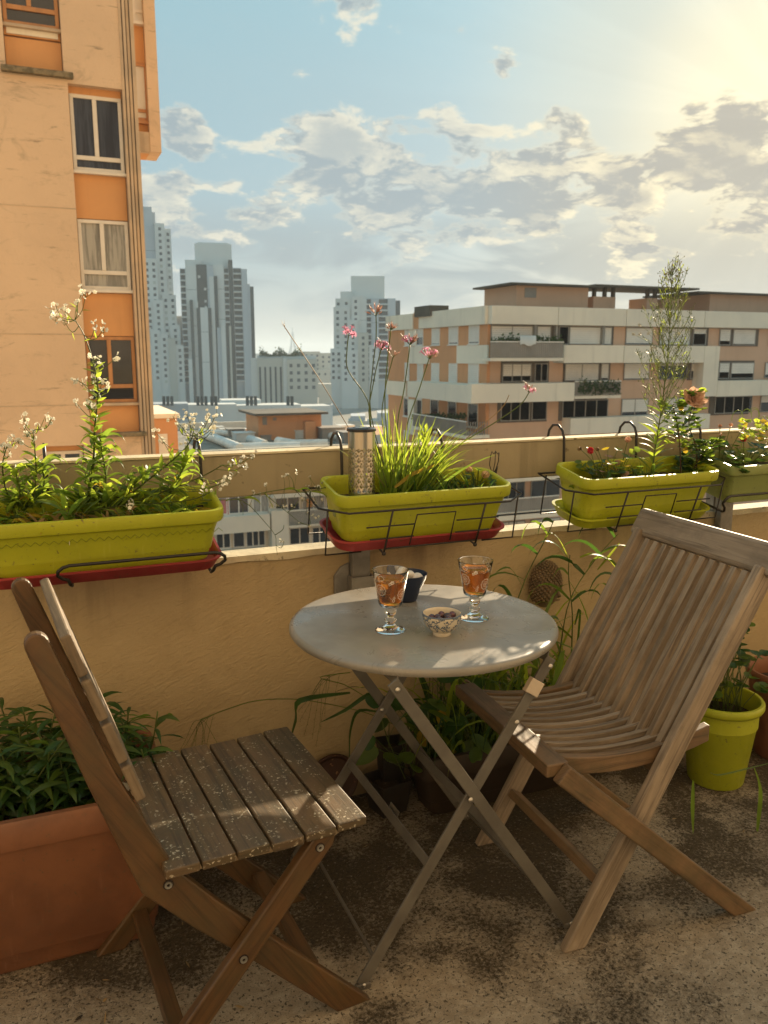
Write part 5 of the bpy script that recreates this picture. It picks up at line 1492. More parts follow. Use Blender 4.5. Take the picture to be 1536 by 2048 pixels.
def geometric_holder(label, x0, x1, hooks):
    t = thing('wire_holder', label, 'holder', ((x0 + x1) / 2, PLY, .835), 'black wire holders with a geometric front')
    yf, yb = PLY - .105, PLY + .098
    w = .0030
    zt, zm, zb = .938, .90, .812
    m = MB()
    m.tube([(x0 - .045, yb, zt), (x0 - .045, yb + .002, zt), (x0 - .050, yf + .05, zt), (x0 + .015, yf, zt), (x1 - .015, yf, zt), (x1 + .050, yf + .05, zt), (x1 + .045, yb, zt)], w, 8, closed=True)
    m.build('top_ring', MAT_WIRE, t, smooth=True)
    for sgn, xx in ((-1, x0 - .030), (1, x1 + .030)):
        for yy in (yf + .035, yb - .02):
            MB().tube([(xx, yy, zt), (xx, yy, zb), (xx - sgn * .10, yy, zb)], w * .85, 6).build('side_wire', MAT_WIRE, t, smooth=True)
    for xx in (x0 + .125, x1 - .105):
        MB().tube([(xx + .012, yf, zt), (xx, yf + .010, zb), (xx, yb - .01, zb), (xx, yb, .92)], w, 8).build('cradle_wire', MAT_WIRE, t, smooth=True)
        MB().ball((xx, yf + .010, zb), .006, 8, 6).build('wire_tip', MAT_WIRE, t, smooth=True)
    xa, xb = x0 + .205, x1 - .175
    yy = yf + .006
    for side, xx, s in ((0, x0 + .125, -1), (1, x1 - .105, 1)):
        for z, ext in ((.893, .095 if s < 0 else .06), (.858, .075 if s < 0 else .035)):
            e0, e1 = (xx - ext * .6, xa) if s < 0 else (xb, xx + ext)
            MB().tube([(e0, yy - .002, z), (e1, yy - .002, z)], w * .75, 6).build('short_bar', MAT_WIRE, t, smooth=True)
    MB().tube([(xa - .008, yy + .002, .832), (xa + .006, yy, .918), (xb - .004, yy, .918), (xb - .012, yy + .002, .835)], w * .75, 6).build('step_wire', MAT_WIRE, t, smooth=True)
    MB().tube([(x0 + .125, yf + .010, .826), (x1 - .105, yf + .010, .826)], w * .8, 6).build('bottom_wire', MAT_WIRE, t, smooth=True)
    inv = settle(t)
    for xx in hooks: hook_on(t, inv, xx)
geometric_holder('black wire holder with a stepped geometric front, round the middle window box', .70, 1.205, (.775, 1.087))
geometric_holder('black wire holder with a stepped geometric front, behind the right chair', 1.455, 1.962, (1.512, 1.792))
def loop_holder(label, x0, x1, hk1, hk2, z=.868, rev=True):
    t = thing('wire_holder', label, 'holder', ((x0 + x1) / 2, PLY, .828), 'black wire holders with a looped front bar')
    yf = PLY - .112; w = .0042; m = MB()
    def loop(xe, s):
        return [(xe, yf, z), (xe + s * .014, yf - .004, z - .002), (xe + s * .024, yf - .004, z - .010), (xe + s * .026, yf, z - .022), (xe + s * .016, yf + .004, z - .033), (xe + s * .004, yf + .01, z - .040), (xe - s * .000, yf + .012, z - .052), (xe - s * .004, yf + .020, z - .060)]
    a = loop(x0, -1); b = loop(x1, 1)
    m.tube(a[::-1] + [(x0 + (x1 - x0) * k / 8, yf, z) for k in range(1, 8)] + b, w, 8)
    m.build('front_bar', MAT_WIRE, t, smooth=True)
    for e in (a[-1], b[-1]):
        MB().tube([e, (e[0], PLY, z - .062), (e[0], PLY + .09, z - .06), (e[0], PLY + .095, .95)], w * .9, 8).build('cradle_wire', MAT_WIRE, t, smooth=True)
    inv = settle(t)
    for hx_ in (hk1, hk2): hook_on(t, inv, hx_)
loop_holder('black wire holder with a looped front bar, round the left window box', .045, .372, .013, .386)
loop_holder('black wire holder with a looped front bar, round the dull window box', 1.99, 2.45, 2.06, 2.5, z=.900)

# ---- pots on the floor
def floor_planter(label, x0, x1, yf, yb, z1, mat):
    cx_, cy_ = (x0 + x1) / 2, (yf + yb) / 2; hx, hy = (x1 - x0) / 2, (yb - yf) / 2
    t = thing('long_planter', label, 'planter', (cx_, cy_, 0))
    c = (cx_, cy_, 0)
    stack(MB(), c, [(hx - .055, hy - .05, 0), (hx - .045, hy - .042, .012), (hx - .040, hy - .038, .045), (hx - .037, hy - .036, .047), (hx - .036, hy - .034, .050), (hx - .016, hy - .014, z1 - .075), (hx - .014, hy - .012, z1 - .07)], r=.03, cap0=True).build('tub', mat, t, smooth=True, autos=40)
    stack(MB(), c, [(hx - .016, hy - .014, z1 - .070), (hx - .002, hy - .002, z1 - .064), (hx, hy, z1 - .055), (hx, hy, z1 - .006), (hx - .004, hy - .004, z1), (hx - .018, hy - .018, z1), (hx - .022, hy - .022, z1 - .008), (hx - .03, hy - .03, z1 - .10)], r=.035).build('rim', mat, t, smooth=True, autos=45)
    soil('soil', t, c, hx - .026, hy - .024, z1 - .05, seed=3)
    return t
terra = floor_planter('large terracotta coloured long planter on the floor behind the left chair', -.62, .215, -.445, -.085, .375, MAT_TERRA)
brownp = floor_planter('dark brown trough on the floor behind the table legs', .93, 1.62, -.245, -.045, .20, M('dark_brown_plastic', (.045, .03, .02), (.035, .024, .016), rough=.6))
def round_pot(label, x, y, r0, r1, h, mat, bead=True, name='plant_pot'):
    t = thing(name, label, 'pot', (x, y, 0))
    MB().lathe([(0, .004), (r0 * .9, .004), (r0 * .95, 0), (r0, .006), (r0 + (r1 - r0) * .70, h * .70), (r0 + (r1 - r0) * .72 + .003, h * .715), (r1 - .006, h - .030), (r1 + .001, h - .028)], (x, y, 0), 48).build('pot_body', mat, t, smooth=True, autos=40)
    MB().lathe([(r1 - .006, h - .0285), (r1 + .004, h - .026), (r1 + .008, h - .018), (r1 + .008, h - .006), (r1 + .004, h), (r1 - .004, h), (r1 - .007, h - .005), (r1 - .012, h - .05), (r0 + .002, h * .3)], (x, y, 0), 48).build('rim', mat, t, smooth=True, autos=50)
    MB().lathe([(0, h - .055), (r1 - .013, h - .058)], (x, y, 0), 32).build('soil', MAT_SOIL, t)
    return t
limepot = round_pot('round lime green plastic pot with a soft leaved plant, behind the right chair', 1.905, -.345, .084, .118, .275, MAT_LIME)
tpot2 = round_pot('brown clay pot at the right edge beside the lime pot', 2.24, -.30, .09, .125, .30, MAT_TERRA)
MAT_BLACKP = M('black_nursery_plastic', (0.016, 0.014, 0.012), (0.026, 0.021, 0.017), rough=.5, scale=20)
def square_pot(label, x, y, s0, s1, h, rot):
    t = thing('nursery_pot', label, 'pot', (x, y, 0), 'black nursery pots under the table')
    m = MB(); stack(m, (0, 0, 0), [(s0, s0, 0, .006), (s1, s1, h - .015, .006), (s1 + .003, s1 + .003, h - .014, .006), (s1 + .003, s1 + .003, h, .006), (s1 - .001, s1 - .001, h, .006), (s0, s0, h * .5, .006)], n=2, cap0=True)
    m.v = [(x + a * math.cos(rot) - b * math.sin(rot), y + a * math.sin(rot) + b * math.cos(rot), c_) for a, b, c_ in m.v]
    m.build('pot_body', MAT_BLACKP, t)
    MB().box(x - s1 * .6, x + s1 * .6, y - s1 * .6, y + s1 * .6, h - .03, h - .02).build('soil', MAT_SOIL, t)
square_pot('black square nursery pot standing by the wall under the table', .878, -.105, .042, .052, .10, .2)
square_pot('taller black square nursery pot tipped in behind the first under the table', .905, -.035 - .03, .030, .036, .19, -.1)
# brown clay disc leaning on the wall behind the left chair
cs = thing('clay_saucer', 'dark brown round clay saucer leaning on the wall behind the left chair', 'saucer', (.735, -.03, .10))
rt = Matrix.Rotation(R(78), 3, 'X')
MB().lathe([(0, .002), (.062, .002), (.070, .012), (.074, .012), (.076, .004), (.068, -.006), (0, -.008)], (.735, -.030, .085), 40, rot=rt).build('saucer_body', M('dark_clay', (.055, .022, .012), (.035, .016, .010), rough=.6, specks=[(60, .66, .7, (.25, .12, .06))]), cs, smooth=True, autos=50)
# sculpted head with knobbly hair hung on the wall
hd = thing('sculpted_head', 'small bronze coloured sculpted head with knobbly curls hanging on the wall', 'ornament', (1.448, -.02, .62))
mh = M('bronzed_resin', (0.20, 0.140, 0.075), (0.12, 0.085, 0.05), rough=.5, scale=25, metal=.2)
hc = Vector((1.450, -.036, .605)); m = MB(); m.ball(hc, .056, 28, 20, (.95, .62, 1.32))
m.build('face', mh, hd, smooth=True)
m = MB(); ga = math.pi * (3 - 5 ** .5)
for k in range(420):
    zz = 1 - 2 * (k + .5) / 420; rr_ = math.sqrt(1 - zz * zz); a = k * ga
    d = Vector((rr_ * math.cos(a), rr_ * math.sin(a), zz))
    if d.y > .45 or d.z < -.62: continue
    if d.x > -.05 and d.z < .18 - .5 * (d.x) and d.y < .2: continue
    p = hc + Vector((d.x * .056 * .95, d.y * .056 * .62, d.z * .056 * 1.32))
    m.ball(p + d * .0015, .0050, 6, 4)
m.build('curls', mh, hd, smooth=True, kind='stuff')
m = MB(); f0 = hc + Vector((.022, -.034, -.022))
m.tube([f0 + Vector((0, .002, .016)), f0 + Vector((.001, -.005, .004)), f0 + Vector((.002, -.010, -.006)), f0 + Vector((.001, -.002, -.010))], [.003, .0045, .006, .004], 8); m.build('nose', mh, hd, smooth=True)
for s in (-1, 1):
    MB().tube([f0 + Vector((s * .004, -.001, .014)), f0 + Vector((s * .013, .002, .017)), f0 + Vector((s * .022, .009, .012))], [.0015, .0022, .0012], 6).build('brow', mh, hd, smooth=True)
    MB().ball(f0 + Vector((s * .012, .003, .007)), .006, 8, 6, (1.2, .5, .6)).build('eye', mh, hd, smooth=True)
MB().ball(f0 + Vector((.001, -.003, -.020)), .007, 8, 6, (1.4, .5, .5)).build('mouth', mh, hd, smooth=True)
# solar lantern
sl_ = thing('solar_lantern', 'perforated steel solar lantern cylinder with a black solar cap, stuck in the middle window box', 'lantern', (.775, -.150, .93))
MAT_INOX = M('brushed_steel', (.50, .46, .38), (.38, .35, .29), rough=.28, metal=1.0, scale=30, stretch=(1, 1, .1))
lx, ly, lr = .776, -.168, .0350
z0_, z1_ = .925, 1.126
m = MB(); NA, NZ = 96, 76; vs = []
for j in range(NZ + 1):
    for i in range(NA):
        a = 2 * math.pi * i / NA; vs.append((lx + lr * math.cos(a), ly + lr * math.sin(a), z0_ + (z1_ - z0_) * j / NZ))
fs = []
def hole(i, j):
    zz = (j + .5) / NZ * (z1_ - z0_); u = (i + .5) / NA * 2 * math.pi * lr
    if zz < .042 or zz > .158: return False
    cu, cz = .0132 * 2 * math.pi * lr / .2105, .0132
    row = int((zz - .042) / cz); uu = (u + (cu / 2 if row % 2 else 0)) % cu - cu / 2; vv = (zz - .042) % cz - cz / 2
    rr2 = math.hypot(uu, vv); an = math.atan2(vv, uu)
    return .0014 < rr2 < .0040 + .0026 * abs(math.cos(2 * an)) and abs(math.sin(2 * an)) > .16 
for j in range(NZ):
    for i in range(NA):
        if not hole(i, j):
            a, b = j * NA + i, j * NA + (i + 1) % NA; fs.append((a, b, b + NA, a + NA))
m.add(vs, fs); m.build('perforated_shade', MAT_INOX, sl_, smooth=True)
MB().lathe([(0, (z1_+.0085)), (lr + .001, (z1_+.0085)), (lr + .0035, z1_+.007), (lr + .0035, z1_+.001), (lr, z1_-.0005)], (lx, ly, 0), 40).build('cap', M('black_plastic', (.016, .016, .018), (.02, .02, .022), rough=.35), sl_, smooth=True, autos=40)
MB().box(lx - .018, lx + .018, ly - .016, ly + .016, z1_+.0086, z1_+.0098).build('solar_cell', M('solar_cell', (.03, .04, .055), (.05, .06, .08), rough=.15), sl_)
MB().lathe([(0, .93), (.028, .93), (.029, .955), (.022, .968), (.014, .973), (0, .975)], (lx, ly, 0), 24).build('reflector', MAT_INOX, sl_, smooth=True)
# tulip shaped metal stake
ts = thing('tulip_stake', 'dark metal tulip outline on a stake at the right end of the middle window box', 'ornament', (1.158, -.075, .93))
def tpx(px, py, y=-.075): return P(px, py, 'Y', y)
tp = [tpx(*p) for p in ((985, 948), (979, 930), (981, 912), (984, 903), (988, 908), (991, 902), (995, 908), (998, 905), (997, 922), (992, 938), (985, 948))]
MB().tube(tp, .0014, 6).tube([tp[0], tpx(990, 925), tpx(991, 904)], .0012, 6).build('flower_outline', MAT_WIRE, ts, smooth=True)
MB().tube([tp[0], tpx(984, 985)], .0016, 6).build('stem', MAT_WIRE, ts, smooth=True)
MB().strap([tpx(985, 958), tpx(992, 945), tpx(996, 932)], [.001, .004, .0005], (1, 0, 0)).build('leaf', MAT_WIRE, ts)
# metal rose outlines lying in the left box
rs = thing('metal_rose', 'small black wire rose lying on the soil of the left window box', 'ornament', (.18, -.15, .95))
m = MB(); rc0 = P(200, 982, 'Y', -.13)
for k in range(4):
    pts = [rc0 + Vector((math.cos(a) * (.005 + .005 * k + .0012 * math.sin(5 * a)), -.003 * k, math.sin(a) * (.004 + .0045 * k))) for a in [2 * math.pi * j / 16 for j in range(16)]]
    m.tube(pts, .0011, 5, closed=True)
m.build('petal_wires', MAT_WIRE, rs, smooth=True)
MB().tube([rc0, P(225, 990, 'Y', -.13), P(255, 1003, 'Y', -.14)], .0014, 5).build('stem', MAT_WIRE, rs, smooth=True)

# ------------------------------------------------------------------ plants
L_BRIGHT = leafmat('bright_leaf', (0.17, 0.25, 0.028), (0.58, 0.72, 0.07), trans=.55)
L_MID = leafmat('mid_leaf', (0.095, 0.16, 0.03), (0.34, 0.50, 0.055), trans=.45)
L_DARK = leafmat('dark_leaf', (0.042, 0.10, 0.022), (0.14, 0.28, 0.04), trans=.30, rough=.35)
L_YEL = leafmat('yellow_leaf', (0.42, 0.30, 0.03), (0.75, 0.55, 0.05), trans=.5)
L_DRY = leafmat('dry_stalk', (0.36, 0.25, 0.12), (0.45, 0.32, 0.15), trans=.3)
L_STEM = leafmat('green_stem', (0.11, 0.15, 0.035), (0.25, 0.32, 0.06), trans=.2)
L_STEMD = leafmat('purple_stem', (0.10, 0.055, 0.03), (0.2, 0.1, 0.05), trans=.1)
L_PALE = leafmat('pale_stem', (0.24, 0.29, 0.12), (0.42, 0.50, 0.18), trans=.35)
F_WHITE = leafmat('white_petal', (0.88, 0.86, 0.74), (0.95, 0.93, 0.78), trans=.4)
F_PINK = leafmat('pink_petal', (0.66, 0.28, 0.44), (0.88, 0.42, 0.60), trans=.45)
F_FADED = leafmat('faded_petal', (0.50, 0.30, 0.24), (0.66, 0.40, 0.32), trans=.4)
F_RED = leafmat('red_petal', (0.52, 0.02, 0.035), (0.75, 0.04, 0.06), trans=.35)
F_CREAM = leafmat('cream_petal', (0.72, 0.52, 0.30), (0.85, 0.62, 0.36), trans=.4)
F_PEACH = leafmat('peach_petal', (0.74, 0.46, 0.32), (0.90, 0.58, 0.42), trans=.4)
F_ORANGE = leafmat('orange_petal', (0.72, 0.30, 0.01), (0.9, 0.42, 0.02), trans=.3)
G3 = lambda s: Vector((rnd.gauss(0, s), rnd.gauss(0, s), rnd.gauss(0, s)))

def px_path(pts, y=PLY, jit=0.0):
    o = []
    for k, p in enumerate(pts):
        yy = p[2] if len(p) > 2 else y
        o.append(P(p[0], p[1], 'Y', yy))
    return o
def smooth_path(pts, n=4):
    out = []
    m = len(pts)
    for i in range(m - 1):
        p0, p1, p2, p3 = pts[max(i - 1, 0)], pts[i], pts[i + 1], pts[min(i + 2, m - 1)]
        for k in range(n):
            t = k / n
            out.append(0.5 * ((2 * p1) + (p2 - p0) * t + (2 * p0 - 5 * p1 + 4 * p2 - p3) * t * t + (3 * p1 - p0 - 3 * p2 + p3) * t ** 3))
    out.append(pts[-1]); return out
def blade(mb, base, d, L, w, droop=.6, fold=.25, n=7, side=None, kink=0):
    """strap leaf: starts along d and bends under its weight"""
    p = Vector(base); d = Vector(d).normalized(); pts = [p.copy()]
    for k in range(n):
        pts.append(pts[-1] + d * (L / n))
        d = (d + Vector((0, 0, -1)) * droop * (.4 + k) / n * .5 + G3(.02)).normalized()
    ws = [w * (.55 + .45 * min(1, k / 2)) * max(.04, (1 - (k / n) ** 2.6)) for k in range(n + 1)]
    if side is None:
        h = Vector((pts[-1].x - pts[0].x, pts[-1].y - pts[0].y, 0)); side = Vector((-h.y, h.x, 0)) + G3(.2)
        if side.length < 1e-3: side = Vector((1, 0, 0))
    mb.strap(pts, ws, side, fold)
def lance(mb, base, d, L, w, droop=.35, fold=.3, side=None):
    n = 5; p = Vector(base); d = Vector(d).normalized(); pts = [p.copy()]
    for k in range(n):
        pts.append(pts[-1] + d * (L / n)); d = (d + Vector((0, 0, -1)) * droop * .3 + G3(.03)).normalized()
    ws = [w * q for q in (.15, .75, 1.0, .85, .5, .03)]
    if side is None: side = Vector((d.y, -d.x, 0)) + G3(.35)
    mb.strap(pts, ws, side, fold)
def oval(mb, base, d, up, L, w, n=10, cup=.15, lobes=0):
    d = Vector(d).normalized(); up = Vector(up); s = d.cross(up)
    if s.length < 1e-3: s = d.orthogonal()
    s.normalize(); nn = s.cross(d)
    c = Vector(base) + d * L * .5; vs = [c - nn * cup * w]
    for k in range(n):
        a = 2 * math.pi * k / n; q = 1 + (.14 * math.cos(lobes * a) if lobes else 0)
        pt = c + d * math.cos(a) * L * .5 * q + s * math.sin(a) * w * (1 - .25 * math.cos(a)) * q + nn * cup * w * .5 * abs(math.sin(a))
        vs.append(pt)
    mb.add(vs, [(0, 1 + k, 1 + (k + 1) % n) for k in range(n)])
def rosette(mb, c, r, n, up=None, layers=1, cup=.4, wd=.5):
    up = (Vector(up) if up is not None else G3(1) + Vector((0, -.6, .6))).normalized()
    u = up.orthogonal().normalized(); v = up.cross(u)
    for ly_ in range(layers):
        rr_ = r * (1 - .28 * ly_)
        for k in range(n):
            a = 2 * math.pi * (k + .5 * ly_) / n + rnd.uniform(-.1, .1)
            d = (u * math.cos(a) + v * math.sin(a)) + up * (cup * (.4 + ly_ * .5))
            oval(mb, Vector(c) + up * r * .05 * ly_, d, up, rr_, rr_ * wd, 6, .1)
def leafy_stem(stems, leaves, path, r0, r1, spacing, L, w, mb_l, droop=.4, start=0.1, end=1.0, spread=1.0):
    stems.tube(path, [r0 + (r1 - r0) * k / (len(path) - 1) for k in range(len(path))], 5)
    tot = sum((path[i + 1] - path[i]).length for i in range(len(path) - 1)); acc = 0; nxt = tot * start; a = rnd.uniform(0, 6)
    for i in range(len(path) - 1):
        seg = (path[i + 1] - path[i]); l = seg.length
        while nxt < acc + l and nxt < tot * end:
            p = path[i] + seg * ((nxt - acc) / l); ax = seg.normalized(); u = ax.orthogonal().normalized(); v = ax.cross(u)
            a += 2.4 + rnd.uniform(-.5, .5); k = 1 - .6 * nxt / tot
            d = (u * math.cos(a) + v * math.sin(a)) * spread + ax * .7
            lance(mb_l, p, d, L * k * rnd.uniform(.7, 1.15), w * (.5 + .5 * k), droop)
            nxt += spacing * rnd.uniform(.7, 1.3)
        acc += l
class Plant:
    def __init__(s, name, label, base, group=None, cat='plant'):
        s.t = thing(name, label, cat, tuple(base), group); s.mbs = {}
    def mb(s, name, mat):
        k = (name, mat.name)
        if k not in s.mbs: s.mbs[k] = (name, mat, MB())
        return s.mbs[k][2]
    def leaf(s, mat, fn, *a, name='leaf', **k):
        """one large leaf as a part of its own"""
        m = MB(); fn(m, *a, **k); return m.build(name, mat, s.t, smooth=True)
    def done(s, stuff=('foliage', 'flowers', 'stems', 'buds', 'seed_heads')):
        for name, mat, m in s.mbs.values():
            if m.v: m.build(name, mat, s.t, smooth=True, kind='stuff' if name in stuff else None)

def white_cluster(p, mb, stems, c, n=5, spread=.011, r=.0042):
    for k in range(n):
        q = c + G3(spread * .55)
        stems.tube([c - Vector((0, 0, spread * .8)), q], .0004, 3, caps=False)
        rosette(mb, q, r * rnd.uniform(.8, 1.2), 5, layers=1, cup=.3, wd=.45)

# ---- left box: tall straggly white flowered plants
def white_plant(label, stem, clusters, leafL=.075, leafw=.0085, dens_=.014, r=.0026, y=PLY, lend=.8, base_leaves=14, mats=(L_BRIGHT, L_MID), spread=.9):
    path = smooth_path(px_path(stem, y), 4)
    p = Plant('white_flowered_plant', label, path[0], 'white flowered plants in the left window box')
    st = p.mb('stems', L_STEM); fo = p.mb('foliage', mats[0]); fo2 = p.mb('foliage', mats[1]); fl_ = p.mb('flowers', F_WHITE)
    leafy_stem(st, fo, path, r, r * .4, dens_, leafL, leafw, fo, end=lend, spread=spread)
    leafy_stem(st, fo2, path, r, r * .4, dens_ * 1.6, leafL, leafw * .9, fo2, end=lend * .8, spread=spread)
    for cpx in clusters:
        c = P(cpx[0], cpx[1], 'Y', y + rnd.uniform(-.03, .03))
        # link to the nearest lower point of the stem
        cand = [q for q in path if q.z < c.z - .005] or path
        b = min(cand, key=lambda q: (q - c).length + .3 * abs(q.z - (c.z - .05)))
        mid = b.lerp(c, .5) + Vector((0, 0, -.012)) + G3(.004)
        st.tube(smooth_path([b, mid, c], 3), [.0009] * 6 + [.0005], 4)
        white_cluster(p, fl_, st, c, rnd.randint(4, 7), .012, .0050)
        for k in range(2): lance(fo, mid, G3(1) + Vector((0, 0, .6)), .02, .002)
    for k in range(base_leaves):
        a = rnd.uniform(0, 6.28)
        lance(fo if k % 2 else fo2, path[0] + Vector((rnd.uniform(-.02, .02), rnd.uniform(-.02, .02), 0)), (math.cos(a) * .8, math.sin(a) * .5, rnd.uniform(.5, 1.4)), leafL * rnd.uniform(.9, 1.5), leafw * 1.2, .8)
    p.done(); return p
white_plant('tall upright white flowered plant in front of the peach block', [(172, 1010), (186, 930), (190, 850), (196, 780), (185, 720), (168, 670), (150, 640)],
            [(165, 583), (155, 598), (112, 612), (110, 634), (130, 622), (128, 642), (172, 585), (190, 652), (207, 658), (195, 712), (232, 716), (188, 715), (150, 757), (165, 765), (185, 755), (205, 762), (212, 768), (182, 781), (190, 812), (178, 806), (152, 806), (176, 812)], .052, .0068, .0065, lend=.75, base_leaves=30)
white_plant('bushy white flowered plant at the left end of the left window box', [(62, 1015), (72, 960), (70, 905), (66, 860)],
            [(47, 835), (90, 834), (102, 838), (55, 866), (70, 872), (38, 880), (78, 850), (48, 852)], .058, .0062, .009, base_leaves=26)
white_plant('thin white flowered plant leaning left in the left window box', [(30, 1025), (12, 980), (5, 930), (15, 890)], [(10, 890), (20, 900), (28, 880)], .06, .006, .012, base_leaves=10)
white_plant('white flowered plant fanning right over the peach annex', [(235, 1010), (290, 965), (340, 925), (372, 895), (386, 872)],
            [(345, 832), (375, 828), (390, 836), (420, 830), (433, 828), (431, 850), (413, 840), (368, 858), (375, 880), (400, 868), (355, 845), (382, 850), (424, 862), (325, 880), (310, 862)], .07, .007, .010, base_leaves=12)
white_plant('white flowered plant lying across the right of the left window box', [(200, 1025), (280, 1000), (350, 975), (410, 950), (445, 930)],
            [(447, 965), (455, 952), (480, 918), (505, 912), (462, 925), (440, 968), (470, 945), (492, 930), (460, 960)], .07, .007, .010, base_leaves=14)
white_plant('low white flowered plant spilling over the front of the left window box', [(150, 1030), (220, 1015), (300, 1008), (380, 1000), (420, 985)], [(260, 1020), (265, 1003), (408, 985), (135, 1075)], .06, .006, .009, y=PLY - .05, base_leaves=14)
for k_, stem_ in enumerate(([(205, 1015), (212, 960), (205, 910), (200, 872)], [(180, 1020), (178, 975), (190, 920)], [(82, 1015), (88, 960), (84, 925)], [(30, 1030), (40, 980), (28, 940)], [(240, 1015), (262, 975), (300, 940)], [(330, 1000), (360, 950), (375, 915)])):
    pa = smooth_path(px_path(stem_, PLY + .01 * (k_ % 3)), 4)
    p = Plant('leafy_shoot', ['thick leafy shoot right of the tall white flowers', 'short leafy shoot at the foot of the tall white flowers', 'leafy shoot beside the left hook', 'leafy shoot at the far left of the left window box', 'leaning leafy shoot in the middle of the left window box', 'leaning leafy shoot near the right end of the left window box'][k_], pa[0], 'leafy shoots in the left window box')
    MB().tube(pa, .0022, 6).build('stem', L_STEM, p.t, smooth=True); a = 0
    for k in range(34):
        t_ = k / 34; i = int(t_ * (len(pa) - 1)); a += 2.4; q = pa[i].lerp(pa[i + 1], t_ * (len(pa) - 1) - i)
        p.leaf(rnd.choice((L_BRIGHT, L_BRIGHT, L_MID, L_MID, L_YEL if t_ < .3 else L_MID)), blade, q, (math.cos(a), math.sin(a) * .7, rnd.uniform(.2, 1.3)), rnd.uniform(.035, .075), rnd.uniform(.003, .0075), rnd.uniform(.8, 2.6))
    p.done()
def trailing():
    pa = smooth_path(px_path([(400, 1000), (440, 1000), (475, 998), (530, 985), (580, 978), (610, 985), (660, 972)]), 4)
    p = Plant('trailing_stem', 'long thin stem with white flowers trailing across the gap between two window boxes', pa[0])
    st = p.mb('stems', L_STEM); fo = p.mb('foliage', L_BRIGHT); fl_ = p.mb('flowers', F_WHITE)
    st.tube(pa, .0013, 5)
    for pts in ([(475, 998), (500, 1012), (526, 1040), (550, 1070), (552, 1090), (555, 1110)], [(526, 985), (550, 1005), (575, 1025), (600, 1045)], [(588, 978), (610, 1000), (630, 1015)], [(588, 978), (585, 960), (575, 948)], [(550, 1070), (565, 1060), (568, 1050)], [(640, 985), (628, 968), (620, 955)], [(475, 998), (485, 1010), (486, 1030)],
                [(575, 1025), (590, 1012), (598, 1000)], [(600, 1045), (620, 1050), (618, 1030)], [(552, 1090), (562, 1096), (568, 1085)]):
        q = smooth_path(px_path(pts), 3); st.tube(q, [.0011 - .0006 * k / len(q) for k in range(len(q))], 4)
    for c in ((507, 984), (520, 990), (531, 968), (544, 1010), (555, 1012), (575, 948), (567, 952), (594, 943), (538, 1013), (565, 1013), (586, 1010), (571, 1014), (612, 1028), (633, 1006), (636, 972), (643, 965), (616, 972), (620, 955), (605, 1000), (618, 1050), (626, 1030), (594, 1046), (568, 1083), (561, 1082), (643, 1000), (635, 1033), (620, 985), (652, 990), (500, 1010)):
        cc = P(c[0], c[1], 'Y', PLY + rnd.uniform(-.03, .03)); white_cluster(p, fl_, st, cc, 3 if rnd.random() < .6 else 5, .005, .0032)
        b = min(pa, key=lambda q: (q - cc).length); 
        if (b - cc).length < .06: st.tube([b, b.lerp(cc, .5) + G3(.003), cc], .0005, 3)
    for k in range(7):
        b = pa[3 + k * 3]; 
        if b: blade(fo, b, (rnd.uniform(-.2, .8), rnd.uniform(-.3, .3), rnd.uniform(-.2, .4)), .05, .0035, 1.2)
    p.done()
trailing()
def tangle(label, x0, x1, n, mats, y0=PLY - .06, y1=PLY + .06, z=.93, L=.06, w=.006, name='low_growth', up=(.2, 1.1), droop=.9):
    p = Plant(name, label, ((x0 + x1) / 2, PLY, z))
    for k in range(n):
        mt = rnd.choice(mats); fo = p.mb('foliage', mt)
        b = Vector((rnd.uniform(x0, x1), rnd.uniform(y0, y1), z))
        a = rnd.uniform(0, 6.28)
        blade(fo, b, (math.cos(a), math.sin(a) * .7, rnd.uniform(*up)), L * rnd.uniform(.5, 1.4), w * rnd.uniform(.4, 1.1), droop)
    p.done()
tangle('tangle of low bright leaves over the soil of the left window box', -.13, .34, 330, [L_BRIGHT, L_BRIGHT, L_MID, L_MID, L_YEL], z=.932)
tangle('yellowed withered leaves at the foot of the tall white flowers', -.02, .20, 30, [L_YEL, L_DRY], y0=PLY - .07, y1=PLY - .02, L=.05, w=.007, up=(.4, 1.6), name='withered_leaves', z=.94)

# ---- middle box: clump of narrow leaves with pink flower heads
def umbel(p, c, up, n, R_, kinds):
    st = p.mb('stems', L_STEM)
    for k in range(n):
        a = 2 * math.pi * k / n + rnd.uniform(-.3, .3); u = up.orthogonal().normalized(); v = up.cross(u)
        d = (up * rnd.uniform(.3, 1.2) + (u * math.cos(a) + v * math.sin(a)) * rnd.uniform(.3, 1.0)).normalized()
        e = c + d * R_ * rnd.uniform(.8, 1.45)
        mt = rnd.choice(kinds); fl_ = p.mb('flowers', mt)
        st.tube([c, c.lerp(e, .6)], .0006, 3, caps=False)
        e0 = c.lerp(e, .55)
        fl_.tube([e0, e0.lerp(e, .6), e], [.0010, .0016, .0022], 5, caps=False)
        if mt is F_PINK:
            uu = d.orthogonal().normalized(); vv = d.cross(uu)
            for j in range(6):
                b_ = 2 * math.pi * j / 6
                fl_.strap([e, e + (uu * math.cos(b_) + vv * math.sin(b_)) * .006 + d * .003, e + (uu * math.cos(b_) + vv * math.sin(b_)) * .010 + d * .001], [.0012, .0019, .0002], vv * math.cos(b_) - uu * math.sin(b_), .1)
        else:
            for j in range(3): fl_.strap([e, e + d * .004 + G3(.0015), e + d * .006 + G3(.003)], [.001, .0012, .0002], u, .2)
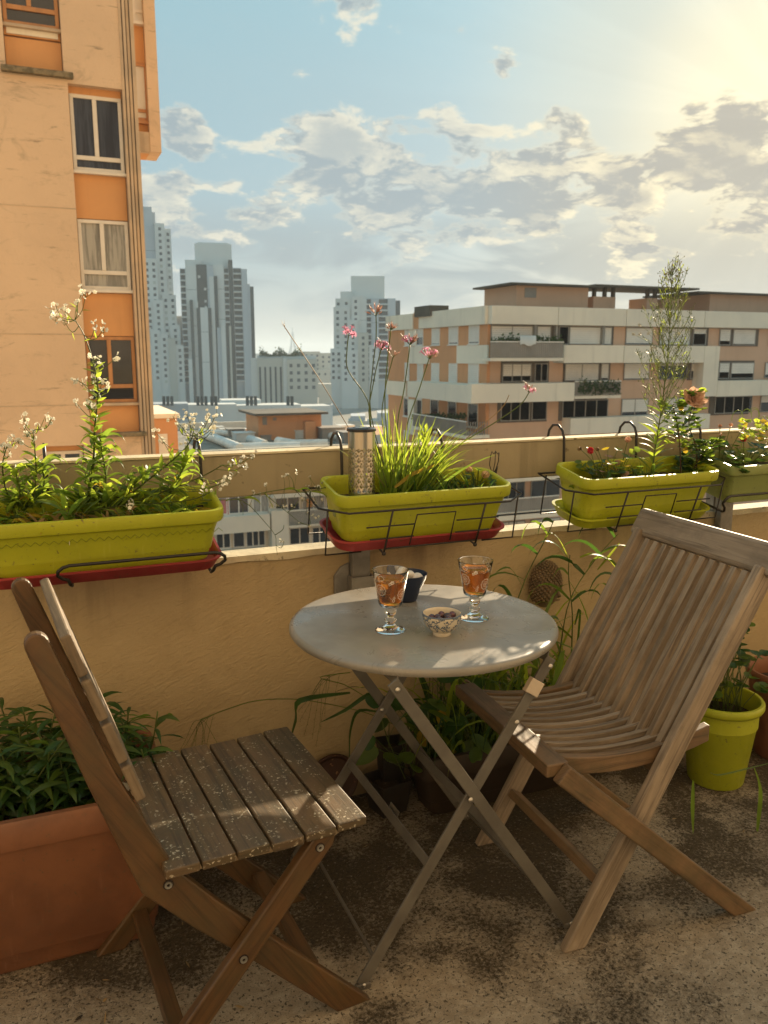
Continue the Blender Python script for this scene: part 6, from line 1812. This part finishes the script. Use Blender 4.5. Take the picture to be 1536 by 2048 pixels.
def garlic():
    base = P(790, 985, 'Y', -.12); base.z = .932
    p = Plant('grassy_clump', 'clump of narrow bright leaves with pink flower heads on tall stalks, beside the steel lantern', base)
    for k in range(135):
        q = base + Vector((rnd.uniform(-.035, .075), rnd.uniform(-.04, .04), 0))
        lean = (q.x - base.x) * 9 + rnd.gauss(.18, .42)
        d = (lean, rnd.gauss(0, .28), 1.25)
        mt = L_BRIGHT if rnd.random() < .7 else L_MID
        p.leaf(mt, blade, q, d, rnd.uniform(.12, .265), rnd.uniform(.0022, .0040), rnd.uniform(.1, .75))
    a = px_path([(790, 975), (822, 950), (850, 938), (884, 925)], -.16)
    p.leaf(L_YEL, lambda m: m.strap(smooth_path(a, 3), [.003, .0042, .005, .0052, .005, .0046, .0040, .003, .0018, .0005], (0, .5, 1), .2), name='yellow_leaf')
    a = px_path([(762, 1000), (758, 990), (765, 982), (772, 978)], -.19)
    st = p.mb('flower_stalk', L_STEM)
    heads = [([(775, 975), (745, 870), (735, 800), (696, 740), (694, 700), (697, 672)], (697, 668), 7, .018, [F_PINK]),
             ([(780, 975), (742, 830), (745, 740), (752, 680), (752, 632)], (751, 622), 16, .022, [F_FADED, F_FADED, F_DRY if False else F_FADED]),
             ([(785, 975), (770, 820), (775, 720), (782, 660)], (782, 646), 14, .013, [F_FADED]),
             ([(790, 975), (740, 850), (748, 760), (762, 700)], (763, 688), 16, .018, [F_PINK, F_PINK, F_FADED]),
             ([(792, 975), (765, 850), (770, 780), (786, 715)], (787, 702), 5, .022, [F_FADED, F_FADED]),
             ([(795, 975), (795, 850), (808, 780), (820, 690)], (821, 678), 15, .021, [F_PINK, F_FADED]),
             ([(800, 975), (812, 860), (838, 780), (858, 718)], (859, 708), 13, .022, [F_FADED, F_FADED, F_PINK])]
    for k, (path, hp, n, R_, kinds) in enumerate(heads):
        y = -.12 + .012 * ((k * 3) % 5 - 2)
        q = smooth_path(px_path(path, y), 4); MB_ = MB().tube(q, .0015, 6); MB_.build('flower_stalk', L_STEM, p.t, smooth=True)
        c = q[-1]; up = (q[-1] - q[-4]).normalized(); umbel(p, c, (up + Vector((0, 0, .4))).normalized(), n, R_, kinds)
    q = smooth_path(px_path([(835, 975), (905, 900), (990, 845), (1040, 810), (1058, 785)], -.11), 4)
    MB().tube(q, .0016, 6).build('flower_stalk', L_STEM, p.t, smooth=True); umbel(p, q[-1], Vector((.3, 0, 1)).normalized(), 12, .020, [F_FADED, F_FADED, F_PINK])
    q = smooth_path(px_path([(850, 970), (930, 880), (1000, 820), (1018, 790)], -.10), 4); MB().tube(q, .0011, 5).build('dry_stalk', L_DRY, p.t, smooth=True)
    q = smooth_path(px_path([(770, 975), (700, 860), (640, 760), (570, 655)], -.13), 4); MB().tube(q, .0011, 5).build('dry_stalk', L_DRY, p.t, smooth=True)
    fl_ = p.mb('seed_heads', L_DRY)
    for k in range(10): fl_.tube([q[-1], q[-1] + (Vector((-.5, 0, .8)) + G3(.5)) * .012], [.0007, .0002], 3)
    p.done()
garlic()
def upright_shoot(label, stem, n, L, w, mat, y=-.11, group=None, name='leafy_shoot', r=.0018, start=.35):
    pa = smooth_path(px_path(stem, y), 4)
    p = Plant(name, label, pa[0], group)
    MB().tube(pa, r, 6).build('stem', L_STEM, p.t, smooth=True)
    tot = len(pa) - 1; a = 0
    for k in range(n):
        t_ = start + (1 - start) * k / n; i = int(t_ * tot); q = pa[i].lerp(pa[min(i + 1, tot)], t_ * tot - i)
        a += 2.4; d = Vector((math.cos(a) * .55, math.sin(a) * .45, .95))
        p.leaf(mat, lance, q, d, L * rnd.uniform(.75, 1.1) * (1.15 - .5 * t_), w, .25)
    p.done()
upright_shoot('leafy upright shoot behind the grassy clump, its tip above the rail', [(850, 975), (853, 930), (851, 890), (849, 862)], 16, .048, .0055, L_BRIGHT)
upright_shoot('short bright leafy shoot beside the hook of the middle window box', [(873, 975), (876, 940), (879, 905)], 12, .040, .0050, L_BRIGHT)
tangle('dark thin leaves filling the back of the middle window box', .93, 1.14, 120, [L_DARK, L_MID, L_DARK], z=.932, L=.07, w=.0035, up=(.8, 2.2), droop=.5)
tangle('curled dry roots spilling over the front rim of the middle window box', .80, .93, 22, [L_DRY], y0=PLY - .075, y1=PLY - .04, L=.05, w=.0008, up=(.1, .8), name='dry_roots', z=.94, droop=2.0)
def geranium(label, cpx, leaves, flowers, y=-.12, fmat=F_CREAM, r=.019, lmats=(L_MID, L_DARK), base=None, hrange=.03, R_=.05, fr=.016):
    b = P(cpx[0], cpx[1], 'Y', y); b.z = .932
    p = Plant('geranium', label, b, 'geraniums in the window boxes')
    for k in range(leaves):
        a = rnd.uniform(0, 6.28); rad_ = R_ * math.sqrt(rnd.random()); e = b + Vector((math.cos(a) * rad_ * 1.3, math.sin(a) * rad_, .015 + rnd.random() * hrange * 2))
        MB_ = p.mb('stems', L_STEM); MB_.tube(smooth_path([b, b.lerp(e, .5) + Vector((0, 0, .01)), e], 2), .0009, 4)
        up = (Vector((math.cos(a) * .5, math.sin(a) * .5 - .25, 1)) + G3(.25)).normalized(); dd = Vector((math.cos(a), math.sin(a), .1))
        p.leaf(rnd.choice(lmats), oval, e, dd, up, r * rnd.uniform(.9, 1.6), r * rnd.uniform(.5, .8), 14, .25, 6)
    for fx_, fy_, fr_ in flowers:
        c = P(fx_, fy_, 'Y', y - .01); st = p.mb('stems', L_STEM); st.tube(smooth_path([b, b.lerp(c, .6) + Vector((0, 0, .01)), c], 3), .0012, 5)
        fm = MB()
        for k in range(16):
            d = G3(1).normalized(); rosette(fm, c + d * fr_ * .55, fr_ * .48, 5, up=d, layers=1, cup=.25, wd=.55)
        fm.build('flower_head', fmat, p.t, smooth=True)
    p.done(); return p
geranium('small geranium with two cream flower heads in the middle window box', (955, 965), 22, [(938, 939, .013), (971, 949, .016)], fmat=F_CREAM, r=.017)

# ---- right box
geranium('geranium with red flowers and dry heads at the left of the third window box', (1195, 950), 24, [(1181, 901, .014)], fmat=F_RED, r=.019)
geranium('geranium with a faded cream flower head, third window box', (1238, 948), 24, [(1256, 879, .013)], fmat=F_PEACH, r=.018, lmats=(L_BRIGHT, L_MID, L_YEL), hrange=.045)
geranium('dry geranium head with orange tinted leaves, third window box', (1215, 952), 12, [(1160, 898, .010), (1195, 898, .009), (1235, 925, .012)], fmat=L_DRY, r=.018, lmats=(L_YEL, F_FADED, L_BRIGHT), hrange=.05)
def fleabane():
    pa = smooth_path(px_path([(1302, 965), (1310, 900), (1318, 850), (1328, 780), (1336, 700), (1342, 620), (1345, 540)], -.13), 5)
    p = Plant('tall_weed', 'very tall wispy green weed with fluffy seed heads rising above the right blocks', pa[0])
    MB().tube(pa, [.0028 - .0020 * k / len(pa) for k in range(len(pa))], 6).build('main_stem', L_STEM, p.t, smooth=True)
    n = len(pa); a = 0
    for k in range(46):
        t_ = .03 + .42 * k / 46; i = int(t_ * n); a += 2.4
        d = Vector((math.cos(a), math.sin(a) * .7, .75)); p.leaf(L_BRIGHT if k % 3 else L_MID, lance, pa[i], d, (.085 - .06 * t_) * rnd.uniform(.75, 1.15), .0062 - .005 * t_, .5)
    st = p.mb('stems', L_PALE); fo = p.mb('foliage', L_PALE); fo2 = p.mb('foliage', L_BRIGHT); bd = p.mb('buds', leafmat('bud_green', (.20, .22, .10), (.3, .34, .14))); bt = p.mb('buds', L_DRY); sh = p.mb('seed_heads', F_WHITE)
    for k in range(50):
        t_ = .34 + .64 * k / 50; i = min(n - 2, int(t_ * n)); b = pa[i]; a += 2.4
        L_ = (.19 if t_ < .62 else .19 - .36 * (t_ - .62)) * rnd.uniform(.6, 1.0)
        L_ = max(.03, L_)
        d = Vector((math.cos(a) * (.92 - .62 * t_), math.sin(a) * .40, .9)).normalized()
        e = b + d * L_; q = smooth_path([b, b.lerp(e, .5) + Vector((math.cos(a) * .008, math.sin(a) * .008, 0)), e], 3)
        st.tube(q, [.0013 - .0007 * j / len(q) for j in range(len(q))], 4)
        for j in range(int(5 + L_ * 110)):
            u = rnd.uniform(.25, 1.0); c = b.lerp(e, u); tip = c + Vector((rnd.gauss(0, .008), rnd.gauss(0, .008), rnd.uniform(.004, .020)))
            st.tube([c, tip], .00045, 3, caps=False)
            (bt if t_ > .82 and rnd.random() < .7 else bd).ball(tip, rnd.uniform(.0011, .0019), 5, 3, (.8, .8, 1.5))
            if j % 3 == 0: lance(fo if j % 2 else fo2, c, d + G3(.5), rnd.uniform(.010, .026), .0012, .3)
    for px_, py_ in ((1267, 668), (1279, 668), (1297, 667), (1306, 660), (1310, 640), (1313, 608), (1310, 695), (1358, 668), (1279, 650), (1303, 697), (1322, 560 + 60)):
        c = P(px_, py_, 'Y', -.13 + rnd.uniform(-.03, .03))
        b = min(pa, key=lambda q: (q - (c - Vector((0, 0, .04)))).length); st.tube([b, b.lerp(c, .5) + Vector((0, 0, -.005)), c], .0005, 3)
        for k in range(40):
            d = G3(1).normalized(); sh.tube([c, c + d * .0062], [.0003, .00035], 3, caps=False)
    p.done()
fleabane()
def rose_bush():
    p = Plant('rose_bush', 'young rose bush with one pale peach bloom, beside the tall weed', P(1385, 965, 'Y', -.12))
    stems = [[(1392, 965), (1393, 900), (1378, 850), (1385, 810), (1384, 788)], [(1362, 965), (1360, 900), (1355, 850), (1345, 810)], [(1370, 960), (1392, 930), (1408, 900), (1412, 885)]]
    for s_ in stems:
        pa = smooth_path(px_path(s_, -.12), 5); MB().tube(pa, .0019, 6).build('stem', L_STEMD, p.t, smooth=True)
        for k in range(2, len(pa)):
            for rep in range(3):
                b = pa[k]; a = rnd.uniform(0, 6.28); d = Vector((math.cos(a), math.sin(a) * .7, .25)); e = b + d.normalized() * rnd.uniform(.022, .045)
                p.mb('stems', L_STEM).tube([b, e], .0006, 3)
                mt = rnd.choice((L_MID, L_MID, L_BRIGHT, L_DARK))
                for j, (u, sd) in enumerate(((.55, 1), (.55, -1), (1, 0), (.85, 1))):
                    q = b.lerp(e, u); dd = d.normalized() + d.cross(Vector((0, 0, 1))) * sd * .9 + G3(.1)
                    p.leaf(mt, oval, q, dd, Vector((0, -.2, 1)) + G3(.3), .024 * rnd.uniform(.7, 1.15), .0082, 8, .25)
    c = P(1389, 796, 'Y', -.15); fm = MB(); ax_ = Vector((-.2, -.75, .6)).normalized(); u_ = ax_.orthogonal().normalized(); v_ = ax_.cross(u_)
    for ly_, (nn_, open_, sz) in enumerate(((7, 1.25, .036), (7, .85, .033), (6, .5, .028), (5, .25, .022), (4, .08, .016))):
        for k in range(nn_):
            an = 2 * math.pi * k / nn_ + ly_ * .5; out_ = u_ * math.cos(an) + v_ * math.sin(an)
            d = (out_ * open_ + ax_ * .8).normalized()
            oval(fm, c - ax_ * .012 + out_ * .002 * (5 - ly_), d, out_ * .8 - ax_ * .3, sz * rnd.uniform(.85, 1.1), sz * .42, 10, .45)
    fm.build('bloom', F_PEACH, p.t, smooth=True)
    for q in ((1358, 820), (1367, 905)): p.leaf(L_YEL, oval, P(q[0], q[1], 'Y', -.13), (.5, 0, .5), (0, -1, .4), .022, .010, name='yellow_leaf')
    p.done()
rose_bush()
tangle('tuft of dark chive like leaves in the third window box', 1.60, 1.76, 120, [L_DARK, L_DARK, L_MID], z=.930, L=.055, w=.0016, up=(1.6, 4), droop=.3, name='chive_tuft')
tangle('low dark ground leaves in the third window box', 1.45, 1.62, 70, [L_DARK, L_MID], z=.930, L=.035, w=.006)
# ---- far right box
geranium('dark leaved geranium with a crimson head, at the right edge', (1490, 915), 46, [(1487, 878, .014)], y=-.12, fmat=F_RED, r=.026, lmats=(L_DARK, L_MID), R_=.10, hrange=.05)
geranium('geranium with small pale pink heads, far right window box', (1440, 905), 40, [(1440, 852, .008), (1462, 850, .009), (1486, 857, .008), (1441, 868, .007)], y=-.13, fmat=F_PINK if False else F_PEACH, r=.022, lmats=(L_DARK, L_DARK, L_MID), R_=.10)
def vine():
    p = Plant('yellow_vine', 'bright yellow green vine with curling tendrils at the right edge', P(1520, 880, 'Y', -.1))
    for k in range(70):
        c = P(rnd.uniform(1480, 1560), rnd.uniform(838, 885), 'Y', -.12 + rnd.uniform(-.08, .06)); a = rnd.uniform(0, 6.28)
        p.leaf(L_BRIGHT if k % 3 else L_YEL, oval, c, (math.cos(a), math.sin(a), rnd.uniform(-.5, .5)), Vector((0, -.5, 1)) + G3(.4), .022, .010, 10, .25, 5)
    st = p.mb('stems', L_BRIGHT)
    for k in range(16):
        c = P(rnd.uniform(1480, 1545), rnd.uniform(835, 880), 'Y', -.12); pts = [c]; an = rnd.uniform(0, 6)
        for j in range(8): an += rnd.uniform(.2, .7); pts.append(pts[-1] + Vector((math.cos(an) * .012, 0, math.sin(an) * .012)))
        st.tube(smooth_path(pts, 2), .0008, 4)
    p.done()
vine()

# ---- plants on the floor
def leafy_bush(label, x0, x1, y0, y1, z0_, n, L, w, mats, hgt, name='leafy_bush', parts=150):
    p = Plant(name, label, ((x0 + x1) / 2, (y0 + y1) / 2, z0_))
    cnt = 0
    for k in range(n):
        b = Vector((rnd.uniform(x0, x1), rnd.uniform(y0, y1), z0_)); tip = b + Vector((rnd.gauss(0, .05), rnd.gauss(0, .035), hgt * rnd.uniform(.4, 1.0)))
        pa = smooth_path([b, b.lerp(tip, .5) + G3(.008), tip], 4)
        p.mb('stems', L_STEM).tube(pa, .0018, 5); a = rnd.uniform(0, 6)
        for j in range(15):
            u = .25 + .75 * j / 15; i = min(len(pa) - 2, int(u * (len(pa) - 1))); a += 2.4
            d = Vector((math.cos(a), math.sin(a), .55 - .3 * (1 - u)))
            mt = rnd.choice(mats); Lq = L * rnd.uniform(.7, 1.2); wq = w * rnd.uniform(.7, 1.1)
            if cnt < parts and u > .5: p.leaf(mt, lance, pa[i], d, Lq, wq, .9); cnt += 1
            else: lance(p.mb('foliage', mt), pa[i], d, Lq, wq, .9)
    p.done()
leafy_bush('dense dark green leafy plant filling the terracotta planter', -.55, .17, -.36, -.15, .325, 110, .080, .0082, [L_DARK, L_DARK, L_MID], .20, parts=290)
def reeds():
    p = Plant('tall_grass', 'tall broad leaved grass growing from the trough between the table and the right chair', (1.30, -.14, .16))
    stalks = [[(1060, 1560), (1010, 1400), (1020, 1260), (1050, 1160), (1090, 1080), (1108, 1040)], [(1085, 1560), (1105, 1400), (1120, 1300), (1140, 1200), (1190, 1120), (1236, 1068)], [(1070, 1560), (1130, 1400), (1145, 1250), (1137, 1150), (1140, 1110)],
              [(1095, 1560), (1180, 1400), (1200, 1300), (1230, 1200), (1240, 1140), (1200, 1112)]]
    ys = (-.10, -.14, -.12, -.16)
    for s_, y in zip(stalks, ys):
        pa = smooth_path(px_path(s_, y), 5); MB().tube(pa, [.0030 - .0018 * k / len(pa) for k in range(len(pa))], 6).build('stalk', L_STEM, p.t, smooth=True)
        for k in range(3, len(pa), 3):
            a = rnd.choice((-1, 1)); d = Vector((a * rnd.uniform(.6, 1.2), rnd.uniform(-.5, .2), rnd.uniform(.5, 1.3)))
            p.leaf(L_MID if k % 2 else L_DARK, blade, pa[k], d, rnd.uniform(.10, .22), rnd.uniform(.004, .0075), rnd.uniform(1.0, 1.9), n=9)
    for pts, w_, y, mt in (([(1195, 1140), (1220, 1110), (1240, 1085)], .004, -.15, L_BRIGHT), ([(1160, 1115), (1185, 1108), (1215, 1118), (1240, 1150), (1247, 1180)], .0060, -.20, L_BRIGHT), ([(1100, 1400), (1120, 1320), (1130, 1300)], .007, -.3, L_MID),
                       ([(1090, 1430), (1110, 1370), (1130, 1300)], .011, -.33, L_MID), ([(1125, 1350), (1160, 1390), (1175, 1440), (1165, 1475)], .008, -.36, L_MID), ([(1137, 1160), (1160, 1200), (1175, 1240), (1180, 1270)], .006, -.12, L_MID), ([(1137, 1115), (1120, 1080), (1100, 1065), (1085, 1085)], .005, -.12, L_BRIGHT),
                       ([(1150, 1250), (1160, 1220), (1150, 1330), (1145, 1360)], .005, -.14, L_DARK), ([(1010, 1260), (985, 1250), (965, 1275)], .004, -.10, L_DARK), ([(1050, 1180), (1020, 1135), (990, 1145)], .005, -.10, L_MID)):
        a = smooth_path(px_path(pts, y), 4); p.leaf(mt, lambda m: m.strap(a, [w_ * math.sin(math.pi * min(1, (.12 + .88 * k / (len(a) - 1)))) + .0003 for k in range(len(a))], (0, 1, .4), .25))
    for k in range(46):
        b = Vector((rnd.uniform(1.02, 1.45), rnd.uniform(-.22, -.10), .17)); a = rnd.uniform(0, 6.28)
        p.leaf(rnd.choice((L_MID, L_BRIGHT)), blade, b, (math.cos(a) * .55, math.sin(a) * .35 - .15, rnd.uniform(1.8, 3.2)), rnd.uniform(.38, .62), rnd.uniform(.005, .0095), rnd.uniform(.9, 1.7), n=11)
    for k in range(170):
        b = Vector((rnd.uniform(.98, 1.56), rnd.uniform(-.21, -.07), .16)); a = rnd.uniform(0, 6.28)
        p.leaf(rnd.choice((L_MID, L_DARK, L_DARK, L_BRIGHT)), blade, b, (math.cos(a) * .8, math.sin(a) * .45 - .12, rnd.uniform(.9, 2.2)), rnd.uniform(.20, .46), rnd.uniform(.003, .0080), rnd.uniform(.8, 1.8), n=9)
    p.done()
reeds()
def broad_leaf_plant():
    p = Plant('broad_leaved_plant', 'broad leaved plant with a few yellowing leaves under the table', (.97, -.14, .1))
    for k in range(60):
        b = Vector((rnd.uniform(.88, 1.18), rnd.uniform(-.22, -.08), .15)); e = b + Vector((rnd.gauss(0, .06), rnd.uniform(-.07, .03), rnd.uniform(.02, .30)))
        p.mb('stems', L_STEM).tube([b, b.lerp(e, .5) + G3(.01), e], .0014, 5); a = rnd.uniform(0, 6.28)
        p.leaf(rnd.choice((L_DARK, L_DARK, L_MID)), oval, e, (math.cos(a), math.sin(a), rnd.uniform(-.7, .2)), Vector((0, -.6, 1)) + G3(.3), rnd.uniform(.04, .085), rnd.uniform(.014, .026), 12, .2)
    for q in ((880, 1420), (838, 1462), (905, 1500), (955, 1480), (920, 1560), (940, 1590), (1010, 1492)):
        c = P(q[0], q[1], 'Y', -.20); p.leaf(L_YEL, oval, c, (rnd.uniform(-.5, .5), -.1, -1), (0, -1, .3), .052, .016, 12, .25, name='yellow_leaf')
    p.done()
broad_leaf_plant()
def marigold():
    p = Plant('marigold', 'small orange marigold beside the right chair back', P(1190, 1330, 'Y', -.16))
    for q, r_ in (((1186, 1286), .013), ((1206, 1293), .008), ((1190, 1312), .009)):
        c = P(q[0], q[1], 'Y', -.17); fm = MB()
        for k in range(14): d = (G3(1) + Vector((0, -.3, .5))).normalized(); rosette(fm, c + d * r_ * .4, r_ * .6, 6, up=d, layers=1)
        fm.build('flower_head', F_ORANGE, p.t, smooth=True); p.mb('stems', L_STEM).tube([c, c - Vector((0, 0, .12))], .0013, 5)
    for k in range(60):
        c = P(rnd.uniform(1165, 1215), rnd.uniform(1300, 1400), 'Y', -.15 + rnd.uniform(-.04, .04)); lance(p.mb('foliage', L_DARK if k % 2 else L_MID), c, G3(1) + Vector((0, 0, .5)), .035, .005)
    p.done()
marigold()
def panicles():
    p = Plant('arching_grass', 'thin arching grass plumes drooping against the wall between the chairs', (.95, -.08, .2))
    for path, hang in (([(790, 1450), (730, 1425), (640, 1405), (580, 1398), (510, 1402), (450, 1420), (400, 1440)], [(350, 1520), (365, 1530), (385, 1520), (395, 1560), (402, 1540), (380, 1500), (415, 1520), (440, 1495), (360, 1500), (395, 1590)]),
                       ([(800, 1440), (740, 1400), (690, 1370), (640, 1355), (700, 1345)], [(600, 1440), (608, 1470), (625, 1475), (615, 1400), (640, 1460), (650, 1430), (632, 1490), (598, 1420), (670, 1400)])):
        q = smooth_path(px_path(path, -.05), 5); MB().tube(q, .0013, 5).build('stalk', L_MID, p.t, smooth=True)
        st = p.mb('plume', L_STEM); tip = q[-1] if len(path) > 5 else q[-6]
        for h in hang:
            e = P(h[0], h[1], 'Y', -.05 + rnd.uniform(-.015, .01)); b = min(q, key=lambda v: (v - (tip + Vector((rnd.uniform(0, .06), 0, .0)))).length)
            pa = smooth_path([b, b.lerp(e, .35) + Vector((rnd.uniform(-.01, .01), 0, .022)), b.lerp(e, .7) + Vector((0, 0, .006)), e], 3)
            st.tube(pa, [.0007 - .0004 * j / len(pa) for j in range(len(pa))], 4)
            for j in range(3, len(pa)): st.tube([pa[j], pa[j] + Vector((rnd.uniform(-.003, .003), 0, -.006))], .0004, 3)
    for pts, w_ in (([(700, 1385), (600, 1400), (590, 1440), (580, 1480)], .010), ([(800, 1420), (750, 1385), (690, 1420), (640, 1445)], .007), ([(780, 1430), (720, 1420), (700, 1460), (698, 1520), (695, 1545)], .006), ([(860, 1430), (850, 1380), (835, 1350)], .005), ([(905, 1420), (830, 1450), (800, 1500)], .006)):
        a = smooth_path(px_path(pts, -.07), 4); p.leaf(L_DARK, lambda m: m.strap(a, [w_ * math.sin(math.pi * min(1, (.1 + .9 * k / (len(a) - 1)))) + .0003 for k in range(len(a))], (0, 1, .5), .25))
    p.done()
panicles()
def pot_plant():
    p = Plant('soft_leaved_plant', 'soft round leaved plant growing in the lime pot', (1.905, -.345, .22))
    for k in range(46):
        b = Vector((1.905 + rnd.uniform(-.05, .05), -.345 + rnd.uniform(-.05, .05), .21)); e = b + Vector((rnd.gauss(.03, .06), rnd.gauss(.03, .05), rnd.uniform(.03, .30)))
        p.mb('stems', L_STEM).tube([b, b.lerp(e, .5) + G3(.01), e], .0013, 5)
        for j in range(3):
            a = rnd.uniform(0, 6.28); p.leaf(rnd.choice((L_DARK, L_MID)), oval, e, (math.cos(a), math.sin(a), .1), Vector((0, -.4, 1)) + G3(.3), rnd.uniform(.03, .045), .014, 12, .2)
    for pts in ([(1386, 1560, -.6), (1384, 1620, -.6), (1386, 1668, -.6)], [(1420, 1545, -.62), (1440, 1550, -.62), (1500, 1536, -.62), (1545, 1525, -.62)], [(1508, 1535, -.62), (1520, 1580, -.62), (1516, 1640, -.62), (1513, 1672, -.62)]):
        a = smooth_path(px_path(pts), 4); w_ = .007 if len(pts) != 4 or pts[0][0] > 1500 else .0015
        p.leaf(L_MID, lambda m: m.strap(a, [w_ * math.sin(math.pi * min(1, (.1 + .9 * k / (len(a) - 1)))) + .0006 for k in range(len(a))], (0, 1, .5), .25))
    p.done()
pot_plant()
# grass blades poking through the left of the terracotta planter and litter on the floor
def litter():
    kinds = [(L_DRY, 'dry curled leaf fallen on the balcony floor', 'fallen dry leaves'), ]
    for k in range(34):
        x, y = rnd.uniform(-.1, 2.1), rnd.uniform(-1.35, -.1)
        if k < 10: x, y = rnd.uniform(-.1, .25), rnd.uniform(-.75, -.45)
        m = MB(); lance(m, (x, y, .004), (rnd.uniform(-1, 1), rnd.uniform(-1, 1), .1), rnd.uniform(.010, .028), rnd.uniform(.0015, .004), .2)
        tag(m.build('fallen_leaf', L_DRY if k % 3 else MAT_SOIL, smooth=True), kinds[0][1], 'leaf', kinds[0][2])
litter()

# ------------------------------------------------------------------ the evening air
hm = bpy.data.materials.new('air'); hm.use_nodes = True
ht = NT(hm.node_tree)
for n in list(ht.n): ht.n.remove(n)
ho = ht.node('ShaderNodeOutputMaterial'); hv_ = ht.node('ShaderNodeVolumePrincipled')
hv_.inputs['Color'].default_value = (0.80, 0.90, 1.0, 1); hv_.inputs['Density'].default_value = 0.0003; hv_.inputs['Anisotropy'].default_value = 0.0
ht.l.new(hv_.outputs[0], ho.inputs['Volume'])
tag(MB().box(-4000, 6100, -60, 6500, GZ - 1.2, 84).build('haze', hm), 'thin bluish evening haze over the city', kind='stuff')
